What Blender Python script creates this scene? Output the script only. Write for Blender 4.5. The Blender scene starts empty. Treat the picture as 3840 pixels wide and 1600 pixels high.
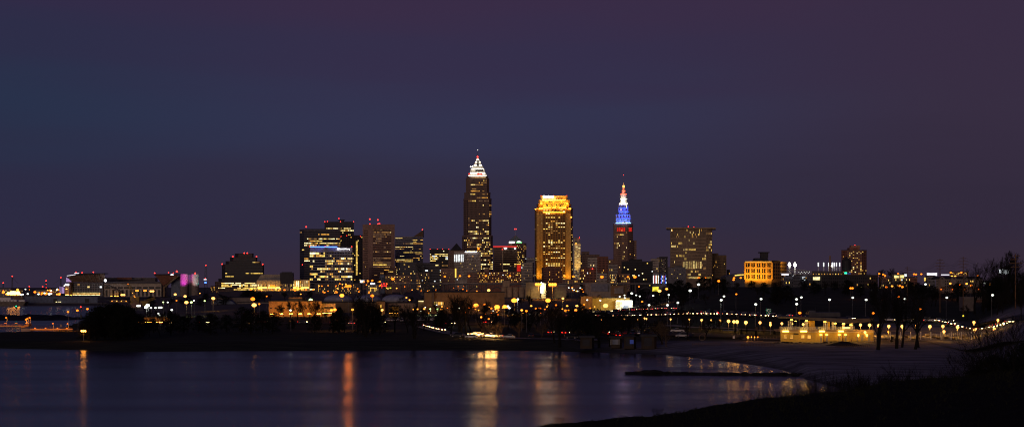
import bpy, math, random, bisect
from mathutils import Vector, Matrix, noise as mnoise
C = bpy.context.scene.collection
F, CX, HY, EYE = 6470.0, 1920.0, 1075.0, 22.0     # focal length in photo pixels, centre column, horizon row, eye height
rnd = random.Random(11)

# ------------------------------------------------------------------ materials
MATS = {}
def mat(key, col, rough=.75, var=.25, scale=.4, metal=0., spec=.14, bump=0.):
    m = bpy.data.materials.new(key); m.use_nodes = True
    nt = m.node_tree; b = nt.nodes['Principled BSDF']
    b.inputs['Roughness'].default_value = rough
    b.inputs['Metallic'].default_value = metal
    b.inputs['Specular IOR Level'].default_value = spec
    tc = nt.nodes.new('ShaderNodeTexCoord')
    n = nt.nodes.new('ShaderNodeTexNoise'); n.inputs['Scale'].default_value = scale; n.inputs['Detail'].default_value = 6
    nt.links.new(tc.outputs['Object'], n.inputs['Vector'])
    r = nt.nodes.new('ShaderNodeValToRGB')
    lo = [c * (1 - var) for c in col]; hi = [min(1, c * (1 + var)) for c in col]
    r.color_ramp.elements[0].position = .3; r.color_ramp.elements[1].position = .7
    r.color_ramp.elements[0].color = (*lo, 1); r.color_ramp.elements[1].color = (*hi, 1)
    nt.links.new(n.outputs['Fac'], r.inputs['Fac']); nt.links.new(r.outputs['Color'], b.inputs['Base Color'])
    if bump:
        bp = nt.nodes.new('ShaderNodeBump'); bp.inputs['Strength'].default_value = bump; bp.inputs['Distance'].default_value = .3
        n2 = nt.nodes.new('ShaderNodeTexNoise'); n2.inputs['Scale'].default_value = scale * 6; n2.inputs['Detail'].default_value = 8
        nt.links.new(tc.outputs['Object'], n2.inputs['Vector'])
        nt.links.new(n2.outputs['Fac'], bp.inputs['Height']); nt.links.new(bp.outputs['Normal'], b.inputs['Normal'])
    MATS[key] = m
    return m
def emi(key, col, s, lit=False, var=0.):
    m = bpy.data.materials.new(key); m.use_nodes = True
    nt = m.node_tree; nt.nodes.clear()
    e = nt.nodes.new('ShaderNodeEmission'); e.inputs['Color'].default_value = (*col, 1); e.inputs['Strength'].default_value = s
    o = nt.nodes.new('ShaderNodeOutputMaterial'); nt.links.new(e.outputs[0], o.inputs[0])
    if var:
        tc = nt.nodes.new('ShaderNodeTexCoord'); n = nt.nodes.new('ShaderNodeTexNoise'); n.inputs['Scale'].default_value = .35
        nt.links.new(tc.outputs['Object'], n.inputs['Vector'])
        mr = nt.nodes.new('ShaderNodeMapRange'); mr.inputs[1].default_value = .35; mr.inputs[2].default_value = .65
        mr.inputs[3].default_value = s * (1 - var); mr.inputs[4].default_value = s * (1 + var)
        nt.links.new(n.outputs['Fac'], mr.inputs[0]); nt.links.new(mr.outputs[0], e.inputs['Strength'])
    m.cycles.emission_sampling = 'FRONT' if lit else 'NONE'
    MATS[key] = m
    return m
mat('concrete', (.22, .185, .165)); mat('concrete_dark', (.12, .11, .115)); mat('limestone', (.42, .37, .32))
mat('granite_brown', (.20, .135, .11)); mat('brick_brown', (.30, .19, .15)); mat('brick_red', (.24, .11, .08))
mat('dark_panel', (.035, .035, .045), .5); mat('slate_panel', (.085, .085, .11), .5); mat('silver_panel', (.30, .30, .34), .45)
mat('cream_wall', (.36, .265, .18)); mat('white_stone', (.62, .60, .55)); mat('tan_wall', (.20, .14, .085)); mat('grey_wall', (.22, .22, .235))
mat('white_paint', (.78, .78, .78), .5, .08); mat('metal_dark', (.05, .05, .055), .5, .2); mat('metal_grey', (.25, .25, .27), .45, .2, metal=.6)
mat('steel_blue', (.06, .065, .085), .5); mat('roof_dark', (.045, .045, .05), .8); mat('roof_blue', (.30, .32, .42), .55); mat('roof_copper', (.16, .21, .21), .6)
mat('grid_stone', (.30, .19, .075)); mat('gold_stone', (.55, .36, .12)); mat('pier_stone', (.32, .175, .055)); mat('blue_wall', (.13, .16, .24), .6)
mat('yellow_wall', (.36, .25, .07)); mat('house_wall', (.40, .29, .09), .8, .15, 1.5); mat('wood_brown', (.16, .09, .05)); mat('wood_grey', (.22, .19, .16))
mat('red_paint', (.35, .03, .03), .4); mat('green_sign', (.01, .22, .13), .5, .1); mat('hut_wood', (.055, .042, .034), .9, spec=.1); mat('rock', (.020, .020, .022), .85, .5, .8, bump=.6)
mat('bark', (.012, .010, .009), .9, .3, 2.); mat('twig', (.014, .012, .011), .9, .3, 2.); mat('bark_tan', (.11, .075, .045), .9, .3, 2.)
mat('leaf_dark', (.008, .010, .007), .8, .5, 1.); mat('grass_blade', (.016, .018, .010), .9, .5, 1.); mat('dry_grass', (.16, .12, .06), .9, .4, 1.)
mat('asphalt', (.05, .05, .052), .75, .3, .3); mat('pavement', (.26, .24, .21), .8, .2, .6); mat('road_paint', (.7, .68, .6), .6, .15)
mat('car_white', (.72, .72, .72), .25, .04); mat('car_silver', (.4, .41, .43), .25, .04, metal=.5); mat('car_dark', (.02, .022, .028), .25, .1)
mat('car_red', (.30, .02, .02), .25, .05); mat('car_blue', (.04, .06, .14), .25, .05); mat('tyre', (.015, .015, .015), .9); mat('car_glass', (.01, .012, .015), .08, .1, spec=.6)
mat('glass', (.010, .012, .020), .35, .3, .2, spec=.12); mat('glass_blue', (.012, .018, .036), .32, .3, .2, spec=.14)
mat('skin', (.45, .28, .2), .6, .05); mat('coat_dark', (.02, .02, .03), .85); mat('trouser_dark', (.015, .015, .02), .85); mat('hair_dark', (.02, .014, .01), .8)
mat('cloth_tan', (.55, .47, .32), .8)
WARM = [('win_amber', (1, .46, .07), .95), ('win_yellow', (1, .64, .13), 1.25), ('win_pale', (1, .73, .25), 1.3), ('win_bright', (1, .82, .38), 2.0), ('win_dim', (1, .50, .14), .36), ('win_faint', (1, .58, .32), .13)]
for k, c, s in WARM: emi(k, c, s, var=.55)
emi('win_white', (.9, .97, 1.), 1.7, var=.4); emi('win_red', (1, .03, .02), .55, var=.3); emi('win_blue', (.15, .2, .8), .14)
emi('beacon_red', (1, .03, .02), 6.); emi('beacon_white', (1, .9, .8), 8.); emi('beacon_green', (.02, .8, .35), 3.)
emi('sign_white', (.93, .93, 1), 4.); emi('sign_soft', (.95, .92, 1), 1.3); emi('sign_red', (1, .04, .03), 1.5); emi('sign_blue', (.06, .16, 1), 5.); emi('sign_green', (.2, 1, .3), 3.)
emi('screen_lavender', (.62, .38, .80), .62, True, .15); emi('sign_yellow', (1, .82, .06), 1.0, var=.4); emi('sign_amber', (1, .55, .08), 1.6)
emi('flood_gold', (1, .42, .03), 13., True); emi('flood_spire', (1, .93, .75), 15., True); emi('flood_white', (1, .94, .74), 9., True); emi('flood_blue', (.03, .09, 1), 5., True)
emi('flood_ice', (.25, .5, 1), 5., True); emi('flood_red', (1, .05, .02), 12., True); emi('flood_amber', (1, .46, .06), 20., True); emi('flood_orange', (1, .36, .04), 30., True)
emi('flood_magenta', (.9, .10, .85), 9., True); emi('flood_teal', (.35, .95, .85), 5., True); emi('flood_pink', (1, .5, .75), 5., True); emi('flood_violet', (.55, .35, .9), 4., True)
emi('lamp_orange', (1, .17, .010), 3.4, True); emi('lamp_amber', (1, .26, .025), 3.8, True); emi('lamp_warm', (1, .42, .085), 4.0, True)
emi('lamp_white', (.95, 1, .80), 4.5, True); emi('lamp_green', (.70, 1, .30), 3.5, True)
emi('lamp_far_orange', (1, .19, .010), 3.0); emi('lamp_far_warm', (1, .34, .04), 3.2); emi('lamp_far_white', (.95, 1, .84), 2.8)
emi('lamp_blaze', (1, .36, .05), 16., True); emi('lamp_spot', (1, .97, .85), 16., True); emi('head_lamp', (1, .74, .32), 10., True); emi('tail_lamp', (1, .02, .010), 4., True); emi('house_lamp', (1, .52, .06), 7., True)
emi('house_strip', (1, .56, .08), 9., True)
LIGHTC = {'lamp_blaze': (1, .33, .03), 'lamp_orange': (1, .24, .015), 'lamp_amber': (1, .33, .03), 'lamp_warm': (1, .45, .06), 'lamp_white': (.95, 1, .82), 'lamp_green': (.75, 1, .4)}

# ------------------------------------------------------------------ mesh builder
class MB:
    def __init__(s): s.v = []; s.f = []; s.m = []
    def face(s, pts, mi=0):
        n = len(s.v); s.v += [tuple(p) for p in pts]; s.f.append(tuple(range(n, n + len(pts)))); s.m.append(mi)
    def box(s, x0, x1, y0, y1, z0, z1, mi=0):
        s.hexa([(x0, y0, z0), (x1, y0, z0), (x1, y1, z0), (x0, y1, z0)], [(x0, y0, z1), (x1, y0, z1), (x1, y1, z1), (x0, y1, z1)], mi)
    def hexa(s, lo, hi, mi=0):
        n = len(s.v); k = len(lo); s.v += [tuple(p) for p in lo] + [tuple(p) for p in hi]
        s.f.append(tuple(n + i for i in reversed(range(k)))); s.f.append(tuple(n + k + i for i in range(k)))
        for i in range(k): j = (i + 1) % k; s.f.append((n + i, n + j, n + k + j, n + k + i))
        s.m += [mi] * (k + 2)
    def prism(s, pts, z0, z1, mi=0, top=1., c=None):
        if c is None: c = (sum(p[0] for p in pts) / len(pts), sum(p[1] for p in pts) / len(pts))
        s.hexa([(p[0], p[1], z0) for p in pts], [(c[0] + (p[0] - c[0]) * top, c[1] + (p[1] - c[1]) * top, z1) for p in pts], mi)
    def cyl(s, cx, cy, z0, z1, r0, r1=None, n=12, mi=0):
        r1 = r0 if r1 is None else r1
        a = [(math.cos(2 * math.pi * i / n + .2), math.sin(2 * math.pi * i / n + .2)) for i in range(n)]
        s.hexa([(cx + r0 * p[0], cy + r0 * p[1], z0) for p in a], [(cx + r1 * p[0], cy + r1 * p[1], z1) for p in a], mi)
    def tube(s, pts, rads, n=4, mi=0):
        pts = [Vector(p) for p in pts]; base = len(s.v)
        for i, p in enumerate(pts):
            d = (pts[min(i + 1, len(pts) - 1)] - pts[max(i - 1, 0)]).normalized()
            u = d.orthogonal().normalized(); w = d.cross(u)
            for k in range(n):
                a = 2 * math.pi * k / n; s.v.append(tuple(p + (u * math.cos(a) + w * math.sin(a)) * rads[i]))
        for i in range(len(pts) - 1):
            for k in range(n):
                a = base + i * n + k; b = base + i * n + (k + 1) % n
                s.f.append((a, b, b + n, a + n)); s.m.append(mi)
        s.f.append(tuple(base + k for k in reversed(range(n)))); s.f.append(tuple(base + (len(pts) - 1) * n + k for k in range(n))); s.m += [mi, mi]
    def bar(s, p, q, w, mi=0): s.tube([p, q], [w * .7, w * .7], 4, mi)
    def ball(s, c, r, n=8, sz=1., mi=0):
        base = len(s.v); m = n // 2
        for i in range(m + 1):
            t = math.pi * i / m
            for k in range(n):
                a = 2 * math.pi * k / n; rr = r * math.sin(t) if 0 < i < m else r * .02
                s.v.append((c[0] + rr * math.cos(a), c[1] + rr * math.sin(a), c[2] - r * sz * math.cos(t)))
        for i in range(m):
            for k in range(n):
                a = base + i * n + k; b = base + i * n + (k + 1) % n
                s.f.append((a, b, b + n, a + n)); s.m.append(mi)
    def mesh(s, name, mats, off=(0, 0, 0)):
        me = bpy.data.meshes.new(name)
        me.from_pydata([(x - off[0], y - off[1], z - off[2]) for x, y, z in s.v], [], s.f)
        for k in (mats if isinstance(mats, (list, tuple)) else [mats]): me.materials.append(MATS[k])
        if isinstance(mats, (list, tuple)): me.polygons.foreach_set('material_index', s.m)
        me.update(); return me
    def build(s, name, mats, parent=None, kind=None):
        off = (0, 0, 0)
        r = parent
        while r is not None and r.parent is not None: r = r.parent
        if r is not None: off = r.location
        return link(name, s.mesh(name, mats, off), parent, kind)
def link(name, data, parent=None, kind=None, loc=None):
    o = bpy.data.objects.new(name, data); C.objects.link(o)
    if parent is not None: o.parent = parent
    if kind: o['kind'] = kind
    if loc is not None: o.location = loc
    return o
def tag(o, label, cat, group=None):
    o['label'] = label; o['category'] = cat
    if group: o['group'] = group
    return o
def thing(name, label, cat, loc=(0, 0, 0), rz=0, group=None):
    o = bpy.data.objects.new(name, None); C.objects.link(o); o.empty_display_size = .1
    o.location = loc; o.rotation_euler = (0, 0, rz)
    return tag(o, label, cat, group)
KIDS = {}
def kids(o):
    if o.name not in KIDS: KIDS[o.name] = [c for c in bpy.data.objects if c.parent == o]
    return KIDS[o.name]
def dup(root, loc, rz, label=None, group=None, scale=None):
    r = root.copy(); C.objects.link(r); r.location = loc; r.rotation_euler = (0, 0, rz)
    if scale is not None: r.scale = scale
    if label: r['label'] = label
    if group: r['group'] = group
    for ch in kids(root):
        c = ch.copy(); C.objects.link(c); c.parent = r
        for g in kids(ch):
            d = g.copy(); C.objects.link(d); d.parent = c
    return r

# ------------------------------------------------------------------ place: photo measurements -> the ground
def X(px, D): return (px - CX) * D / F
def Z(py, D): return EYE + (HY - py) * D / F
def lerp_tab(t, x):
    if x <= t[0][0]: return t[0][1]
    for (a, u), (b, v) in zip(t, t[1:]):
        if x <= b: return u + (v - u) * (x - a) / (b - a)
    return t[-1][1]
def sstep(a, b, x):
    t = min(1, max(0, (x - a) / (b - a))); return t * t * (3 - 2 * t)
PA = [(500, 2.2), (640, 2.8), (780, 3.2), (1000, 5), (1500, 8), (2000, 12), (2600, 18), (9000, 18)]
PB = [(400, 1.5), (560, 2.4), (632, 3), (720, 7.8), (930, 9), (1050, 14.5), (1180, 21), (1300, 22), (9000, 22)]
PC = [(200, 3), (400, 7), (600, 9.5), (760, 17), (1180, 22), (9000, 22)]
PL = [(500, 1.8), (900, 2.6), (2030, 2.6), (2300, 3.5), (3000, 5), (9000, 5)]
def ground(px, D):
    a = lerp_tab(PA, D)
    if px < 1000: a += (lerp_tab(PL, D) - a) * (1 - sstep(450, 1000, px))
    if px > 2250: a += (lerp_tab(PB, D) - a) * sstep(2250, 2750, px)
    if px > 3620: a += (lerp_tab(PC, D) - a) * sstep(3620, 3860, px)
    return a
SH = [(px, EYE * F / (y - HY)) for px, y in [(-2500, 1300), (0, 1305), (250, 1310), (500, 1318), (900, 1315), (1600, 1312), (2000, 1314), (2200, 1319), (2500, 1330), (2700, 1351), (2850, 1371), (2940, 1387), (2985, 1401), (3015, 1420), (3100, 1442), (3300, 1490), (3900, 1580), (6000, 1700)]]
REAR = [(-2500, 760), (0, 784), (200, 800), (260, 900), (330, 1150), (400, 2040), (420, 9999)]
def land(px, D):
    z = ground(px, D)
    z = min(z, (D - lerp_tab(SH, px)) * (.05 if px > 2150 else .10))
    r = lerp_tab(REAR, px)
    if r < 2040: z = min(z, max((r - D) * .08, (D - 2033) * .5))
    return max(z, -4)
def gpx(x, y): return CX + x * F / y
def gz(x, y): return land(gpx(x, y), y)
def G(px, py, H=0., lo=420., hi=4000.):
    """ground point whose spot H metres up is seen at (px, py)"""
    D = lo; step = 6.
    f = lambda D: HY + (EYE - ground(px, D) - H) * F / D
    while D < hi and f(D) > py: D += step
    return (X(px, D), D, ground(px, D))
# ------------------------------------------------------------------ world, sun, camera
def lin(*c): return tuple(((v / 255 + .055) / 1.055) ** 2.4 if v > 10 else v / 255 / 12.92 for v in c)
SUN_EL, SUN_ROT = math.radians(1.6), math.radians(196)
W = bpy.data.worlds.new('World'); bpy.context.scene.world = W; W.use_nodes = True
nt = W.node_tree; nt.nodes.clear(); N = nt.nodes.new; L = nt.links.new
out = N('ShaderNodeOutputWorld'); add = N('ShaderNodeAddShader'); L(add.outputs[0], out.inputs[0])
sky = N('ShaderNodeTexSky'); sky.sky_type = 'NISHITA'; sky.sun_disc = False; sky.sun_elevation = SUN_EL; sky.sun_rotation = SUN_ROT
b1 = N('ShaderNodeBackground'); b1.inputs[1].default_value = .0006; L(sky.outputs[0], b1.inputs[0]); L(b1.outputs[0], add.inputs[0])
b2 = N('ShaderNodeBackground'); b2.inputs[1].default_value = .97; L(b2.outputs[0], add.inputs[1])
tc = N('ShaderNodeTexCoord'); sp = N('ShaderNodeSeparateXYZ'); L(tc.outputs['Generated'], sp.inputs[0])
def math_node(op, a, b=None, c=None):
    n = N('ShaderNodeMath'); n.operation = op
    for i, v in enumerate((a, b, c)):
        if v is None: continue
        if isinstance(v, (int, float)): n.inputs[i].default_value = v
        else: L(v, n.inputs[i])
    return n.outputs[0]
az = math_node('ARCTAN2', sp.outputs[0], sp.outputs[1])
ns = N('ShaderNodeTexNoise'); mp = N('ShaderNodeMapping'); mp.inputs['Scale'].default_value = (3.2, 3.2, 30); mp.inputs['Location'].default_value = (2.1, .4, 1.3)
L(tc.outputs['Generated'], mp.inputs[0]); L(mp.outputs[0], ns.inputs['Vector']); ns.inputs['Scale'].default_value = 1.2; ns.inputs['Detail'].default_value = 3
wob = math_node('MULTIPLY_ADD', ns.outputs['Fac'], .055, -.0275)
el = math_node('ADD', math_node('MULTIPLY', sp.outputs[2], 1.), wob)
el5 = math_node('MULTIPLY', math_node('MAXIMUM', el, 0.), 2.)
def ramp(stops):
    r = N('ShaderNodeValToRGB'); r.color_ramp.interpolation = 'EASE'; e = r.color_ramp.elements
    while len(e) < len(stops): e.new(.5)
    for i, (p, c) in enumerate(stops): e[i].position = p; e[i].color = (*lin(*c), 1)
    L(el5, r.inputs[0]); return r.outputs[0]
Lr = ramp([(0, (50, 42, 62)), (.10, (44, 43, 68)), (.20, (40, 49, 75)), (.28, (44, 45, 72)), (.36, (51, 42, 71)), (.8, (30, 32, 62))])
Cr = ramp([(0, (54, 43, 59)), (.08, (48, 44, 66)), (.20, (50, 51, 79)), (.27, (52, 46, 74)), (.335, (57, 44, 71)), (.8, (34, 32, 60))])
Rr = ramp([(0, (54, 43, 58)), (.10, (50, 42, 61)), (.20, (55, 45, 66)), (.29, (56, 44, 67)), (.36, (60, 44, 68)), (.8, (36, 30, 56))])
def mix(a, b, fac):
    m = N('ShaderNodeMix'); m.data_type = 'RGBA'; L(fac, m.inputs[0]); L(a, m.inputs[6]); L(b, m.inputs[7]); return m.outputs[2]
def mrange(v, a, b):
    m = N('ShaderNodeMapRange'); m.interpolation_type = 'SMOOTHSTEP'; m.inputs[1].default_value = a; m.inputs[2].default_value = b; L(v, m.inputs[0]); return m.outputs[0]
c = mix(mix(Lr, Cr, mrange(az, -.30, -.06)), Rr, mrange(az, .02, .28))
L(c, b2.inputs[0])
sd = bpy.data.lights.new('afterglow_sun', 'SUN'); sd.energy = .74; sd.angle = math.radians(28); sd.color = (1, .70, .54)
so = bpy.data.objects.new('afterglow_sun', sd); C.objects.link(so)
dv = Vector((math.sin(SUN_ROT) * math.cos(SUN_EL), math.cos(SUN_ROT) * math.cos(SUN_EL), math.sin(SUN_EL)))
so.rotation_euler = dv.to_track_quat('Z', 'Y').to_euler()
cd = bpy.data.cameras.new('camera'); cam = bpy.data.objects.new('camera', cd); C.objects.link(cam)
cam.location = (0, 0, EYE); cam.rotation_euler = (math.pi / 2, 0, 0)
cd.sensor_width = 36; cd.lens = 36 * F / 3840; cd.shift_y = (HY - 800) / 3840; cd.clip_end = 60000; cd.clip_start = .5
S = bpy.context.scene; S.camera = cam
S.view_settings.view_transform = 'Standard'; S.view_settings.look = 'None'; S.view_settings.exposure = 0
S.cycles.use_denoising = True; S.cycles.sample_clamp_indirect = 1.5; S.cycles.denoising_prefilter = 'ACCURATE'; S.cycles.denoising_input_passes = 'RGB_ALBEDO_NORMAL'; S.cycles.max_bounces = 5; S.cycles.caustics_reflective = True
S.cycles.use_adaptive_sampling = False; S.cycles.filter_width = 1.1

# ------------------------------------------------------------------ water
m = bpy.data.materials.new('lake_water'); m.use_nodes = True; MATS['lake_water'] = m
nt = m.node_tree; N = nt.nodes.new; L = nt.links.new; b = nt.nodes['Principled BSDF']
b.inputs['Base Color'].default_value = (.004, .005, .010, 1); b.inputs['Roughness'].default_value = .17; b.inputs['IOR'].default_value = 1.33
b.inputs['Specular IOR Level'].default_value = .5; b.inputs['Specular Tint'].default_value = (.76, .68, .68, 1)
tc = N('ShaderNodeTexCoord'); hs = []
for sc, dist, st in (((.03, .16, 1), .35, .35), ((.25, 1.1, 1), .09, .35), ((.006, .02, 1), 2., .15)):
    mp = N('ShaderNodeMapping'); mp.inputs['Scale'].default_value = sc; L(tc.outputs['Object'], mp.inputs[0])
    n = N('ShaderNodeTexNoise'); n.inputs['Scale'].default_value = 1; n.inputs['Detail'].default_value = 4; L(mp.outputs[0], n.inputs['Vector'])
    bp = N('ShaderNodeBump'); bp.inputs['Strength'].default_value = st; bp.inputs['Distance'].default_value = dist * .5
    L(n.outputs['Fac'], bp.inputs['Height'])
    if hs: L(hs[-1].outputs[0], bp.inputs['Normal'])
    hs.append(bp)
L(hs[-1].outputs[0], b.inputs['Normal'])
mr = N('ShaderNodeMapRange'); mr.inputs[1].default_value = .35; mr.inputs[2].default_value = .65; mr.inputs[3].default_value = .17; mr.inputs[4].default_value = .25
mp = N('ShaderNodeMapping'); mp.inputs['Scale'].default_value = (.004, .03, 1); L(tc.outputs['Object'], mp.inputs[0])
n = N('ShaderNodeTexNoise'); n.inputs['Scale'].default_value = 1; L(mp.outputs[0], n.inputs['Vector']); L(n.outputs['Fac'], mr.inputs[0]); L(mr.outputs[0], b.inputs['Roughness'])
w = MB(); w.face([(-30000, -200, 0), (30000, -200, 0), (30000, 30000, 0), (-30000, 30000, 0)])
w.build('lake_water', 'lake_water', None, 'structure')

# ------------------------------------------------------------------ land, as one sheet to the horizon; sand, turf and earth mixed by place
m = bpy.data.materials.new('land_surface'); m.use_nodes = True; MATS['land_surface'] = m
nt = m.node_tree; N = nt.nodes.new; L = nt.links.new; b = nt.nodes['Principled BSDF']; b.inputs['Roughness'].default_value = .9; b.inputs['Specular IOR Level'].default_value = .15
at = N('ShaderNodeVertexColor'); at.layer_name = 'surface'
tc = N('ShaderNodeTexCoord'); n = N('ShaderNodeTexNoise'); n.inputs['Scale'].default_value = .12; n.inputs['Detail'].default_value = 9; n.inputs['Roughness'].default_value = .65
mp = N('ShaderNodeMapping'); mp.inputs['Scale'].default_value = (.5, 2.2, 1); L(tc.outputs['Object'], mp.inputs[0]); L(mp.outputs[0], n.inputs['Vector'])
mr = N('ShaderNodeMapRange'); mr.inputs[1].default_value = .3; mr.inputs[2].default_value = .7; mr.inputs[3].default_value = .2; mr.inputs[4].default_value = 1.7; L(n.outputs['Fac'], mr.inputs[0])
mm = N('ShaderNodeMix'); mm.data_type = 'RGBA'; mm.blend_type = 'MULTIPLY'; mm.inputs[0].default_value = 1; L(at.outputs[0], mm.inputs[6]); L(mr.outputs[0], mm.inputs[7]); L(mm.outputs[2], b.inputs['Base Color'])
bp = N('ShaderNodeBump'); bp.inputs['Strength'].default_value = .8; bp.inputs['Distance'].default_value = .5; L(n.outputs['Fac'], bp.inputs['Height']); L(bp.outputs[0], b.inputs['Normal'])
rows = []; D = 330.
while D < 40000:
    rows.append(D); D += 6 if D < 900 else 14 if D < 1350 else 40 if D < 3200 else 1500 if D < 9000 else 9000
cols = [-2400 + 25 * i for i in range(int(8600 / 25) + 1)]
V = []; FC = []; COL = []
for D in rows:
    for px in cols:
        V.append((X(px, D), D, land(px, D)))
        beach = sstep(2050, 2450, px) * (1 - sstep(600 + 90 * sstep(3230, 3300, px), 626 + 100 * sstep(3230, 3300, px), D)); d = D - lerp_tab(SH, px)
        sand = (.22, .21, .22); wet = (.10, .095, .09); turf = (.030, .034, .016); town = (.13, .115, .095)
        k = sstep(880, 1100, D) * (1 - .8 * sstep(2450, 2650, px)); c = [turf[i] + (town[i] - turf[i]) * k for i in range(3)]
        wv = sstep(4, 22, d + 5 * math.sin(px * .013) + 3 * math.sin(px * .041)); s_ = [wet[i] + (sand[i] - wet[i]) * wv for i in range(3)]
        COL.append(tuple(c[i] + (s_[i] - c[i]) * beach for i in range(3)) + (1,))
nc = len(cols)
for i in range(len(rows) - 1):
    for j in range(nc - 1):
        a = i * nc + j; FC.append((a, a + 1, a + nc + 1, a + nc))
me = bpy.data.meshes.new('land'); me.from_pydata(V, [], FC); ca = me.color_attributes.new('surface', 'FLOAT_COLOR', 'POINT')
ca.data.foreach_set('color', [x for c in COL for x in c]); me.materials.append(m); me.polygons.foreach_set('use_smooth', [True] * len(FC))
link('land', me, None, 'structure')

# ------------------------------------------------------------------ the grassy hill one stands on
CR = [(-6000, 2500), (2000, 1600), (2300, 1564), (2500, 1537), (2800, 1502), (3000, 1477), (3200, 1452), (3400, 1427), (3600, 1408), (3840, 1392), (5200, 1330), (9000, 1250)]
def hill(px, D):
    zc = EYE - (lerp_tab(CR, px) - HY) * 55 / F
    zc += .16 * mnoise.noise(Vector((px * .006, D * .05, 0))) + .05 * mnoise.noise(Vector((px * .04, D * .15, 3)))
    return zc + (55 - D) * .022 - max(0, D - 55) ** 1.35 * .10
V = []; FC = []; ds = [2 + i * 1.5 for i in range(36)] + [56 + 3 * i for i in range(22)]
pxs = [-4000 + 40 * i for i in range(271)]
for D in ds:
    for px in pxs: V.append((X(px, D), D, hill(px, D)))
for i in range(len(ds) - 1):
    for j in range(len(pxs) - 1):
        a = i * len(pxs) + j; FC.append((a, a + 1, a + len(pxs) + 1, a + len(pxs)))
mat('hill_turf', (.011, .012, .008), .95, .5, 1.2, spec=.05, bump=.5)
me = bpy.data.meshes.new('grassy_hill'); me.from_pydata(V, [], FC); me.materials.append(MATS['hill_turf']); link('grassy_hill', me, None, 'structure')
g = MB()
for i in range(9000):
    px = rnd.uniform(1900, 3900); D = 55 - abs(rnd.gauss(0, 9)) if rnd.random() < .8 else rnd.uniform(14, 54)
    if D < 10: continue
    x, z = X(px, D), hill(px, D) - .02; h = rnd.uniform(.03, .085) * (1.8 if rnd.random() < .04 else 1); w = rnd.uniform(.008, .02); lx = rnd.gauss(0, .05)
    g.face([(x - w, D, z), (x + w, D, z), (x + lx, D + rnd.gauss(0, .03), z + h)])
g.build('grass', 'grass_blade', None, 'stuff')

# ------------------------------------------------------------------ roads, draped over the land
def drape(name, pts, width, mk, lift=.3, step=6., paint=None):
    P = [Vector(G(px, py)[:2]) for px, py in pts]; R = []
    for a, b_ in zip(P, P[1:]):
        k = max(1, int((b_ - a).length / step)); R += [a + (b_ - a) * i / k for i in range(k)]
    R.append(P[-1]); mb = MB(); n = 5; base = []
    pm = MB()
    for i, p in enumerate(R):
        t = (R[min(i + 1, len(R) - 1)] - R[max(i - 1, 0)]).normalized(); nr = Vector((-t.y, t.x)); row = []
        for k in range(n):
            q = p + nr * width * (k / (n - 1) - .5); row.append((q.x, q.y, max(gz(q.x, q.y), gz(p.x, p.y) - .3) + lift))
        base.append(row)
        if paint and i % 2 == 0 and i + 1 < len(R):
            for off in paint:
                q0 = p + nr * off; q1 = p + t * 3.2 + nr * off; z = gz(q0.x, q0.y) + lift + .05
                pm.face([(q0.x - nr.x * .1, q0.y - nr.y * .1, z), (q1.x - nr.x * .1, q1.y - nr.y * .1, z), (q1.x + nr.x * .1, q1.y + nr.y * .1, z), (q0.x + nr.x * .1, q0.y + nr.y * .1, z)])
    for a, b_ in zip(base, base[1:]):
        for k in range(n - 1): mb.face([a[k], b_[k], b_[k + 1], a[k + 1]])
    mb.build(name, mk, None, 'structure')
    if paint: pm.build('road_markings', 'road_paint', None, 'structure')
    return R, lift
HWY = [(1500, 1176), (1800, 1181), (2080, 1187), (2240, 1189), (2330, 1187.5), (2455, 1183), (2600, 1179), (2720, 1182), (2900, 1190), (3000, 1197), (3300, 1206), (3560, 1207), (3840, 1201), (4300, 1190)]
hwy, HL = drape('highway', HWY, 15, 'asphalt', .3, paint=(-3.6, 0, 3.6))
ramp_r, _ = drape('slip_road', [(2200, 1174), (2330, 1168), (2450, 1163), (2560, 1162)], 8, 'asphalt')
back_r, _ = drape('back_road', [(150, 1222), (500, 1218), (800, 1215), (1100, 1214), (1400, 1215), (1580, 1216), (1700, 1219), (1840, 1214), (1990, 1214)], 8, 'asphalt')
loop_r, _ = drape('park_road', [(1590, 1226), (1640, 1240), (1700, 1253), (1760, 1260), (1850, 1266), (1950, 1272), (2100, 1274), (2250, 1274)], 8, 'pavement')
lot, _ = drape('car_park', [(2000, 1258), (2200, 1256), (2400, 1254), (2560, 1256), (2700, 1262), (2800, 1266)], 16, 'asphalt', .35)
walk, _ = drape('promenade', [(2420, 1226), (2600, 1232), (2800, 1240), (2900, 1246), (2960, 1250)], 3.5, 'pavement', .35)
apron, _ = drape('beach_walk', [(2780, 1273), (2900, 1275), (3000, 1279), (3150, 1281), (3300, 1281), (3500, 1280), (3840, 1281)], 7, 'pavement', .35)
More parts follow.
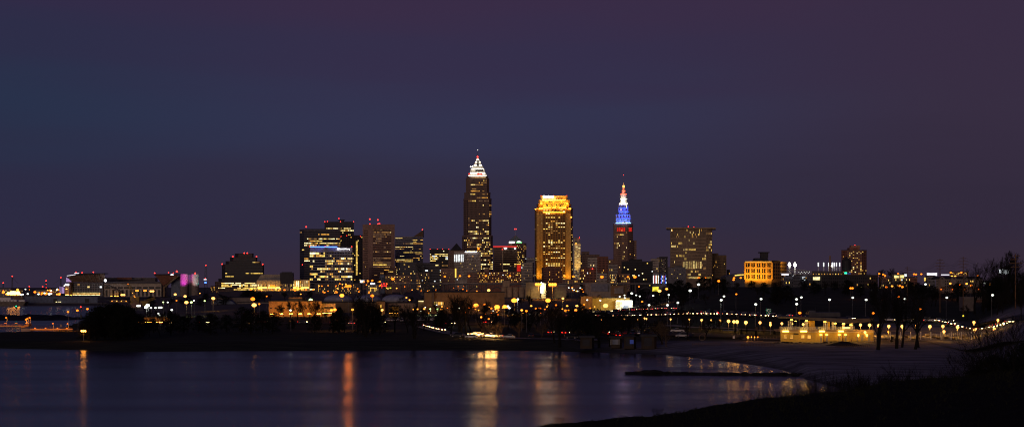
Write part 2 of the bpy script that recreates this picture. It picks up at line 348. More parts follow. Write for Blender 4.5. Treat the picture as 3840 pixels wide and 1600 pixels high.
# ------------------------------------------------------------------ buildings
BLDS = []
OFFICE = [('win_amber', 2), ('win_yellow', 4), ('win_pale', 4), ('win_bright', 2), ('win_dim', 4), ('win_faint', 3)]
GOLDW = [('win_amber', 3), ('win_yellow', 5), ('win_bright', 2), ('win_pale', 3), ('win_dim', 3)]
HOME = [('win_amber', 4), ('win_yellow', 4), ('win_dim', 4), ('win_pale', 1), ('win_white', .3)]
COOL = [('win_white', 2), ('win_pale', 4), ('win_bright', 2), ('win_yellow', 2), ('win_dim', 3)]
class Vol: pass
class Bld:
    def __init__(s, name, label, D, px, cat='building', group=None, seed=None):
        s.D = D; s.r = random.Random(seed if seed is not None else int(px * 7 + D)); s.lit = []; s.glz = {}
        s.gz = ground(px, D); s.root = thing(name, label, cat, (X(px, D), D, s.gz), 0, group); BLDS.append(s)
    def z(s, py): return Z(py, s.D)
    def x(s, px, dd=0): return X(px, s.D + dd)
    def vol(s, foot, yt, yb=None, m='concrete', depth=25, name='wall', top=1., roof='roof_dark', kind=None, rh=.5):
        v = Vol(); v.front = [(X(px, s.D + d), s.D + d) for px, d in foot]
        yb_ = max(p[1] for p in v.front) + depth; v.poly = v.front + [(p[0] * yb_ / p[1], yb_) for p in (v.front[-1], v.front[0])]
        v.z0 = s.gz - 1.5 if yb is None else s.z(yb); v.z1 = s.z(yt)
        b = MB(); b.prism(v.poly, v.z0, v.z1, top=top); v.o = b.build(name, m, s.root)
        if roof:
            c = (sum(p[0] for p in v.poly) / len(v.poly), sum(p[1] for p in v.poly) / len(v.poly))
            q = [(c[0] + (p[0] - c[0]) * 1.012, c[1] + (p[1] - c[1]) * 1.012) for p in v.poly]
            b = MB(); b.prism(q, v.z1 + .002, v.z1 + rh); b.build('roof', roof, s.root)
        return v
    def _fr(s, v, e, u0, u1):
        p, q = Vector(v.front[e]), Vector(v.front[e + 1]); p, q = p + (q - p) * u0, p + (q - p) * u1
        t = (q - p).normalized(); return p, q, t, Vector((t.y, -t.x))
    def grid(s, v, e, yt, yb, cols, rows, fw=.6, fh=.5, p=.3, mats=OFFICE, mode='run', u0=0., u1=1., glass='glass', rowp=None, proud=.12, run=3.5):
        a, b, t, nr = s._fr(v, e, u0, u1); W_ = (b - a).length / cols; z1, z0 = s.z(yt), s.z(yb); H = (z1 - z0) / rows; r = s.r
        names = [m[0] for m in mats]; wts = [m[1] for m in mats]; g = s.glz.setdefault(glass, MB()) if glass else None
        for i in range(rows):
            rp = rowp(i / max(1, rows - 1)) if rowp else p
            if mode == 'run': rp = min(.97, rp * r.choice((.15, .5, .9, 1.3, 2.0)))
            left = 0; on = False; mk = None
            for j in range(cols):
                if mode == 'run':
                    if left <= 0: on = r.random() < rp; left = max(1, int(r.expovariate(1 / run) + .5)); mk = r.choices(names, wts)[0]
                    left -= 1
                    if on and r.random() < .18: mk = r.choices(names, wts)[0]
                    lit = on and r.random() < .94
                else: lit = r.random() < rp; mk = r.choices(names, wts)[0] if lit else None
                cz = z1 - (i + .5) * H; hw = W_ * fw / 2; hh = H * fh / 2
                c = a + t * ((j + .5) * W_) + nr * proud
                P, Q = c - t * hw, c + t * hw
                quad = [(P.x, P.y, cz - hh), (Q.x, Q.y, cz - hh), (Q.x, Q.y, cz + hh), (P.x, P.y, cz + hh)]
                if lit: s.lit.append((hw * hh, quad, mk))
                elif g is not None: g.face(quad)
    def ribs(s, v, e, yt, yb, n, w=.8, proud=.6, m='concrete', u0=0., u1=1., name='facade_frame', horiz=False):
        a, b, t, nr = s._fr(v, e, u0, u1); z1, z0 = s.z(yt), s.z(yb); mb = MB()
        for i in range(n + 1):
            if horiz:
                zz = z0 + (z1 - z0) * i / n; P, Q = a, b; lo, hi = zz - w / 2, zz + w / 2
            else:
                c = a + (b - a) * (i / n); P, Q = c - t * w / 2, c + t * w / 2; lo, hi = z0, z1
            A, B_ = P + nr * proud, Q + nr * proud; P, Q = P - nr * .05, Q - nr * .05
            mb.hexa([(A.x, A.y, lo), (B_.x, B_.y, lo), (Q.x, Q.y, lo), (P.x, P.y, lo)], [(A.x, A.y, hi), (B_.x, B_.y, hi), (Q.x, Q.y, hi), (P.x, P.y, hi)])
        return mb.build(name, m, s.root)
    def panel(s, v, e, yt, yb, m, name='sign', u0=0., u1=1., proud=.3, thick=.5):
        a, b, t, nr = s._fr(v, e, u0, u1); mb = MB(); A, B_ = a + nr * (proud + thick), b + nr * (proud + thick); P, Q = a + nr * proud, b + nr * proud; lo, hi = s.z(yb), s.z(yt)
        mb.hexa([(A.x, A.y, lo), (B_.x, B_.y, lo), (Q.x, Q.y, lo), (P.x, P.y, lo)], [(A.x, A.y, hi), (B_.x, B_.y, hi), (Q.x, Q.y, hi), (P.x, P.y, hi)])
        return mb.build(name, m, s.root)
    def box(s, name, px0, px1, yt, yb, dd0, dd1, m, parent=None):
        mb = MB(); mb.box(s.x(px0, dd0), s.x(px1, dd0), s.D + dd0, s.D + dd1, s.z(yb), s.z(yt)); return mb.build(name, m, parent or s.root)
    def cyl(s, name, px, yt, yb, r0px, r1px, m, dd=0, n=14, parent=None):
        k = s.D / F; mb = MB(); mb.cyl(s.x(px, dd), s.D + dd, s.z(yb), s.z(yt), r0px * k, r1px * k, n); return mb.build(name, m, parent or s.root)
    def beacon(s, px, py, foot=None, r=1.9, m='beacon_red', dd=3, name='beacon'):
        k = s.D / F; mb = MB(); c = (s.x(px, dd), s.D + dd, s.z(py))
        mb.ball(c, r * k, 8); o = mb.build(name, m, s.root)
        if foot: mb = MB(); mb.cyl(c[0], c[1], s.z(foot), c[2] - r * k, .25, .15, 5); mb.build('mast', 'metal_dark', s.root)
        return o
    def text(s, txt, px0, ybase, hpx, m, dd=-.6, wpx=None):
        cu = bpy.data.curves.new('sign_lettering', 'FONT'); cu.body = txt; k = s.D / F; cu.size = hpx * k * 1.38; cu.extrude = .15
        q = bpy.data.objects.new('lettering_source', cu); C.objects.link(q); bpy.context.view_layer.update()
        me = bpy.data.meshes.new_from_object(q.evaluated_get(bpy.context.evaluated_depsgraph_get())); bpy.data.objects.remove(q); me.materials.clear(); me.materials.append(MATS[m])
        o = link('sign_lettering', me, s.root); o.rotation_euler = (math.pi / 2, 0, 0)
        o.location = (s.x(px0, dd) - s.root.location.x, dd, s.z(ybase) - s.gz)
        if wpx: o.scale.x = wpx * k / max(.1, max(v_.co.x for v_ in me.vertices))
        return o
def finish_buildings():
    for s in BLDS:
        L_ = sorted(s.lit, key=lambda q: -q[0]); rest = L_[100:]; room = 100 - len(L_[:100])
        for a, quad, mk in L_[:100]:
            b = MB(); b.face(quad); b.build('window', mk, s.root)
        if rest:
            keys = sorted(set(r_[2] for r_ in rest)); b = MB()
            for a, quad, mk in rest: b.face(quad, keys.index(mk))
            b.build('window', keys, s.root, 'stuff')
        for k, g in s.glz.items():
            one = len(g.f) <= room or room >= 30
            n = min(len(g.f), room) if one else 0; room -= n
            for f_ in g.f[:n]: b = MB(); b.face([g.v[i] for i in f_]); b.build('dark_window', k, s.root)
            if len(g.f) > n:
                b = MB()
                for f_ in g.f[n:]: b.face([g.v[i] for i in f_])
                b.build('dark_window', k, s.root, 'stuff')

# --- Key-lit tallest tower
B = Bld('skyscraper', 'tallest tower, dark granite with white floodlit stepped crown and red tip', 3400, 1791, 'skyscraper')
def tier(l, r_, yt, yb, c=18, rc=9): return B.vol([(l, 16), (l + c, 0), (r_ - rc, 0), (r_, 8)], yt, yb, 'granite_brown', 40, roof='granite_brown', rh=.6)
base = tier(1733, 1848, 884, None); t1 = tier(1738, 1843, 745, 883.2); t2 = tier(1741, 1839, 722, 744.2); t3 = tier(1747, 1834, 669, 721.2); t4 = tier(1750, 1830, 661, 668.2)
up = lambda u: .12 + .55 * u ** 1.5
B.grid(base, 1, 888, 1085, 17, 24, .62, .5, mode='run', rowp=lambda u: .66 - .1 * u, run=1.8); B.grid(base, 0, 888, 1085, 3, 24, .6, .5, .18); B.grid(base, 2, 888, 1085, 2, 24, .7, .5, .5)
B.grid(t1, 1, 749, 880, 16, 16, .6, .5, mode='run', rowp=lambda u: .16 + .5 * sstep(.45, .75, u), run=2); B.grid(t1, 0, 749, 880, 3, 16, .6, .5, .02); B.grid(t1, 2, 749, 880, 2, 16, .7, .5, .3)
B.grid(t2, 1, 725, 744, 15, 3, .6, .5, .25); B.grid(t3, 1, 673, 720, 14, 6, .6, .5, .3, mats=HOME); B.grid(t4, 1, 663, 668, 14, 1, .45, .55, .5, mats=HOME)
for v, a, b_, n in ((base, 888, 1085, 17), (t1, 748, 881, 16), (t3, 672, 720, 14)): B.ribs(v, 1, a, b_, n, .9, .5, 'granite_brown')
def crown(l, r_, yt, yb, top, d, strip=1.6, gap=None):
    v = B.vol([(l, d), (r_, d)], yt, yb, 'white_stone', 46 - 2 * d, 'crown_tier', top=top, roof=None)
    segs = [(l, r_)] if not gap else [(l, gap[0]), (gap[1], r_)]
    for a, b_ in segs: B.box('floodlight', a + 1, b_ - 1, yb - strip, yb, d - 3, d - 2.2, 'flood_white')
    return v
crown(1757, 1824, 651, 660.8, .985, 1, 1.8); crown(1761, 1820, 633, 650.7, .86, 4, 1.6); crown(1768, 1815, 619, 632.7, .80, 8, 1.4)
crown(1777, 1807, 607, 618.7, .75, 13, 1.5, (1788, 1797)); crown(1782, 1802, 597, 606.7, .66, 16, 1.3, (1788.5, 1796)); crown(1786, 1797, 588, 596.7, .5, 19, 1.4)
for a, b_, yt, yb, d in ((1783, 1811, 635, 643, 3.2), (1788.5, 1796, 609, 619, 11.5), (1789, 1795, 598, 605, 15)): B.box('louvre', a, b_, yt, yb, d, d + .9, 'dark_panel')
for a, b_ in ((1757, 1764), (1789, 1809)): B.box('sign', a, b_, 650, 655, -3.5, -2.9, 'sign_red')
B.cyl('sign', 1793.5, 649.3, 653.5, 2.6, 2.6, 'sign_red', -3.2, 10)
B.cyl('spire', 1791, 560, 588, 1.1, .3, 'metal_grey', 23, 6); B.beacon(1791, 586, r=3.0, dd=14); B.beacon(1791, 559, r=.8, m='beacon_white', dd=22)
B.beacon(1765.5, 625, r=2.2, m='beacon_white', dd=2, name='dish_lamp'); B.beacon(1772, 624, r=1.8, m='beacon_white', dd=2, name='dish_lamp')
B.beacon(1794, 933, r=4.2, m='lamp_far_orange', dd=-30, name='roof_lamp')

# --- gold floodlit tower
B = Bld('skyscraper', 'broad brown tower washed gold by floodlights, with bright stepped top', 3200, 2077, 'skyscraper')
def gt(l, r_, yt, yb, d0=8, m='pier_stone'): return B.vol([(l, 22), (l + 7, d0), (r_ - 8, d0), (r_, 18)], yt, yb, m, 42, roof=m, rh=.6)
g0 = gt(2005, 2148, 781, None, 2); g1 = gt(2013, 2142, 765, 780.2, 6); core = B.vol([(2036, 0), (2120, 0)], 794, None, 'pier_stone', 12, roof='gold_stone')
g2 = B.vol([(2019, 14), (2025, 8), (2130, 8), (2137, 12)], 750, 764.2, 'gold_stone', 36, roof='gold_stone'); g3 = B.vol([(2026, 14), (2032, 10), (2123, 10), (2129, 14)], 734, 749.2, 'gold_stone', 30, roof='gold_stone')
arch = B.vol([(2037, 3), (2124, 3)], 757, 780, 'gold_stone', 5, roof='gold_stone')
B.grid(core, 0, 797, 1085, 9, 40, .62, .46, .30, GOLDW, 'run', run=1.6, rowp=lambda u: .42 - .06 * u); B.grid(core, 0, 783, 796.2, 8, 2, .55, .5, .5, GOLDW, 'rand')
for e, n in ((1, 15),): B.grid(g0, e, 797, 1085, 4, 40, .5, .42, .20, GOLDW, 'rand', u0=.02, u1=.22); B.grid(g0, e, 797, 1085, 3, 40, .5, .42, .28, GOLDW, 'rand', u0=.86, u1=.99)
B.grid(g0, 0, 797, 1085, 2, 40, .5, .4, .05, GOLDW, 'rand'); B.grid(g0, 2, 797, 1085, 2, 40, .5, .4, .2, GOLDW, 'rand')
B.ribs(core, 0, 796, 1085, 9, 1.5, .8, 'pier_stone'); B.ribs(g0, 1, 800, 1085, 5, 2.0, .7, 'gold_stone', .02, .22); B.ribs(g0, 1, 800, 1085, 4, 2.0, .7, 'gold_stone', .86, .99)
for v, a, b_, u in ((g3, 738, 747, ((.10, .40), (.58, .86))), (arch, 763, 776, ((.12, .42), (.56, .88)))):
    for u0, u1 in u: B.grid(v, 1 if v is g3 else 0, a, b_, 8 if v is g3 else 6, 1, .45, .95, 0, u0=u0, u1=u1, proud=.2)
for l, r_, yb, d, h in ((2038, 2066, 779, -1.8, 1.6), (2072, 2084, 779, -1.8, 1.6), (2096, 2122, 779, -1.8, 1.6), (2027, 2034, 763, 4, 1.5), (2124, 2131, 763, 4, 1.5), (2034, 2122, 749, 5.5, 1.0), (2036, 2120, 796.5, -3, .9), (2021, 2027, 783, -2, 2.6), (2029, 2035, 783, -2, 2.6), (2133, 2141, 783, -2, 2.), (2006, 2010.5, 785, 0, 2)):
    B.box('floodlight', l, r_, yb - h, yb, d, d + .8, 'flood_gold')
B.box('sign', 2037, 2075, 733.5, 741, 2, 3, 'lamp_spot'); B.beacon(2142, 814.5, r=3.2, m='lamp_far_warm', dd=-3, name='facade_lamp')
for px in (2029, 2077, 2126): B.beacon(px, 732, r=1.0, dd=12)
def spot(name, root, px, py, D, tx, ty, tD, power, col, ang=40, r=.8):
    l = bpy.data.lights.new(name, 'SPOT'); l.energy = power; l.color = col; l.spot_size = math.radians(ang); l.spot_blend = .6; l.shadow_soft_size = r
    o = bpy.data.objects.new(name, l); C.objects.link(o); p = Vector((X(px, D), D, Z(py, D))); t = Vector((X(tx, tD), tD, Z(ty, tD)))
    o.parent = root; o.location = p - root.location; o.rotation_euler = (p - t).to_track_quat('Z', 'Y').to_euler()
for px, pw in ((2009, 1.), (2015, 1.3), (2024, 1.4), (2033, 1.2), (2122, 1.), (2130, 1.3), (2138, 1.2)):
    spot('facade_spot', B.root, px, 1079, 3193, px, 960, 3203, pw * 40000, (1, .46, .03), 40)
    spot('facade_spot', B.root, px, 1079, 3187, px, 850, 3206, pw * 22000, (1, .40, .05), 14)
for px in (2056, 2098): spot('facade_spot', B.root, px, 1079, 3176, px, 900, 3202, 40000, (1, .42, .03), 50)
for px, py, d, e in ((2046, 781, -9, 1.), (2066, 781, -9, .8), (2092, 781, -9, .8), (2114, 781, -9, 1.), (2030, 766, -3, .5), (2128, 766, -3, .5), (2050, 757, -2, .6), (2078, 757, -2, .6), (2106, 757, -2, .6), (2023, 784, -6, .7), (2135, 784, -6, .7), (2050, 800, -8, .25), (2104, 800, -8, .3)):
    spot('crown_spot', B.root, px, py, 3200 + d, px, py - 18, 3208 + d * .4, e * 17000, (1, .47, .035), 110)

# --- stepped tower with blue, white and red upper tiers
B = Bld('skyscraper', 'slender limestone tower with spire lit blue, white, red and gold', 3340, 2337, 'skyscraper')
sh = B.vol([(2300, 6), (2303, 0), (2352, 0), (2374, 14)], 838, None, 'brick_brown', 30, roof='limestone', rh=1.2)
B.ribs(sh, 1, 841, 1075, 11, 1.1, .5, 'brick_brown'); B.grid(sh, 1, 843, 1070, 11, 28, .5, .5, mode='run', rowp=lambda u: .5 * max(0, 1 - abs(u - .22) / .16) + .10 + .12 * sstep(.85, 1, u), mats=GOLDW, run=2, u0=.02, u1=.98); B.grid(sh, 2, 843, 1070, 5, 28, .5, .5, .04, HOME, 'rand')
for i in range(5): B.panel(sh, 1, 853, 867, 'win_red', 'window', .22 + i * .13, .31 + i * .13, .7, .2)
B.panel(sh, 2, 853, 867, 'win_red', 'window', .25, .75, .4, .2)
def tt(l, r_, yt, yb, d, m='white_stone', ch=3, nm='wall', top=1.): return B.vol([(l, d + 3), (l + ch, d), (r_ - ch - 3, d), (r_, d + 5)], yt, yb, m, max(4, 26 - 2 * d), nm, top, roof='limestone', rh=.5)
k1 = tt(2308, 2367, 819, 836.5, 1); k2 = tt(2321, 2358, 794, 818, 4); k3 = tt(2318, 2358, 764, 793, 6, top=.96); k4 = tt(2325, 2351, 746, 763, 9); k5 = tt(2326, 2350, 728, 745, 10); k6 = tt(2329, 2348, 716, 727, 11, top=.85)
k7 = B.cyl('wall', 2338.5, 697, 716, 7.5, 4.2, 'white_stone', 18, 10); B.cyl('spire', 2338.5, 681, 697, 4.2, .6, 'white_stone', 18, 10); B.cyl('spire', 2338.5, 655, 681, .5, .2, 'metal_grey', 18, 6); B.beacon(2338.5, 654, r=1.3, dd=16)
for px in (2312, 2321, 2353, 2362):
    B.cyl('turret', px, 803, 818, 3.6, 3.2, 'white_stone', 6, 8); B.cyl('turret_roof', px, 796, 803, 3.6, .6, 'roof_copper', 6, 8)
B.grid(k1, 1, 821, 826, 9, 1, .45, .7, 0); B.grid(k1, 1, 828, 834, 9, 1, .45, .6, 0); B.grid(k2, 1, 797, 816, 5, 2, .35, .8, 0); B.grid(k3, 1, 768, 791, 6, 2, .35, .75, .12, GOLDW, 'rand'); B.grid(k5, 1, 730, 743, 5, 1, .5, .85, 0)
B.ribs(k1, 1, 820, 836, 7, .8, .6, 'white_stone'); B.ribs(k3, 1, 766, 792, 6, .9, .6, 'white_stone'); B.ribs(k5, 1, 729, 744, 5, .7, .5, 'white_stone')
for l, r_, y, d, mk, h in ((2309, 2366, 837.3, -3.5, 'flood_ice', 1.4), (2311, 2364, 820, -2., 'flood_blue', 1.2), (2322, 2357, 806, 2, 'flood_blue', .8), (2319, 2357, 793.5, 2, 'flood_blue', 1.3), (2320, 2356, 779, 3.6, 'flood_blue', .6), (2322, 2354, 763.5, 5, 'flood_spire', 1.4), (2326, 2350, 746, 5.5, 'flood_spire', 1.3), (2328, 2349, 727.6, 7.5, 'flood_red', 1.6), (2333, 2344, 715, 11, 'flood_red', 1.2), (2335, 2342, 698, 12, 'flood_amber', 1.4)):
    B.box('floodlight', l, r_, y - h, y, d, d + .7, mk)
for px, py, d, ty, e, col in [(q, 837.5, -9, 822, 5200, (.05, .16, 1)) for q in (2314, 2328, 2344, 2360)] + [(q, 819.5, -6, 800, 5200, (.02, .06, 1)) for q in (2325, 2339, 2353)] + [(q, 795, -3, 776, 5200, (.02, .05, 1)) for q in (2324, 2338, 2352)] + [(q, 764, 0, 750, 2600, (1, .92, .72)) for q in (2330, 2346)] + [(q, 746.5, 1, 735, 2600, (1, .92, .72)) for q in (2331, 2345)] + [(2338, 728, 3, 718, 3000, (1, .10, .05)), (2338, 716, 6, 706, 2600, (1, .12, .05)), (2338, 700, 8, 690, 1800, (1, .5, .1))]:
    spot('tier_spot', B.root, px, py, 3340 + d, px, ty, 3350 + d, e, col, 110)
for px in (2335, 2350): B.beacon(px, 836, r=1.5, m='beacon_white', dd=-4, name='floodlight')
side = B.vol([(2374, 22), (2387, 22)], 901, None, 'brick_brown', 20); B.grid(side, 0, 905, 1060, 4, 20, .5, .5, .05, HOME, 'rand'); 
low = B.vol([(2270, 10), (2300, 6)], 972, None, 'brick_brown', 30); B.grid(low, 0, 976, 1060, 8, 9, .5, .5, .1, HOME, 'rand')

# --- brown slab tower with two red masts
B = Bld('office_tower', 'plain brown slab tower with two red lit masts on its roof', 2850, 1420, 'skyscraper')
v = B.vol([(1360, 10), (1397, 0), (1480, 12)], 843, None, 'brick_brown', 36, roof='brick_brown', rh=1.); B.box('penthouse', 1395, 1476, 839, 842.5, 20, 30, 'brick_brown')
B.grid(v, 1, 858, 1012, 17, 19, .75, .42, .22, [('win_pale', .6), ('win_dim', 4), ('win_faint', 9)], 'run', .02, .84, rowp=lambda u: .75); B.grid(v, 0, 860, 1080, 8, 26, .6, .42, .05, HOME, 'rand', .1, .55); B.panel(v, 1, 861, 866, 'dark_panel', 'louvre', .03, .82, .15, .1)
B.ribs(v, 1, 858, 1012, 19, .9, .5, 'brick_brown', .02, .84, horiz=True)
for i in range(14): B.panel(v, 1, 990.2, 993.6, 'win_yellow', 'window', .03 + i * .045, .067 + i * .045, .3, .1)
for px, py in ((1387, 819), (1417, 822)): B.beacon(px, py, 839, 2.6, dd=25); B.beacon(px, 837, None, 2.0, dd=25)
for px in (1421, 1424): B.beacon(px, 836, None, 1.6, dd=26)
B = Bld('court_building', 'low brown block with ribbon windows at foot of brown slab tower', 2760, 1432)
v = B.vol([(1383, 4), (1396, 0), (1440, 0)], 1005, None, 'brick_brown', 20); v2 = B.vol([(1440.2, 14), (1486, 14)], 1004, None, 'brick_brown', 20)
B.grid(v, 1, 1008, 1060, 12, 8, .7, .4, .16, HOME); B.grid(v2, 0, 1008, 1060, 12, 8, .7, .4, .14, HOME)

# --- left downtown cluster
B = Bld('office_tower', 'wide dark tower with red lamp at its left roof corner', 2900, 1200, 'skyscraper')
v = B.vol([(1124, 16), (1141, 0), (1276, 6)], 860, None, 'slate_panel', 40, roof='dark_panel'); B.box('penthouse', 1142, 1270, 857, 859.4, 12, 30, 'dark_panel')
B.grid(v, 1, 866, 1080, 26, 26, .85, .42, mode='run', rowp=lambda u: .42 if .1 < u < .32 else .06, run=4); B.grid(v, 0, 866, 1080, 4, 26, .8, .42, .06); B.beacon(1148, 850, 858, 2.6); B.beacon(1134, 992, None, 1.6, dd=-2)
B = Bld('office_tower', 'black tower with small rooftop block and red corner lamps', 3000, 1272, 'skyscraper')
v = B.vol([(1217, 0), (1327, 0)], 832, None, 'dark_panel', 40); B.box('penthouse', 1272, 1286, 824, 831.4, 10, 26, 'dark_panel'); B.box('penthouse', 1268, 1290, 822, 823.8, 8, 28, 'dark_panel')
B.grid(v, 0, 852, 1060, 20, 26, .7, .45, .25, run=3, rowp=lambda u: .42 - .3 * u)
for px, py in ((1218, 831), (1228, 830), (1271, 819), (1277, 831), (1326, 831)): B.beacon(px, py, None, 1.6, dd=-1)
B = Bld('office_tower', 'glass block with glowing blue roof edge and white sign', 2550, 1240, 'office building')
v = B.vol([(1162, 10), (1219, 0), (1321, 8)], 927, None, 'silver_panel', 34, roof='roof_dark', rh=.4)
B.grid(v, 1, 944, 1100, 17, 16, .84, .62, mode='run', rowp=lambda u: .34 + .5 * max(0, 1 - abs(u - .32) / .3), run=3, mats=OFFICE, glass='glass_blue'); B.grid(v, 0, 944, 1100, 10, 16, .97, .66, .34, run=4, glass='glass_blue')
B.ribs(v, 1, 942, 1102, 17, .5, .5, 'silver_panel'); B.ribs(v, 1, 942, 1102, 16, .8, .45, 'silver_panel', horiz=True)
B.box('light_strip', 1163, 1264, 923.6, 926.5, 0, .8, 'sign_blue'); B.text('Ernst & Young', 1272, 935, 5.5, 'sign_white', 2, 40); B.box('sign', 1265, 1270, 929.5, 935.5, 1.6, 2.2, 'sign_white')
for px in (1161, 1219, 1319): B.beacon(px, 924, None, 1.9, dd=4)
B = Bld('apartment_tower', 'dark tower with one bright column of lit windows', 2900, 1340, 'tower block')
v = B.vol([(1277, 6), (1300, 0), (1360, 6)], 882, None, 'dark_panel', 30); B.grid(v, 1, 886, 1070, 9, 30, .6, .45, .12, HOME, 'rand'); B.grid(v, 0, 886, 1070, 4, 30, .6, .45, .12, HOME, 'rand')
for i in range(32): B.panel(v, 1, 904 + i * 4, 906.4 + i * 4, 'win_yellow', 'window', .58, .68, .3, .1)
for px, py in ((1279, 886), (1300, 883), (1352, 886)): B.beacon(px, py, None, 1.1, dd=-2)
B = Bld('office_tower', 'pale banded tower with sloping roof rising to right corner', 3050, 1534, 'skyscraper')
v = B.vol([(1482, 8), (1549, 0), (1586, 8)], 888, None, 'silver_panel', 36, roof=None); B.ribs(v, 0, 889, 1050, 24, 2.4, .5, 'silver_panel', horiz=True); B.ribs(v, 1, 889, 1050, 24, 2.4, .5, 'silver_panel', horiz=True)
B.grid(v, 0, 889, 1050, 22, 24, 1., .5, .5, [('win_yellow', 5), ('win_amber', 2), ('win_pale', 3), ('win_dim', 2)], run=5); B.grid(v, 1, 889, 1050, 12, 24, 1., .5, .45, [('win_yellow', 5), ('win_amber', 3), ('win_dim', 3)], run=4)
mb = MB(); A, Bq = v.front[1], v.front[2]; zA, zB = B.z(888), B.z(862)
for (p, q) in ((A, Bq),): mb.hexa([(p[0], p[1], zA), (q[0], q[1], zA), (q[0], q[1] + 30, zA), (p[0], p[1] + 30, zA)], [(p[0], p[1], zA + .3), (q[0], q[1], zB), (q[0], q[1] + 30, zB), (p[0], p[1] + 30, zA + .3)])
mb.build('roof', 'tan_wall', B.root); B.beacon(1584, 860, None, 2.0, dd=8)
B = Bld('office_building', 'stepped ziggurat office block with red lamps on each shoulder', 2700, 908, 'office building')
for l, r_, yt, yb, d in ((819, 1004, 1045, None, 6), (832, 990, 991, 1044.5, 8), (846, 978, 979, 990.5, 11), (862, 965, 964, 978.5, 14), (881, 951, 950, 963.5, 17)):
    v = B.vol([(l, d + 8), (l + 13, d), (r_ - 5, d), (r_, d + 4)], yt, yb, 'dark_panel', 40 - d, roof='dark_panel'); n = max(1, round(((yb or 1080) - yt) / 5.8)); B.grid(v, 1, yt + 1, (yb or 1080), 22, n, .98, .45, .13 if yt > 975 else .02, [('win_yellow', 5), ('win_amber', 2), ('win_pale', 2), ('win_dim', 3)], run=6, glass='glass_blue')
for px, py in ((833, 989), (873, 961), (916, 948), (927, 948), (962, 961), (985, 990)): B.beacon(px, py, None, 2.3, dd=8)
B = Bld('office_building', 'long low pale block, its window bands brightly lit', 2600, 895, 'office building')
v = B.vol([(806, 4), (830, 0), (964, 0)], 1056, None, 'granite_brown', 24); B.grid(v, 1, 1058, 1088, 20, 5, .95, .5, .9, [('win_yellow', 4), ('win_bright', 3), ('win_pale', 2)], run=5); B.grid(v, 0, 1058, 1088, 4, 5, .6, .5, .2)
B = Bld('courthouse', 'grey classical hall with gold lit portico and hipped roof', 2450, 1060, 'courthouse')
v = B.vol([(964, 2), (1098, 0)], 1051, None, 'limestone', 20, roof='limestone'); v2 = B.vol([(1098.3, -3), (1122, -3)], 1049, None, 'limestone', 16); v3 = B.vol([(1122.3, 4), (1162, 4)], 1048, None, 'limestone', 16)
b = MB(); b.prism([(B.x(964), B.D + 3), (B.x(1096), B.D + 3), (B.x(1096), B.D + 20), (B.x(964), B.D + 20)], B.z(1050), B.z(1028), 0, .8); b.build('roof', 'grey_wall', B.root)
B.ribs(v, 0, 1052, 1078, 14, 1.2, .8, 'limestone', name='colonnade_frame'); B.ribs(v3, 0, 1050, 1076, 6, 1., .8, 'limestone', name='colonnade_frame')
B.grid(v3, 0, 1051, 1074, 5, 2, .5, .8, .8, GOLDW, 'rand'); B.grid(v2, 0, 1052, 1074, 4, 1, .7, .9, .9, GOLDW, 'rand'); B.grid(v, 0, 1064, 1074, 13, 1, .4, .8, .3, GOLDW, 'rand')
for l, r_ in ((966, 1000), (1005, 1050), (1100, 1120), (1126, 1158)): B.box('floodlight', l, r_, 1077, 1078.6, -7, -6, 'flood_amber')

# --- middle
B = Bld('office_building', 'small black office block with scattered bright window rows', 3000, 1648, 'office building')
v = B.vol([(1612, 0), (1684, 0)], 934, None, 'dark_panel', 30); B.grid(v, 0, 938, 1070, 16, 22, .8, .5, .42, COOL, run=3)
for px in (1613, 1640, 1660, 1683): B.beacon(px, 933, None, 1.1, dd=-1)
B = Bld('office_tower', 'dark tower with unlit pyramid roof beside tallest tower', 2950, 1710, 'office building')
v = B.vol([(1680, 3), (1742, 0)], 952, None, 'granite_brown', 30, roof=None); B.grid(v, 0, 956, 1070, 10, 18, .5, .5, .03, HOME, 'rand'); b = MB(); b.prism(v.poly, B.z(952), B.z(938), 0, .88); b.build('wall', 'granite_brown', B.root)
b = MB(); b.prism([(B.x(1688), B.D + 2), (B.x(1734), B.D + 2), (B.x(1734), B.D + 28), (B.x(1688), B.D + 28)], B.z(938), B.z(911), 0, .04); b.build('roof', 'roof_dark', B.root)
B = Bld('hotel', 'cream hotel with white lit columns on its left face and roof sign', 2700, 1752, 'hotel')
v = B.vol([(1703, 8), (1740, 0), (1802, 4)], 945, None, 'limestone', 30, roof='limestone', rh=1.2); B.grid(v, 1, 952, 1050, 15, 17, .45, .5, .03, HOME, 'rand'); B.grid(v, 0, 984, 1050, 8, 11, .45, .5, .06, HOME, 'rand'); B.ribs(v, 0, 953, 981, 6, 1.3, .8, 'white_stone', name='colonnade_frame')
B.grid(v, 0, 953, 981, 6, 1, .45, .98, 1, [('win_white', 1)], 'rand'); 
for i in range(9): B.box('sign_lettering', 1744 + i * 5.1, 1747.2 + i * 5.1, 942, 945, -.8, -.2, 'sign_white')
B = Bld('office_building', 'blank brown block with one glowing orange corner shaft', 2500, 1682, 'office building')
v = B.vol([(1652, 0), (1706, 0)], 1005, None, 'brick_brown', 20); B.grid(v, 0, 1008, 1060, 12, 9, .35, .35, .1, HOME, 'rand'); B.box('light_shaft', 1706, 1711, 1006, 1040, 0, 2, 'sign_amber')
B = Bld('office_tower', 'brown tower with red glowing roof line and two white emblems', 2850, 1900, 'office building')
v = B.vol([(1850, 4), (1886, 0), (1938, 6)], 925, None, 'granite_brown', 34, roof='granite_brown'); B.ribs(v, 1, 930, 1050, 15, 1.6, .4, 'tan_wall', horiz=True); B.grid(v, 1, 930, 1050, 12, 15, .97, .42, .10, COOL, u0=.02, u1=.98); B.grid(v, 0, 930, 1050, 10, 15, .9, .4, .03)
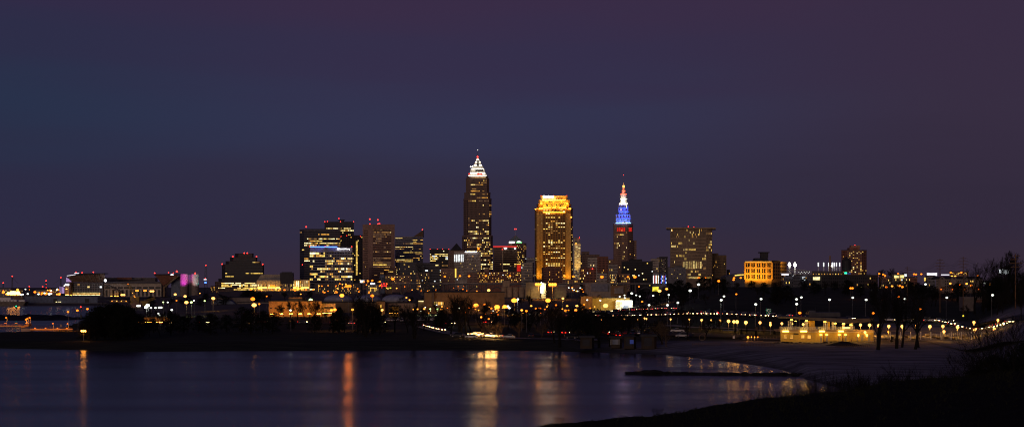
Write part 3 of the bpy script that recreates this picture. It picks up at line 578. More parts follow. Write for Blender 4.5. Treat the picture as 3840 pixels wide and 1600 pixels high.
for e, u0, u1 in ((0, 0, 1), (1, 0, 1)): B.panel(v, e, 922.5, 925, 'sign_red', 'light_strip', u0, u1, .1, .6)
B.panel(v, 0, 926, 1010, 'win_faint', 'light_strip', .97, 1.0, .2, .3); B.beacon(1895, 931.5, None, 3.6, 'sign_white', -1.5, 'sign'); B.box('sign', 1890, 1901, 928.5, 931, -1.6, -1, 'sign_white'); B.beacon(1931.5, 931, None, 3.6, 'sign_white', 1, 'sign'); B.box('sign', 1882, 1886, 932, 936, -1.4, -.8, 'sign_red')
B = Bld('office_tower', 'tower with green pyramid roof, white and green signs, twin red mast lamps', 3050, 1940, 'skyscraper')
v = B.vol([(1905, 6), (1938, 0), (1966, 4), (1974, 10)], 912, None, 'granite_brown', 30); v2 = B.vol([(1908, 8), (1960, 6)], 903.5, 911.4, 'granite_brown', 26); b = MB(); b.prism([(B.x(1908), B.D + 6), (B.x(1959), B.D + 6), (B.x(1959), B.D + 32), (B.x(1908), B.D + 32)], B.z(903), B.z(882), 0, .12); b.build('roof', 'roof_copper', B.root)
B.grid(v, 1, 918, 1050, 7, 22, .5, .5, .42, HOME + GOLDW, 'rand'); B.grid(v, 2, 918, 1050, 2, 22, .5, .5, .3, HOME, 'rand'); B.ribs(v, 1, 914, 1050, 7, .9, .5, 'granite_brown')
B.box('sign', 1909, 1929, 905, 910.5, 2, 3, 'sign_white'); B.box('sign', 1941, 1951, 903.5, 908.5, 2, 3, 'sign_white'); B.box('sign', 1936, 1957, 907.6, 909.6, 1.4, 1.9, 'sign_green'); B.cyl('mast', 1932, 858, 882, .4, .3, 'metal_grey', 18, 5); B.beacon(1930, 857, None, 1.9, dd=18); B.beacon(1936, 857, None, 1.9, dd=18)
B = Bld('office_tower', 'slim white tower right of gold tower, its lower half gold lit', 3000, 2163, 'office building')
v = B.vol([(2148, 6), (2154, 0), (2177, 4)], 912, None, 'white_stone', 22); v2 = B.vol([(2150, 8), (2175, 6)], 891, 911.4, 'limestone', 16); B.grid(v, 1, 916, 1075, 6, 28, .5, .5, .35, GOLDW, 'rand'); B.grid(v2, 0, 893, 911, 5, 3, .5, .5, 0); B.beacon(2173, 890, None, 1.6, dd=4); B.beacon(2160, 912, None, 2.6, 'lamp_far_warm', -2, 'facade_lamp')
spot('facade_spot', B.root, 2171, 1078, 2985, 2170, 940, 3003, 260000, (1, .55, .10), 30)
B = Bld('courthouse_tower', 'wide pale tower with thin overhanging flat roof and vertical fins', 2800, 2590, 'skyscraper')
v = B.vol([(2513, 4), (2516, 0), (2648, 2), (2669, 12)], 858, None, 'cream_wall', 36, roof=None); b = MB(); b.prism([(B.x(2498, -8), B.D - 8), (B.x(2684, -4), B.D - 4), (B.x(2684, 56), B.D + 56), (B.x(2500, 56), B.D + 56)], B.z(858) + .01, B.z(853)); b.build('roof', 'cream_wall', B.root)
B.box('penthouse', 2560, 2610, 850.5, 852.8, 10, 30, 'dark_panel')
B.grid(v, 1, 859, 891, 34, 4, .55, .92, .12, GOLDW, 'rand'); B.grid(v, 1, 894, 1046, 34, 13, .6, .6, .26, [('win_yellow', 5), ('win_pale', 3), ('win_amber', 1), ('win_dim', 2)], run=2.5); B.grid(v, 2, 859, 1046, 5, 18, .5, .62, .3, GOLDW, 'run')
B.ribs(v, 1, 858.5, 1047, 34, 1.1, .7, 'cream_wall'); B.ribs(v, 2, 858.5, 1047, 5, 1.1, .7, 'cream_wall')
for i in range(24): B.panel(v, 1, 978 + abs(i - 12) * .25, 1006, 'win_pale' if i % 3 else 'win_dim', 'window', .335 + i * .0225, .35 + i * .0225, .2, .15)
for px, py in ((2581, 848), (2602, 850.5)): B.beacon(px, py, None, 1.6, dd=12)
B = Bld('office_building', 'brown pale block with vertical ribs right of the overhanging roof tower', 2850, 2697, 'office building')
v = B.vol([(2669.5, 0), (2723, 0)], 957, None, 'tan_wall', 24); v2 = B.vol([(2670, 4), (2694, 4)], 950, 956.4, 'tan_wall', 14); B.ribs(v, 0, 958, 1047, 12, .9, .6, 'tan_wall'); B.grid(v, 0, 962, 1046, 12, 14, .5, .5, .05, HOME, 'rand')
B = Bld('office_building', 'small dark block at right end of the tall downtown row', 3000, 2731, 'office building')
v = B.vol([(2725, 0), (2737, 0)], 1011, None, 'dark_panel', 20); B.grid(v, 0, 1014, 1050, 3, 5, .5, .5, .05, HOME, 'rand')
B = Bld('silo_building', 'windowless grey concrete block in front of overhanging roof tower', 2200, 2538, 'industrial building')
v = B.vol([(2504, 2), (2508, 0), (2572, 4)], 1002, None, 'grey_wall', 22); v2 = B.vol([(2530, 6), (2558, 6)], 997, 1001.4, 'grey_wall', 10); B.grid(v, 1, 1006, 1062, 5, 4, .18, .2, .15, HOME, 'rand', u0=.1, u1=.9)
def generic(name, label, D, px0, px1, yt, m, cols, rows, p, mats=HOME, side=0, yb=1088, cat='building', fw=.5, fh=.5, depth=20, mode='rand'):
    global B
    B = Bld(name, label, D, (px0 + px1) / 2, cat)
    v = B.vol(([(px0, 10), (px0 + side, 0)] if side > 0 else [(px0, 0)]) + ([(px1 + side, 0), (px1, 10)] if side < 0 else [(px1, 0)]), yt, None, m, depth)
    e = 1 if side > 0 else 0; B.grid(v, e, yt + 3, yb, cols, rows, fw, fh, p, mats, mode)
    if side: B.grid(v, 0 if side > 0 else 1, yt + 3, yb, max(2, cols // 4), rows, fw, fh, p * .5, mats, mode)
    return v
generic('office_building', 'low dark block below the banded sloping roof tower', 2600, 1490, 1562, 984, 'slate_panel', 18, 12, .10, side=10)
generic('office_building', 'flat dark glass block left of the orange corner shaft', 2650, 1560, 1650, 986, 'slate_panel', 16, 10, .10, COOL, fw=.9, fh=.4)
generic('apartment_building', 'long red brick warehouse with rows of small lit windows, above the viaduct', 2350, 1790, 1955, 1018, 'brick_red', 30, 6, .45, HOME, yb=1058)
B.box('penthouse', 1815, 1834, 1006, 1017.4, 4, 14, 'brick_brown')
generic('office_building', 'plain dark brown block below the hotel', 2400, 1752, 1800, 1022, 'brick_brown', 10, 7, .04)
generic('office_building', 'dark shaft block in front of the red glowing roof line tower', 2550, 1905, 1925, 998, 'dark_panel', 4, 10, .03)
generic('office_building', 'orange red lit narrow block between dark shaft and cream block', 2650, 1938, 1953, 991, 'brick_red', 3, 6, .3)
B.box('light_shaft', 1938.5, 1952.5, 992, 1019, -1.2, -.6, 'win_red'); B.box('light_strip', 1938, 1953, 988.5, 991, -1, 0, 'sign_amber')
generic('office_building', 'cream block with small windows left of the gold tower', 2750, 1955, 2003, 985, 'limestone', 10, 10, .07, side=-6)
generic('office_building', 'white topped small block peeking beside the gold tower', 3000, 1974, 2004, 967, 'white_stone', 9, 8, .05)
generic('apartment_building', 'dark brick block standing before the base of the gold tower', 2500, 2031, 2108, 1003, 'brick_red', 14, 9, .12, HOME, side=8)
B.box('penthouse', 2048, 2078, 999, 1002.4, 4, 14, 'brick_red')
generic('warehouse', 'low orange brick building with arched front below gold tower', 2250, 2108, 2186, 1048, 'brick_brown', 12, 2, .3, HOME, yb=1066)
generic('office_building', 'dark block right of the slim white tower', 2700, 2177, 2248, 955, 'granite_brown', 14, 16, .05, side=20)
generic('office_building', 'cream framed block in front of dark block right of slim white tower', 2500, 2204, 2242, 966, 'limestone', 8, 12, .12, COOL)
generic('office_building', 'tall plain maroon block left of spire tower', 2400, 2240, 2281, 962, 'brick_red', 8, 14, .03)
generic('office_building', 'flat roofed block behind the maroon block', 2900, 2180, 2210, 944, 'granite_brown', 6, 14, .03)
generic('apartment_building', 'dark red brick block with a red lamp, left of pale lit panel block', 2250, 2175, 2236, 1005, 'brick_red', 12, 8, .08)
B.beacon(2222, 1007, None, 2.0, dd=-2)
generic('office_building', 'pale panel block under an orange street lamp', 2200, 2238, 2277, 1024, 'limestone', 8, 6, .02)
generic('office_building', 'pale block with a patch of bright yellow windows', 2230, 2288, 2314, 1024, 'limestone', 7, 7, .55, GOLDW)
generic('office_building', 'brown block with sparse lights right of patch lit block', 2260, 2314, 2362, 1026, 'brick_brown', 12, 6, .2)
generic('office_building', 'square black block without lights below the spire tower', 2350, 2330, 2448, 980, 'dark_panel', 26, 14, .03, COOL, fw=.85)
B.box('penthouse', 2361, 2408, 971, 979.4, 6, 22, 'roof_dark')
generic('office_building', 'cream block with lit windows right of the square black block', 2650, 2440, 2500, 970, 'limestone', 14, 12, .22, HOME)
B.box('penthouse', 2465, 2483, 965, 969.4, 4, 16, 'tan_wall')
generic('office_building', 'low cream roofed block below the spire tower', 2500, 2281, 2316, 991, 'limestone', 9, 8, .1)
generic('office_building', 'dim brown block above the old lift bridge truss', 2420, 1562, 1610, 1022, 'brick_brown', 12, 6, .25)
generic('warehouse', 'low reddish warehouse with lit windows below the brown slab tower', 2300, 1445, 1540, 1032, 'brick_brown', 18, 5, .3, HOME, yb=1062)
generic('warehouse', 'blue grey shed between low brown block and orange lit house', 2200, 1424, 1442, 1030, 'blue_wall', 3, 2, 0)
generic('warehouse', 'orange lit narrow house left of reddish warehouse', 2180, 1446, 1470, 1044, 'tan_wall', 4, 3, .3)
generic('office_building', 'low office frame under the glass block with white sign', 2150, 1180, 1352, 1062, 'concrete_dark', 30, 5, .20, HOME, yb=1100, fw=.3, fh=.7)
generic('office_building', 'white low block with lit roof sign left of red neon', 2050, 1375, 1420, 1066, 'grey_wall', 8, 3, .2)
B.text('dicn', 1388, 1064.5, 6.5, 'sign_white', -.6, 18); B.box('light_strip', 1388, 1408, 1078, 1080, -1, 0, 'sign_amber'); B.box('sign', 1350, 1366, 1050, 1059, 1, 2, 'sign_soft')
for px in (1389, 1405): B.box('light_shaft', px, px + 2, 1080, 1092, -1, -.4, 'sign_amber')
B.box('sign_post', 1357, 1358.5, 1059, 1090, 1, 2, 'metal_dark')
# ------------------------------------------------------------------ stadium and port
B = Bld('stadium', 'football stadium with leaning concrete grandstands and glass front', 2500, 420, 'stadium')
def slab(name, pts, m, t=1.5):      # a panel through (px, py, dd) corners, t metres thick
    mb = MB(); P = [(B.x(px, dd), B.D + dd, B.z(py)) for px, py, dd in pts]
    mb.hexa(P, [(x, y + t, z) for x, y, z in P]); return mb.build(name, m, B.root)
slab('grandstand', [(272, 1057, 4), (386, 1058, 4), (392, 1026, -9), (252, 1035, -9)], 'granite_brown', 3)
for i in range(6):
    x0 = 300 + i * 17; slab('buttress', [(x0 + 10, 1058, 2.5), (x0 + 14, 1058, 2.5), (x0 - 6 + i * 2.2, 1029.5 - i * .3, -10.5), (x0 - 10 + i * 2.2, 1029.8 - i * .3, -10.5)], 'concrete', 1.2)
slab('roof', [(250, 1035, -10), (392, 1026, -10), (392, 1023.5, -10), (300, 1024, -10), (278, 1028, -10), (250, 1033, -10)], 'roof_dark', 24)
slab('light_strip', [(251, 1034.6, -10.6), (283, 1029.5, -10.6), (283, 1028, -10.6), (251, 1032.8, -10.6)], 'sign_soft', .5); slab('light_box', [(279, 1025.2, -8), (294, 1025.2, -8), (294, 1022.8, -8), (279, 1022.8, -8)], 'sign_soft', 4)
for px, py in ((284, 1020.5), (308, 1022), (350, 1020)): B.beacon(px, py, None, 2.2, dd=-4)
slab('screen', [(248, 1056, 6), (268, 1056, 6), (256, 1044, 6), (248, 1040, 6)], 'screen_lavender', 1); slab('screen', [(223.5, 1099, -6), (240, 1099, -6), (240, 1077, -6), (223.5, 1073, -6)], 'screen_lavender', 1.5)
slab('sign_lettering', [(244, 1069.5, -5), (259, 1070, -5), (259, 1063.5, -5), (244, 1063, -5)], 'sign_white', .6); slab('sign', [(246.2, 1067.8, -5.4), (248.6, 1067.8, -5.4), (248.6, 1065, -5.4), (246.2, 1065, -5.4)], 'dark_panel', .3); B.beacon(241, 1070.5, None, 1.6, 'beacon_white', -6, 'lamp')
B.box('wall', 243, 260, 1071, 1112, 2, 20, 'tan_wall'); B.box('floodlight', 246, 258, 1104, 1105.5, -3, -2, 'flood_amber'); B.box('floodlight', 247, 251, 1082, 1083, -1, 0, 'flood_amber')
B.box('pillar', 259, 264, 1056, 1112, -6, 0, 'brick_brown'); B.box('pillar', 264.2, 269.5, 1056, 1112, -2, 4, 'tan_wall'); B.box('floodlight', 265, 269, 1105, 1106.5, -5, -4, 'flood_gold')
B.box('wall', 272, 386, 1058, 1112, 4, 40, 'slate_panel'); v = Vol(); v.front = [(B.x(272, 4), B.D + 4), (B.x(383, 4), B.D + 4)]
B.grid(v, 0, 1063, 1094, 12, 4, .92, .9, .03, COOL, 'rand', glass='glass_blue'); B.ribs(v, 0, 1063, 1106, 12, .5, .5, 'silver_panel'); B.ribs(v, 0, 1063, 1106, 5, .5, .6, 'silver_panel', horiz=True)
for y, mk in ((1096.5, 'win_pale'), (1100.5, 'win_amber'), (1104.5, 'win_bright')): B.panel(v, 0, y, y + 1.5, mk, 'window', .0, .93, .7, .2)
B.beacon(395, 1051, None, 5.2, 'sign_white', -12, 'scoreboard_lamp')
B.box('wall', 388, 605, 1061, 1112, 8, 60, 'limestone'); B.box('grandstand', 388, 582, 1040, 1062, 62, 80, 'concrete_dark'); B.box('rail', 388, 582, 1038.6, 1039.6, 60, 61, 'silver_panel'); B.box('roof', 392, 606, 1055, 1061.5, 4, 58, 'slate_panel'); B.box('scoreboard', 438, 494, 1038.5, 1047.5, 54, 58, 'brick_red'); B.box('scoreboard', 494.3, 530, 1044, 1047, 54, 58, 'slate_panel')
v = Vol(); v.front = [(B.x(392, 8), B.D + 8), (B.x(604, 8), B.D + 8)]; B.grid(v, 0, 1074, 1082, 9, 1, .8, .8, 0); B.grid(v, 0, 1086, 1110, 14, 1, .5, 1, .0)
slab('stair', [(388, 1071, 0), (402, 1071, 0), (452, 1095, 0), (452, 1091, 0), (403, 1066, 0), (388, 1066, 0)], 'concrete_dark', 6)
for px, h in ((414, 1085), (428, 1090), (437, 1091)): B.box('pillar', px, px + 7, h, 1112, 1, 5, 'limestone'); B.box('floodlight', px + 1, px + 6, 1109, 1110, -4, -3, 'flood_gold')
slab('grandstand', [(612, 1071, 4), (640, 1060, 4), (664, 1031, -6), (578, 1031, -6), (590, 1042, -3)], 'brick_red', 3); slab('roof', [(577, 1031, -8), (672, 1031, -8), (672, 1026.5, -8), (580, 1027, -8)], 'roof_dark', 26)
slab('buttress', [(612, 1078, -2), (618, 1078, -2), (672, 1034, -4), (660, 1034, -4)], 'tan_wall', 3); B.box('wall', 642, 675, 1050, 1112, 8, 40, 'blue_wall'); B.box('pillar', 611, 618, 1072, 1112, 2, 8, 'tan_wall'); B.box('wall', 640, 676, 1034, 1049.5, 10, 36, 'tan_wall')
for px, py, r in ((580, 1023, 2.2), (632, 1021.5, 1.8), (650, 1023, 1.6), (663, 1017, 3.4)): B.beacon(px, py, 1027, r, dd=0)
B.box('light_box', 640, 650, 1028, 1030.5, -9, -8.4, 'sign_white')
B = Bld('ramp_tower', 'pair of round drum towers lit magenta and pale teal beside stadium', 2440, 710, 'tower')
B.cyl('drum', 690, 1027, 1112, 15, 15, 'concrete', 12, 20); B.cyl('drum', 732, 1027, 1112, 14, 14, 'concrete', 12, 20); B.box('stair_tower', 705, 719, 1029, 1112, 14, 20, 'metal_dark')
for i in range(5): B.cyl('drum_ring', 690, 1036 + i * 14, 1037 + i * 14, 15.3, 15.3, 'concrete', 12, 20)
for px, py, c, p in ((682, 1092, (.70, .03, .85), 17000), (692, 1090, (.85, .06, .70), 15000), (700, 1092, (1, .25, .5), 5000), (725, 1092, (1, .42, .50), 9000), (735, 1090, (.7, .62, .55), 7000), (745, 1092, (.03, .75, .8), 9000)): spot('drum_spot', B.root, px, py, 2423, px, 1045, 2441, p * 3.6, c, 58)
B.beacon(732, 1024, None, 2.8, dd=8)
def mast(px, yt, D, label, r=2.2, arms=0, lamps=(), w=1.2):
    global B
    B = Bld('lattice_mast', label, D, px, 'mast'); k = D / F; z1 = B.z(yt); mb = MB(); z0 = B.gz; h = w
    x, y = B.x(px), D
    for sx, sy in ((-1, -1), (1, -1), (1, 1), (-1, 1)): mb.bar((x + sx * h, y + sy * h, z0), (x + sx * h * .4, y + sy * h * .4, z1), .25)
    n = max(4, int((z1 - z0) / (2.4 * w))); 
    for i in range(n):
        u0, u1 = i / n, (i + 1) / n; q0, q1 = h * (1 - .6 * u0), h * (1 - .6 * u1); za, zb = z0 + (z1 - z0) * u0, z0 + (z1 - z0) * u1
        mb.bar((x - q0, y - q0, za), (x + q1, y - q1, zb), .16); mb.bar((x + q0, y - q0, za), (x - q1, y - q1, zb), .16)
    mb.build('lattice', 'metal_dark', B.root); B.beacon(px, yt - 1, None, r, dd=0)
    for q, py, mk in lamps: B.beacon(q, py, None, 2.2, mk, -2, 'lamp')
mast(772, 995, 2500, 'tall lattice mast right of magenta drum towers', 2.0, w=2.4); B.box('sign', 767, 774, 1056, 1061, -4, -3.5, 'sign_blue'); B.box('lamp', 764, 774, 1045.5, 1049, -4, -3, 'sign_soft'); B.beacon(770, 1043, None, 1.4, dd=-4)
for px, yt, D in ((12, 1061, 2900), (46, 1036, 2600), (110, 1074, 2500), (160, 1075, 2700), (173, 1053, 3100), (228, 1041, 2450)):
    mast(px, yt, D, {12: 'short mast with red lamp at far left edge of the port', 46: 'mast with red lamp rising above the big orange floodlight', 110: 'low mast with red lamp right of the big orange floodlight', 160: 'low mast with red lamp in the middle of port lights', 173: 'radio mast with two red lamps above port lights', 228: 'crane mast with red lamp left of stadium screens'}[px])
    if px == 173: B.beacon(173, 1065, None, 1.5); B.beacon(173, 1077, None, 1.5)
    if px in (46, 228): mb = MB(); mb.bar((B.x(px), D, B.z(yt + 3)), (B.x(px + (22 if px == 46 else -30)), D, B.z(yt + 26)), .3); mb.build('jib', 'metal_dark', B.root)
    if px == 110: B.beacon(110, 1085, None, 1.5, 'lamp_far_orange', -2, 'lamp')
generic('warehouse', 'long blue grey quayside shed with two dark doors', 2075, 92, 366, 1109, 'blue_wall', 20, 1, 0, yb=1109.5, depth=60)
for l, r_ in ((200, 214), (318, 334)): B.box('door', l, r_, 1119, 1134, -.4, .1, 'dark_panel')
for l, r_ in ((209, 214), (218, 221), (223, 228)): B.box('lamp', l, r_, 1130, 1132, -1.2, -.6, 'win_bright')
mb = MB(); mb.box(X(-1400, 2040), X(400, 2040), 2040, 2046, -1, 2.9); o = mb.build('quay_wall', 'concrete_dark', None, 'structure')
B = Bld('moored_ship', 'pale low ship moored under the big orange floodlight', 2028, 40, 'ship'); B.gz = 0
mb = MB(); z = lambda y: Z(y, 2020); x = lambda p: X(p, 2020); mb.hexa([(x(-120), 2018, 0), (x(88), 2018, 0), (x(94), 2026, 0), (x(-120), 2034, 0)], [(x(-120), 2016, z(1130)), (x(100), 2016, z(1130)), (x(104), 2026, z(1130)), (x(-120), 2034, z(1130))]); mb.build('hull', 'concrete', B.root)
for l, r_, t, b_ in ((-60, 62, 1122, 1130), (-40, 40, 1115, 1122), (70, 92, 1124, 1130)): mb = MB(); mb.box(x(l), x(r_), 2020, 2030, z(b_) + .01, z(t)); mb.build('cabin', 'white_paint', B.root)
mb = MB()
for i in range(9): mb.face([(x(-50 + i * 12), 2019.8, z(1128)), (x(-43 + i * 12), 2019.8, z(1128)), (x(-43 + i * 12), 2019.8, z(1125)), (x(-50 + i * 12), 2019.8, z(1125))])
mb.build('glazing', 'glass', B.root)
# far port and shore sheds
for i, (px, w_, yt, D, m_) in enumerate(((-30, 70, 1080, 2700, 'grey_wall'), (45, 40, 1084, 2500, 'tan_wall'), (130, 60, 1086, 2600, 'grey_wall'), (195, 30, 1082, 2700, 'brick_brown'), (560, 40, 1085, 2650, 'brick_brown'), (790, 30, 1072, 2700, 'granite_brown'))):
    generic('warehouse', ['low shed at far left edge of the port', 'tan shed beside the big orange floodlight', 'grey shed behind the port lights', 'brown shed left of the stadium screens', 'brown block behind the stadium cranes', 'low brown block left of the ziggurat office'][i], D, px, px + w_, yt, m_, 10, 3, .25, HOME, yb=1095)
B.box('sign', 800, 812, 1076, 1078, -1, -.4, 'win_amber')
# excavator crane on the left and the stadium-side yard
def crane(px, D, tip, foot, label, m='yellow_wall'):
    global B
    B = Bld('mobile_crane', label, D, px, 'crane'); k = D / F
    P, Q = Vector((B.x(foot[0]), D, B.z(foot[1]))), Vector((B.x(tip[0]), D, B.z(tip[1]))); mb = MB(); w = 1.3
    u = (Q - P).normalized(); s_ = u.cross(Vector((0, 1, 0))).normalized()
    for a in (-1, 1):
        for d in (-1, 1): mb.bar(P + s_ * w * a + Vector((0, d, 0)), Q + s_ * w * .6 * a + Vector((0, d, 0)), .28)
    n = 12
    for i in range(n):
        a, b_ = P + (Q - P) * (i / n), P + (Q - P) * ((i + 1) / n); mb.bar(a + s_ * w - Vector((0, 1, 0)), b_ - s_ * w - Vector((0, 1, 0)), .2)
    mb.build('boom', m, B.root); mb = MB(); x, y = P.x, D; mb.box(x - 5, x + 4, y - 2, y + 2, B.gz + 1.2, P.z); mb.build('cab', m, B.root); mb = MB(); mb.box(x - 6, x + 6, y - 2.4, y + 2.4, B.gz - .3, B.gz + 1.2); mb.build('crawler', 'metal_dark', B.root)
crane(510, 1750, (480, 1064), (508, 1112), 'yellow lattice boom crane among white floodlights by the stadium'); 
for q, py in ((480, 1064), (503, 1108), (497, 1098), (506, 1113)): B.beacon(q, py, None, 1.5, 'lamp_far_orange' if py < 1070 else 'lamp_far_warm', -2, 'lamp')
crane(546, 1650, (582, 1117), (548, 1128), 'small yellow crane with lowered boom among white floodlights')
crane(512, 1500, (494, 1118), (514, 1136), 'short amber crane boom below the yellow lattice crane', 'brick_brown')
B = Bld('construction_barge', 'flat work platform lit amber beside the quayside shed', 1700, 445, 'platform')
B.box('deck', 412, 480, 1128, 1133, 0, 14, 'tan_wall'); B.box('cabin', 418, 442, 1124, 1127.8, 4, 10, 'cream_wall'); B.box('cabin', 455, 472, 1124, 1127.8, 4, 10, 'cream_wall')
for px in (420, 438, 455, 473): B.beacon(px, 1128, None, 1.7, 'lamp_warm' if px == 438 else 'lamp_far_warm', -2, 'lamp')

# ------------------------------------------------------------------ industrial flats in the middle
def shed(name, label, D, px0, px1, yt, m, depth=30, side=0, cat='warehouse', roof='roof_dark', yb=None):
    global B
    B = Bld(name, label, D, (px0 + px1) / 2, cat)
    f_ = [(px0, 14), (px0 + side, 0), (px1, 0)] if side > 0 else [(px0, 0), (px1, 0)]
    return B.vol(f_, yt, yb, m, depth, roof=roof)
v = shed('warehouse', 'low shed glowing orange behind the left shore trees', 930, 508, 636, 1190, 'tan_wall', 12); B.box('floodlight', 515, 570, 1206, 1207.5, -4, -3.4, 'flood_orange'); B.box('floodlight', 585, 630, 1206, 1207.5, -4, -3.4, 'flood_orange')
v = shed('warehouse', 'broad white roofed shed with curved dark front', 1500, 792, 948, 1116, 'concrete', 50)
b = MB(); b.hexa([(B.x(806), B.D - 10, B.gz), (B.x(890), B.D - 10, B.gz), (B.x(890), B.D - 1, B.gz), (B.x(806), B.D - 1, B.gz)], [(B.x(818), B.D - 10, B.z(1124)), (B.x(872), B.D - 10, B.z(1126)), (B.x(872), B.D - 1, B.z(1124)), (B.x(818), B.D - 1, B.z(1122))]); b.build('porch', 'blue_wall', B.root)
v = shed('warehouse', 'pale lower annex right of the white roofed shed', 1480, 890, 1008, 1133, 'concrete', 30)
v = shed('warehouse', 'orange lit brick building with raised middle block, behind bare trees', 1000, 1008, 1206, 1130, 'tan_wall', 40); B.box('wall', 1082, 1134, 1114, 1129.3, 2, 20, 'tan_wall')
B.grid(v, 0, 1150, 1160, 12, 1, .4, .5, 0)
for px in (1020, 1055, 1090, 1125, 1160, 1195): B.box('floodlight', px - 6, px + 6, 1174, 1176, -7, -6, 'flood_orange'); spot('facade_spot', B.root, px, 1173, 989, px, 1140, 1001, 2600, (1, .32, .025), 120)  # unseen spots added to push the orange further up the wall
v = shed('warehouse', 'yellow lit flat block with dark ribbon window, right of orange lit building', 1005, 1206, 1258, 1138, 'cream_wall', 20); B.grid(v, 0, 1149, 1156, 1, 1, .7, .9, 0); B.box('floodlight', 1210, 1254, 1172, 1173, -8, -7.4, 'flood_amber'); spot('facade_spot', B.root, 1232, 1170, 994, 1232, 1150, 1006, 3000, (1, .42, .05), 130)  # the spot is added to lift this wall's brightness, source unseen
v = shed('warehouse', 'long low tan block behind the yellow lit flat block', 1100, 1200, 1420, 1133, 'tan_wall', 40)
def dome(px0, px1, yt, yb, D, label):
    global B
    B = Bld('salt_dome', label, D, (px0 + px1) / 2, 'storage dome'); k = D / F; r = (px1 - px0) / 2 * k; mb = MB(); cx = B.x((px0 + px1) / 2); H = B.z(yt) - B.z(yb); n = 20; zb = B.z(yb); rings = []
    for i in range(7):
        t = i / 6; rings.append([(cx + r * math.cos(t * 1.45) * math.cos(2 * math.pi * j / n), D + 22 + r * math.cos(t * 1.45) * math.sin(2 * math.pi * j / n), zb + H * math.sin(t * 1.57)) for j in range(n)])
    for a, b_ in zip(rings, rings[1:]):
        for j in range(n): mb.face([a[j], a[(j + 1) % n], b_[(j + 1) % n], b_[j]])
    mb.face(rings[-1]); mb.build('roof', 'roof_blue', B.root); mb = MB(); mb.cyl(cx, D + 22, B.gz - 1, zb - .05, r * .97, r * .97, n); mb.build('wall', 'concrete_dark', B.root)
    mb = MB(); mb.cyl(cx, D + 22, zb - .9, zb - .3, r * 1.02, r * 1.02, n); mb.build('eave', 'silver_panel', B.root)
dome(1203, 1312, 1105, 1125, 1350, 'pale blue domed roof left of three, behind a large starlike lamp'); dome(1318, 1422, 1106, 1125, 1350, 'middle pale blue domed roof, half hidden by tall bare trees'); dome(1424, 1530, 1104, 1126, 1340, 'rightmost pale blue domed roof above a yellow lit shed')
v = shed('warehouse', 'plain tan block between the domes and bare trees', 1060, 1412, 1444, 1130, 'tan_wall', 20); B.box('light_shaft', 1427, 1429.5, 1141, 1152, -.5, -.1, 'sign_amber'); spot('facade_spot', B.root, 1428, 1170, 1048, 1428, 1145, 1061, 1500, (1, .36, .04), 130)  # spot added only to warm this wall, source unseen
v = shed('warehouse', 'low grey wall building under the rightmost dome', 1070, 1444, 1560, 1136, 'concrete', 20)
v = shed('warehouse', 'small yellow lit shed below the rightmost dome', 1000, 1458, 1495, 1150, 'yellow_wall', 12, side=12); B.box('door', 1477, 1492, 1164, 1175, -.3, .1, 'dark_panel'); B.box('floodlight', 1460, 1490, 1172, 1173.2, -6, -5.5, 'flood_amber')
v = shed('warehouse', 'large plain brown box building behind wide bare trees', 1060, 1590, 1892, 1096, 'tan_wall', 60); B.box('wall', 1592, 1622, 1096.8, 1150, -3, 0, 'tan_wall'); B.box('pillar', 1622.2, 1627, 1096.8, 1150, -5, 0, 'concrete_dark')
B.grid(v, 0, 1131, 1143, 8, 1, .8, .9, .8, GOLDW, 'rand', u0=.125, u1=.26); B.box('lamp', 1634, 1640, 1141, 1144, -2, -1, 'sign_white')
for px in (1640, 1700, 1770, 1840): spot('facade_spot', B.root, px, 1160, 1046, px, 1115, 1061, 900, (1, .34, .03), 120)  # added wall-wash spots, standing in for street-lamp glow
v = shed('warehouse', 'low porch lit warm beside the brown box building', 1070, 1567, 1590, 1125, 'tan_wall', 20); B.box('light_strip', 1569, 1588, 1128, 1130, -1, -.4, 'win_bright')
v = shed('silo_building', 'pale square concrete hopper box above the viaduct line', 1900, 1882, 1911, 1051, 'cream_wall', 14, yb=1075, side=3)
B.box('wall', 1886, 1908, 1075.2, 1110, 3, 10, 'concrete')
B = Bld('conveyor', 'slanting conveyor gallery rising from the hopper box', 1905, 1950, 'conveyor'); slab('gallery', [(1911, 1072, 0), (1911, 1069, 0), (1990, 1050, 0), (1990, 1054, 0)], 'concrete_dark', 3)
for px in (1935, 1965, 1988): B.box('leg', px, px + 1, 1060, 1110, 1, 2, 'metal_dark')
B = Bld('silo_block', 'row of pale round grain silos below the viaduct line', 1850, 1945, 'silo')
for i in range(5): B.cyl('silo', 1890 + i * 22, 1076, 1125, 10.5, 10.5, 'cream_wall', 12, 16)
v = shed('silo_building', 'wide tan elevator block beside a glaring double floodlight', 1800, 1972, 2032, 1058, 'tan_wall', 20)
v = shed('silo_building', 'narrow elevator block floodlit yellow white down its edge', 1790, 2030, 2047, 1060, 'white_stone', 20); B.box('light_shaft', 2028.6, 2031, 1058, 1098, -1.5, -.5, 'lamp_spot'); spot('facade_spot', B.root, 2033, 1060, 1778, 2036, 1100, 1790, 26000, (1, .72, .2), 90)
v = shed('silo_building', 'dim concrete elevator block right of the double floodlight', 1820, 2050, 2124, 1066, 'concrete', 20); B.box('louvre', 2094, 2122, 1066.6, 1074, -.4, .1, 'grey_wall')
v = shed('silo_building', 'big dim grey windowless block above the yellow lit depot', 1750, 2195, 2290, 1059, 'grey_wall', 30, side=22); B.box('wall', 2216, 2280, 1064, 1092, -2.5, -.3, 'blue_wall')
v = shed('silo_building', 'grey block with a pale gabled front, right of windowless block', 1740, 2290, 2350, 1070, 'tan_wall', 30)
B.box('wall', 2304, 2338, 1080, 1100, -4, -.3, 'grey_wall'); slab('roof', [(2303, 1080, -4.2), (2339, 1071, -4.2), (2339, 1080, -4.2)], 'concrete', 4)
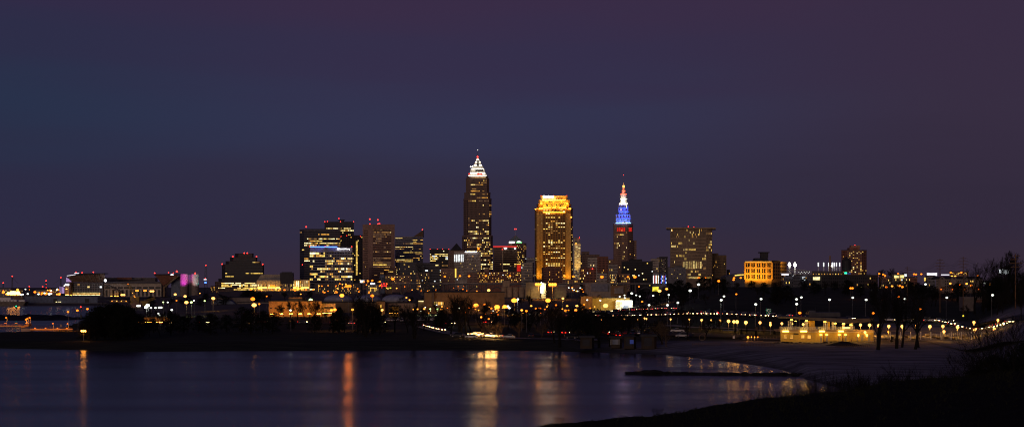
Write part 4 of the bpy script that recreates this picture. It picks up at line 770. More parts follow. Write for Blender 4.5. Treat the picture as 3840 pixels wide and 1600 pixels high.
v = shed('depot', 'yellow lit depot with a glaring white open bay at its right end', 1180, 2222, 2362, 1117, 'yellow_wall', 30, cat='depot'); B.box('wall', 2178, 2255, 1111, 1160, 32, 50, 'tan_wall'); B.box('bay', 2309, 2372, 1128, 1164, -8, -.2, 'white_stone')
spot('bay_spot', B.root, 2330, 1126, 1160, 2338, 1146, 1172, 7000, (1, .95, .72), 110); spot('bay_spot', B.root, 2360, 1126, 1161, 2360, 1150, 1172, 9000, (1, .95, .72), 100); B.box('door', 2336, 2357, 1144, 1164, -8.4, -8.1, 'blue_wall'); B.box('light_strip', 2312, 2371, 1126, 1127.8, -10, -9, 'lamp_spot')
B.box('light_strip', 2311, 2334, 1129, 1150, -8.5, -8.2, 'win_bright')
for px in (2230, 2290): spot('facade_spot', B.root, px, 1118, 1160, px + 4, 1150, 1180, 5000, (1, .60, .12), 120)
spot('facade_spot', B.root, 2185, 1112, 1195, 2186, 1140, 1212, 9000, (1, .42, .06), 100)
# viaduct and bridges
B = Bld('viaduct', 'long steel viaduct deck on arches crossing in front of downtown', 2000, 1990, 'viaduct')
B.box('deck', 1468, 2492, 1063, 1067, 0, 16, 'steel_blue'); B.box('parapet', 1468, 2492, 1061.6, 1062.9, -.4, 0, 'metal_grey')
for i in range(12):
    px = 1500 + i * 80; B.box('pier', px, px + 6, 1067.1, 1112, 2, 12, 'concrete_dark')
    for y0 in (1,):
        mb = MB(); pts = [(B.x(px + 6 + 74 * t), B.D + 3, B.z(1106 - 30 * math.sin(math.pi * t))) for t in [j / 10 for j in range(11)]]; mb.tube(pts, [.7] * 11, 4)
        for j in range(1, 10): mb.bar(pts[j], (pts[j][0], B.D + 3, B.z(1067.1)), .35)
        mb.build('arch', 'steel_blue', B.root)
def truss_tower(px0, px1, yt, yb, D, label, lean=0):
    global B
    B = Bld('lift_bridge', label, D, (px0 + px1) / 2, 'bridge'); mb = MB(); n = 7; xs = lambda t, s_: B.x(px0 + (px1 - px0) * s_ + lean * t)
    for s_ in (0, 1):
        for dd in (0, 9): mb.bar((xs(0, s_), D + dd, B.z(yb)), (xs(1, s_ * .8 + .1 * (1 - s_) + (.1 * s_)), D + dd, B.z(yt)), 1.1)
    for i in range(n):
        a, b_ = i / n, (i + 1) / n; za, zb = B.z(yb + (yt - yb) * a), B.z(yb + (yt - yb) * b_)
        for dd in (0, 9): mb.bar((xs(a, 0), D + dd, za), (xs(b_, 1), D + dd, zb), .8); mb.bar((xs(a, 1), D + dd, za), (xs(b_, 0), D + dd, zb), .8); mb.bar((xs(b_, 0), D + dd, zb), (xs(b_, 1), D + dd, zb), .8)
    mb.build('truss', 'metal_dark', B.root)
truss_tower(2474, 2504, 963, 1066, 2100, 'dark lattice lift bridge tower left of overhanging roof tower'); B.box('counterweight', 2484, 2504, 962, 968, -1, 10, 'dark_panel')
truss_tower(1588, 1618, 988, 1092, 1900, 'raised leaning bascule bridge truss with rusty lattice', -34)
B = Bld('lift_bridge', 'dark counterweight block on lattice legs before the classical hall', 1900, 1074, 'bridge'); B.box('counterweight', 1050, 1097, 1022, 1064, 0, 12, 'dark_panel'); B.box('counterweight', 1056, 1092, 1019, 1022, 2, 10, 'dark_panel')
mb = MB()
for px in (1053, 1068, 1080, 1094):
    for dd in (1, 11): mb.bar((B.x(px), B.D + dd, B.gz - 1), (B.x(px), B.D + dd, B.z(1064)), .7)
for px in (1053, 1080): mb.bar((B.x(px), B.D + 1, B.gz), (B.x(px + 15), B.D + 1, B.z(1066)), .5); mb.bar((B.x(px + 15), B.D + 1, B.gz), (B.x(px), B.D + 1, B.z(1066)), .5)
mb.build('truss', 'metal_dark', B.root)
B = Bld('mural_building', 'low building with white, red and blue lit vertical panels', 2250, 2476, 'building'); v = B.vol([(2448, 0), (2504, 0)], 1020, None, 'grey_wall', 20)
for i, mk in enumerate(('win_white', 'win_red', 'win_white', 'win_dim', 'win_white', 'win_red', 'sign_blue', 'win_white', 'win_red', 'sign_blue', 'win_white')): B.panel(v, 0, 1032, 1064, mk, 'mural_panel', .02 + i * .088, .075 + i * .088, .2, .2)
B = Bld('billboard', 'glowing yellow billboard under the viaduct end', 1700, 2458, 'billboard'); B.box('panel', 2447, 2469.5, 1074, 1092, 0, .8, 'sign_yellow'); B.box('post', 2457, 2459, 1092.1, 1130, .2, .8, 'metal_dark')
B = Bld('neon_sign', 'red neon lettering on a dark frame, left of low reddish warehouse', 2100, 1441, 'sign')
for i, (l, r_, t, b_) in enumerate(((1429, 1433, 1062, 1067), (1438, 1442, 1059.5, 1067), (1447, 1451, 1059.5, 1068), (1429, 1437, 1069, 1074), (1439, 1444, 1069, 1073), (1445, 1451, 1069, 1074.5), (1430, 1433, 1076, 1079))): B.box('sign_lettering', l, r_, t, b_, 0, .5, 'sign_red')
B.box('frame', 1427, 1453, 1080, 1081, .6, 1.2, 'metal_dark')
for l, r_ in ((1448, 1452), (1461, 1467)): B.box('sign', l, r_, 1077, 1081, 0, .5, 'sign_yellow')
for px in (1428, 1452): B.box('post', px, px + .8, 1058, 1100, .7, 1.2, 'metal_dark')

# ------------------------------------------------------------------ right-hand bluff
B = Bld('grid_office', 'gold floodlit office with square window grid and rooftop lantern', 1650, 2870, 'office building')
v = B.vol([(2793, 0), (2893, 4), (2950, 40)], 981, None, 'grid_stone', 30, roof='grid_stone'); B.grid(v, 0, 984, 1047, 5, 3, .84, .8, .06, HOME, 'rand', glass='glass'); B.grid(v, 1, 984, 1047, 8, 5, .6, .55, .05, HOME, 'rand')
B.ribs(v, 0, 982, 1048, 5, 1.6, 1.4, 'grid_stone'); B.ribs(v, 0, 982, 1048, 3, 1.6, 1.2, 'grid_stone', horiz=True); B.ribs(v, 0, 984, 1047, 10, .5, .6, 'grid_stone')
b = MB(); b.prism([(B.x(2834), B.D + 10), (B.x(2890), B.D + 10), (B.x(2890), B.D + 26), (B.x(2834), B.D + 26)], B.z(980), B.z(966), 0, .82); b.build('penthouse', 'roof_dark', B.root); B.box('lantern', 2854, 2881, 947, 966, 14, 22, 'dark_panel'); B.box('lantern_roof', 2849, 2886, 943, 946.8, 12, 24, 'roof_dark'); B.box('penthouse', 2900, 2925, 974, 980, 30, 44, 'roof_dark')
B.box('light_strip', 2794, 2893, 980.2, 981.4, -1.6, -.9, 'sign_amber')
for px in (2800, 2820, 2842, 2864, 2886): spot('facade_spot', B.root, px, 1052, 1637, px, 1012, 1651, 19000, (1, .44, .03), 100); 
spot('facade_spot', B.root, 2952, 978, 1670, 2940, 1005, 1685, 6000, (1, .5, .08), 100)
B = Bld('ballpark', 'dark ballpark grandstand roof with arched trusses', 2500, 2990, 'stadium')
mb = MB(); pts = [(B.x(2930 + 120 * t), B.D, B.z(1028 - 17 * math.sin(math.pi * (.25 + .6 * t)))) for t in [j / 16 for j in range(17)]]; mb.tube(pts, [1] * 17, 4); p2 = [(x_, y_, z_ - 6) for x_, y_, z_ in pts]; mb.tube(p2, [.8] * 17, 4)
for j in range(16): mb.bar(pts[j], p2[j + 1], .5); mb.bar(p2[j], pts[j], .5)
mb.build('roof_truss', 'metal_grey', B.root); B.box('wall', 2930, 3060, 1028, 1060, 4, 30, 'concrete_dark')
for i in range(9): B.beacon(2996 + i * 5, 1020 - i * .2 + (i % 2) * 5, None, .8, 'lamp_far_white', -2, 'lamp')
def light_tower(px, yt, yb, D, label, w=2.2, bright='lamp_spot'):
    global B
    B = Bld('light_tower', label, D, px, 'floodlight tower'); B.box('light_bank', px - w, px + w, yt, yt + (yb - yt) * .42, -1, 0, bright); B.box('frame', px - w - .4, px + w + .4, yt - 1, yt + (yb - yt) * .44, .05, 1, 'metal_grey')
    for a in (-1, 1): B.box('pole', px + a * w * .6 - .5, px + a * w * .6 + .5, yt + (yb - yt) * .44 + .1, 1062, .2, .9, 'white_paint')
emi('bank_soft', (.95, 1, .98), 1.5)
for px in (2960.5, 2981): light_tower(px, 984, 1012, 2400, 'brilliant twin light tower, %s, right of gold grid office' % ('left one' if px < 2970 else 'right one'), 2.6); B.beacon(px, 993.5, None, 5.6, 'lamp_spot', -4, 'floodlight')
B = Bld('power_house', 'flat dark hall with a row of small amber lights under ballpark light banks', 2300, 3100, 'building'); v = B.vol([(3045, 0), (3160, 0)], 1017, None, 'concrete_dark', 30); B.grid(v, 0, 1024, 1030, 11, 1, .3, .6, .8, HOME, 'rand')
for i, px in enumerate((3069, 3089, 3107, 3122, 3129, 3137, 3149)): light_tower(px, 984, 1016, 2320, 'slim white ballpark light bank, %s from left, above flat dark hall' % ('first', 'second', 'third', 'fourth', 'fifth', 'sixth', 'seventh')[i], 1.9 if i not in (2,) else .8, 'bank_soft' if i < 3 else 'sign_soft' if i != 3 else 'sign_white')
B.beacon(3120, 996, None, 3.2, 'lamp_spot', -4, 'floodlight')
B = Bld('chimney', 'thin dark chimney stack among white light banks', 2500, 3112, 'chimney'); B.cyl('stack', 3112.5, 958, 1060, 4.2, 3.2, 'brick_brown', 6, 10)
B = Bld('water_tank', 'dark round water tank with conical roof, green lamp below', 1700, 3174, 'water tank'); B.cyl('tank', 3174, 977, 1012, 17.5, 17.5, 'dark_panel', 8, 16); B.cyl('tank_roof', 3174, 960, 977, 19, .6, 'roof_dark', 8, 16)
for a in (-13, -4, 5, 13): B.box('leg', 3174 + a - .8, 3174 + a + .8, 1012, 1060, 5, 6, 'metal_dark')
B.box('sign', 3167, 3176, 1020, 1026, 0, .4, 'beacon_green'); B.box('sign', 3177, 3190, 1021, 1028, 1, 1.4, 'sign_green' if 0 else 'win_blue')
B = Bld('apartment_tower', 'brick apartment tower with stepped rooftop and yellow lit windows', 1900, 3205, 'tower block')
v = B.vol([(3155, 8), (3176, 0), (3232, 0), (3250, 6)], 938, None, 'brick_red', 24); B.box('penthouse', 3186, 3224, 928, 937.4, 4, 18, 'brick_red'); B.box('penthouse', 3192, 3226, 919, 927.8, 6, 16, 'brick_brown'); B.beacon(3206, 918, None, 1.2)
B.grid(v, 1, 941, 1028, 8, 15, .6, .45, .30, GOLDW, 'rand'); B.grid(v, 2, 941, 1028, 3, 15, .5, .45, .15, GOLDW, 'rand'); B.grid(v, 0, 941, 1028, 4, 15, .5, .45, .12, HOME, 'rand'); B.ribs(v, 1, 939, 1028, 15, .6, .4, 'brick_brown', horiz=True)
B = Bld('arena', 'low curved roof arena with a green lit edge, left of gold grid office', 2300, 2760, 'arena'); mb = MB(); pts = [(B.x(2722 + 80 * t), B.D, B.z(1040 - 16 * math.sin(math.pi * (.1 + .45 * t)))) for t in [j / 12 for j in range(13)]]
for a, b_ in zip(pts, pts[1:]): mb.hexa([(a[0], a[1], B.gz), (b_[0], b_[1], B.gz), (b_[0], b_[1] + 60, B.gz), (a[0], a[1] + 60, B.gz)], [a, b_, (b_[0], b_[1] + 60, b_[2]), (a[0], a[1] + 60, a[2])])
mb.build('hall', 'slate_panel', B.root); mb = MB(); mb.tube([(p[0], p[1] - .5, p[2] - 1.8) for p in pts[5:]], [.9] * 8, 4); mb.build('light_strip', 'win_yellow', B.root)
def flats(label, D, px0, px1, yt, m, cols, rows, p, yb=1085, roof='roof_dark', gables=0, name='apartment_building', mats=HOME, side=0):
    v = generic(name, label, D, px0, px1, yt, m, cols, rows, p, mats, side, yb, 'apartment building', .45, .55, 14)
    for i in range(gables):
        w_ = (px1 - px0) / gables; a = px0 + w_ * (i + .2); b_ = px0 + w_ * (i + .8)
        mb = MB(); y0, y1 = B.D - 1.2, B.D + 8; P = [(B.x(a), B.z(yt)), (B.x(b_), B.z(yt)), (B.x((a + b_) / 2), B.z(yt - 10))]
        mb.hexa([(q[0], y0, q[1] + .05) for q in P], [(q[0], y1, q[1] + .05) for q in P]); mb.build('gable', m, B.root)
        mb = MB(); mb.face([(B.x(a + w_ * .22), y0 - .1, B.z(yt - .5)), (B.x(a + w_ * .38), y0 - .1, B.z(yt - .5)), (B.x(a + w_ * .38), y0 - .1, B.z(yt - 5)), (B.x(a + w_ * .22), y0 - .1, B.z(yt - 5))]); mb.build('window', 'glass', B.root)
        B.box('bay', a + 2, b_ - 2, yt, yb, -1.2, -.02, m); 
    return v
flats('pale modern flats right of the gold grid office, below light towers', 1280, 2930, 2974, 1023, 'slate_panel', 6, 5, .10, 1092, side=10); B.box('canopy', 2928, 2968, 1022, 1026, -4, 0, 'white_paint'); B.box('light_strip', 2931, 2958, 1026.4, 1031, -2, -1.4, 'sign_soft'); B.beacon(2976, 1034, None, 3, 'sign_white', -3, 'lamp')
flats('grey timber clad flats with lit top floor, left of long dark roof', 1260, 2974, 3048, 1034, 'slate_panel', 10, 5, .16, 1092); B.box('light_box', 3010, 3020, 1038, 1050, -1.6, -.4, 'win_white'); 
flats('long dark roofed apartment row below the brick apartment tower', 1240, 3048, 3292, 1034, 'dark_panel', 30, 4, .03, 1085, side=0); B.box('light_box', 3050, 3075, 1038, 1049, -1.6, -.4, 'win_bright'); B.box('roof_edge', 3100, 3292, 1030, 1033.3, -1, 10, 'roof_dark')
flats('narrow pale flats right of long dark roofed row', 1230, 3296, 3345, 1042, 'slate_panel', 8, 4, .10, 1085, side=8)
flats('flats with a bright lit top floor between power poles', 1210, 3345, 3402, 1030, 'concrete_dark', 10, 5, .30, 1085); 
for l, r_, t, b_ in ((3355, 3362, 1032, 1042), (3364, 3372, 1033, 1041), (3376, 3390, 1031, 1041), (3393, 3402, 1027, 1035)): B.box('light_box', l, r_, t, b_, -1.4, -.4, 'win_pale' if l < 3380 else 'win_white')
flats('red brick row house right of brightly lit top floor flats', 1200, 3404, 3440, 1040, 'brick_red', 8, 4, .15, 1085)
flats('white gabled flats with a brightly lit roof terrace', 1160, 3470, 3508, 1034, 'grey_wall', 6, 5, .08, 1100, side=8); B.box('light_box', 3484, 3514, 1022, 1033, 2, 8, 'sign_soft'); b = MB(); b.hexa([(B.x(3482), B.D + 1, B.z(1021.8)), (B.x(3518), B.D + 1, B.z(1027)), (B.x(3518), B.D + 9, B.z(1027)), (B.x(3482), B.D + 9, B.z(1021.8))], [(B.x(3482), B.D + 1, B.z(1021)), (B.x(3518), B.D + 1, B.z(1026)), (B.x(3518), B.D + 9, B.z(1026)), (B.x(3482), B.D + 9, B.z(1021))]); b.build('roof', 'white_paint', B.root)
B.box('window', 3466, 3472, 1040, 1053, -.6, -.1, 'win_yellow')
flats('long pale townhouse row with steep gables and small balconies', 1120, 3510, 3684, 1046, 'concrete', 22, 5, .05, 1098, gables=4, name='townhouse_row')
b = MB(); b.hexa([(B.x(3508), B.D - .6, B.z(1046.3) + .6), (B.x(3686), B.D - .6, B.z(1046.3) + .6), (B.x(3686), B.D + 14, B.z(1046)), (B.x(3508), B.D + 14, B.z(1046))], [(B.x(3514), B.D + 5, B.z(1036)), (B.x(3680), B.D + 5, B.z(1036)), (B.x(3680), B.D + 9, B.z(1036)), (B.x(3514), B.D + 9, B.z(1036))]); b.build('roof', 'roof_dark', B.root)
for i in range(6): B.box('balcony', 3530 + i * 26, 3546 + i * 26, 1074, 1080, -2.6, -1.25, 'wood_brown'); 
for px in (3530, 3573, 3617, 3672): B.box('lamp', px - 2, px + 2, 1083, 1086, -2.4, -1.8, 'lamp_orange')
generic('office_building', 'low brown block on the skyline behind the townhouse roofs', 1500, 3560, 3632, 1018, 'brick_brown', 14, 2, .2, yb=1030); B.box('light_strip', 3530, 3560, 1028, 1031, -2, -1, 'sign_soft')
B = Bld('billboard', 'white glowing billboard behind bare trees at right edge', 1000, 3767, 'billboard'); B.box('panel', 3747, 3787, 1009.5, 1026, 0, .6, 'win_white'); B.box('post', 3765, 3768, 1026.1, 1075, .1, .5, 'metal_dark'); B.box('frame', 3745, 3789, 1008, 1027, .65, .9, 'metal_dark')
B = Bld('underpass', 'concrete road bridge with dark opening below the townhouses', 900, 3665, 'bridge'); B.box('deck', 3615, 3730, 1112, 1122, 0, 10, 'concrete'); B.box('abutment', 3612, 3652, 1122.1, 1165, 1, 9, 'concrete'); B.box('girder', 3652.3, 3725, 1122.1, 1132, 2, 8, 'brick_red')
B = Bld('green_sign', 'green motorway sign with three white route shields', 800, 2883, 'road sign'); B.box('panel', 2873, 2892, 1156.5, 1175.5, 0, .2, 'green_sign')
for px, py in ((2877.8, 1164.5), (2887, 1164.5), (2882.5, 1170.8)): B.box('shield', px - 2.4, px + 2.4, py - 2.4, py + 2.4, -.15, -.02, 'sign_soft' if 0 else 'white_paint')
B.box('sign_lettering', 2875.5, 2889.5, 1158, 1159.6, -.12, -.02, 'white_paint')
for px in (2875, 2890): B.box('post', px - .4, px + .4, 1175.6, 1196, .22, .4, 'metal_dark')
spot('sign_spot', B.root, 2882, 1185, 792, 2882, 1164, 800, 900, (.9, 1, .9), 90)
B = Bld('warning_sign', 'small yellow diamond road sign beside the highway at right', 750, 3612, 'road sign'); mb = MB(); k = 750 / F
mb.hexa([(B.x(3608), 750, B.z(1183)), (B.x(3612), 750, B.z(1187)), (B.x(3616), 750, B.z(1183)), (B.x(3612), 750, B.z(1179))], [(B.x(3608), 750.1, B.z(1183)), (B.x(3612), 750.1, B.z(1187)), (B.x(3616), 750.1, B.z(1183)), (B.x(3612), 750.1, B.z(1179))]); mb.build('panel', 'sign_yellow', B.root); B.box('post', 3611.6, 3612.4, 1187.1, 1206, .02, .1, 'metal_dark')
# ------------------------------------------------------------------ beach house
B = Bld('beach_house', 'two storey cream beach pavilion with sweeping canopy, brightly lit', 605, 3100, 'beach house')
YB = HY + (EYE - B.gz) * F / 605; s605 = 605 / F
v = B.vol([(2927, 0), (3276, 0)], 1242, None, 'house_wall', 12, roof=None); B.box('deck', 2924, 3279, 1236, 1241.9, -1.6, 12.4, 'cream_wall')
B.box('cornice', 2926, 3278, 1244, 1245.5, -.25, -.01, 'white_stone')
mb = MB(); k = lambda px, dd, py: (B.x(px, dd), B.D + dd, B.z(py))
for i in range(40): px = 2925 + i * 7.1; mb.bar(k(px, -1.5, 1236), k(px, -1.5, 1225.5), .07)
for y in (1225.5, 1229, 1232.5): mb.bar(k(2923, -1.5, y), k(3205, -1.5, y), .07)
mb.build('railing', 'white_paint', B.root); mb = MB()
for i in range(20): px = 2925 + i * 14.7; mb.bar(k(px, 12, 1236), k(px, 12, 1225.5), .07)
for y in (1226, 1231): mb.bar(k(2925, 12, y), k(3205, 12, y), .06)
mb.build('railing', 'white_paint', B.root); B.box('sign', 2923, 2929, 1226, 1236, -1.75, -1.6, 'cream_wall')
mb = MB(); n = 12; lo, hi = [], []
for i in range(n + 1):
    t = i / n; px = 2919 + 262 * t; yt = 1185 + 6.5 * t ** 1.4; yb = 1191 + 20 * t ** 1.3
    lo.append((k(px, -3, yb), k(px, 12, yb - 2 - 6 * t))); hi.append((k(px, -3.4, yt + 2 * t), k(px, 12.4, yt - 1)))
for i in range(n): mb.hexa([lo[i][0], lo[i + 1][0], lo[i + 1][1], lo[i][1]], [hi[i][0], hi[i + 1][0], hi[i + 1][1], hi[i][1]])
mb.build('roof', 'concrete_dark', B.root)
mb = MB(); mb.hexa([k(3172, -3, 1206), k(3178, -3.2, 1211), k(3259, -3, 1205), k(3262, 11, 1199)], [k(3172, -3, 1194), k(3176, -3, 1194.2), k(3277, -3, 1192.5), k(3277, 11, 1191.5)]); mb.build('canopy', 'tan_wall', B.root)
B.box('vent_house', 3034, 3151, 1171, 1188, 5, 11, 'slate_panel'); B.box('vent_house', 3034, 3058, 1164, 1170.9, 6, 9, 'slate_panel')
mb = MB()
for i in range(8): mb.box(B.x(3034, 4.9), B.x(3151, 4.9), B.D + 4.8, B.D + 5, B.z(1173 + i * 2), B.z(1172.2 + i * 2))
mb.build('louvre', 'concrete_dark', B.root); mb = MB(); mb.bar(k(3059, 7, 1164), k(3059, 7, 1149), .08); mb.build('mast', 'metal_dark', B.root)
for a, b_ in ((2957, 2971), (3020, 3029), (3091, 3103), (3122, 3133), (3161, 3167), (3190, 3199)):
    for px in (a, (a + b_) / 2, b_):
        mb = MB(); mb.cyl(B.x(px), B.D + .6, B.z(1236), B.z(1203), .16, .16, 8); mb.build('column', 'white_paint', B.root)
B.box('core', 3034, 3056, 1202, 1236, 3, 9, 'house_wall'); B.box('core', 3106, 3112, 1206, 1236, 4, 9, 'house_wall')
for px, py in ((2967, 1197.5), (3023, 1201), (3092, 1204.5), (3130, 1211.5), (3162, 1212), (3189, 1217)): 
    mb = MB(); mb.cyl(B.x(px), B.D - .8, B.z(py + 1.6), B.z(py - 1.6), .55, .4, 10); mb.build('ceiling_lamp', 'house_lamp', B.root)
for px in (2994, 3058, 3110, 3145): mb = MB(); mb.cyl(B.x(px), B.D + 6, B.z(1205), B.z(1203), .4, .3, 8); mb.build('ceiling_lamp', 'house_lamp', B.root)
for a, b_ in ((2936, 2958), (3003, 3026), (3074, 3093), (3146, 3164)): B.box('strip_lamp', a, b_, 1238.2, 1242.8, -2.6, -1.7, 'house_strip')
B.box('strip_lamp', 3161, 3186, 1225.5, 1228.5, -1.9, -1.6, 'house_strip')
for px in (3079, 3101, 3148, 3171): B.box('door', px - 3.2, px + 3.2, 1256.5, YB - .3, -.12, .1, 'metal_grey'); B.box('wall_lamp', px - 4, px + 4, 1252, 1255.3, -.7, -.13, 'house_lamp'); B.box('door_sign', px - .9, px + .9, 1260, 1262.5, -.2, -.13, 'white_paint')
for px, w_ in ((3233, 5), (3259, 4.5), (3215, 2.5)): B.box('door', px - w_, px + w_, 1254, YB - .3, -.12, .1, 'grey_wall')
for px in (3219, 3251): mb = MB(); mb.ball(k(px, -.3, 1256), .28, 8, 1.9); mb.build('wall_lamp', 'house_lamp', B.root)
for px in (3089, 3160): B.box('pillar', px - 1.4, px + 1.4, 1248.5, YB - .3, -1.1, -.8, 'wood_brown')
for a, b_, t, bt in ((2940, 2950, 1255, 1267), (2963, 2974, 1256, 1268), (3005, 3016, 1255, 1266), (3029, 3040, 1256, 1268)): B.box('window', a, b_, t, bt, -.1, .05, 'win_amber'); B.box('window_frame', a - 1, b_ + 1, bt, bt + 1, -.25, .05, 'white_paint')
B.box('notice_board', 2976, 2995, 1248.5, 1253, -.2, -.05, 'dark_panel')
B.box('sill', 3246, 3277, 1277, 1279, -1.6, -.2, 'white_paint')
HG = B.gz; HOUSE = B
def table(px, py, lab):
    x, y, z = G(px, py); t = thing('picnic_table', lab, 'picnic table', (x, y, z + .3), 0, 'picnic tables before the pavilion'); o = (x, y, z + .3)
    def bx(nm, *a): m_ = MB(); m_.box(x + a[0], x + a[1], y + a[2], y + a[3], z + .3 + a[4], z + .3 + a[5]); m_.build(nm, 'wood_brown', t)
    bx('table_top', -1, 1, -.4, .4, .7, .76); bx('bench', -1, 1, -.85, -.6, .42, .47); bx('bench', -1, 1, .6, .85, .42, .47)
    for s_ in (-.7, .7): bx('leg', s_ - .05, s_ + .05, -.7, .7, 0, .41); bx('leg', s_ - .05, s_ + .05, -.05, .05, .48, .69)
    return x, y, z
def umbrella(px, py, lab):
    x, y, z = G(px, py); t = thing('beach_umbrella', lab, 'umbrella', (x, y, z + .3), 0, 'umbrellas before the pavilion')
    m_ = MB(); m_.cyl(x, y, z + .3, z + 2.6, .04, .04, 6); m_.build('pole', 'wood_brown', t); m_ = MB(); m_.cyl(x, y, z + 2.3, z + 2.95, 1.35, .05, 8); m_.build('canopy', 'cloth_tan', t)
for i, px in enumerate((2943, 2968, 3006, 3034)):
    table(px, 1282, 'dark picnic table outside the pavilion, %s from its left corner' % ('first', 'second', 'third', 'fourth')[i]); umbrella(px + 1, 1281.4, 'tan umbrella over picnic table, %s from pavilion left corner' % ('first', 'second', 'third', 'fourth')[i])
for px, lab in ((3062, 'dark bench against pavilion wall left of the first grey door'), (3126, 'dark bench against pavilion wall between two door pairs')):
    x, y, z = G(px, 1282.6); t = thing('bench', lab, 'bench', (x, y, z + .3), 0, 'benches against the pavilion')
    for nm, a in (('seat', (-.9, .9, -.2, .2, .42, .48)), ('backrest', (-.9, .9, .2, .26, .5, .95)), ('leg', (-.8, -.72, -.2, .25, 0, .41)), ('leg', (.72, .8, -.2, .25, 0, .41))):
        m_ = MB(); m_.box(x + a[0], x + a[1], y + a[2], y + a[3], z + .3 + a[4], z + .3 + a[5]); m_.build(nm, 'wood_brown', t)
def glow(root, px, py, dd, e, col=(1, .44, .035), r=.3):
    l = bpy.data.lights.new('lamp_light', 'POINT'); l.energy = e; l.color = col; l.shadow_soft_size = r; o = bpy.data.objects.new('lamp_light', l); C.objects.link(o); o.parent = root
    o.location = Vector((X(px, 605 + dd), 605 + dd, Z(py, 605))) - root.location
for px in (2947, 3014, 3084, 3155): glow(HOUSE.root, px, 1245.5, -3.2, 170)
for px in (3232, 3266): glow(HOUSE.root, px, 1247, -2.6, 90)
for px in (3079, 3101, 3148, 3171, 3219, 3251): glow(HOUSE.root, px, 1254, -1.3, 26)
for px, py in ((2967, 1203), (3023, 1206), (3092, 1210), (3130, 1215), (3162, 1216), (3189, 1219), (3212, 1214), (3245, 1212)): glow(HOUSE.root, px, py, 1.6, 230)  # last two have no lamp, added to brighten the right canopy
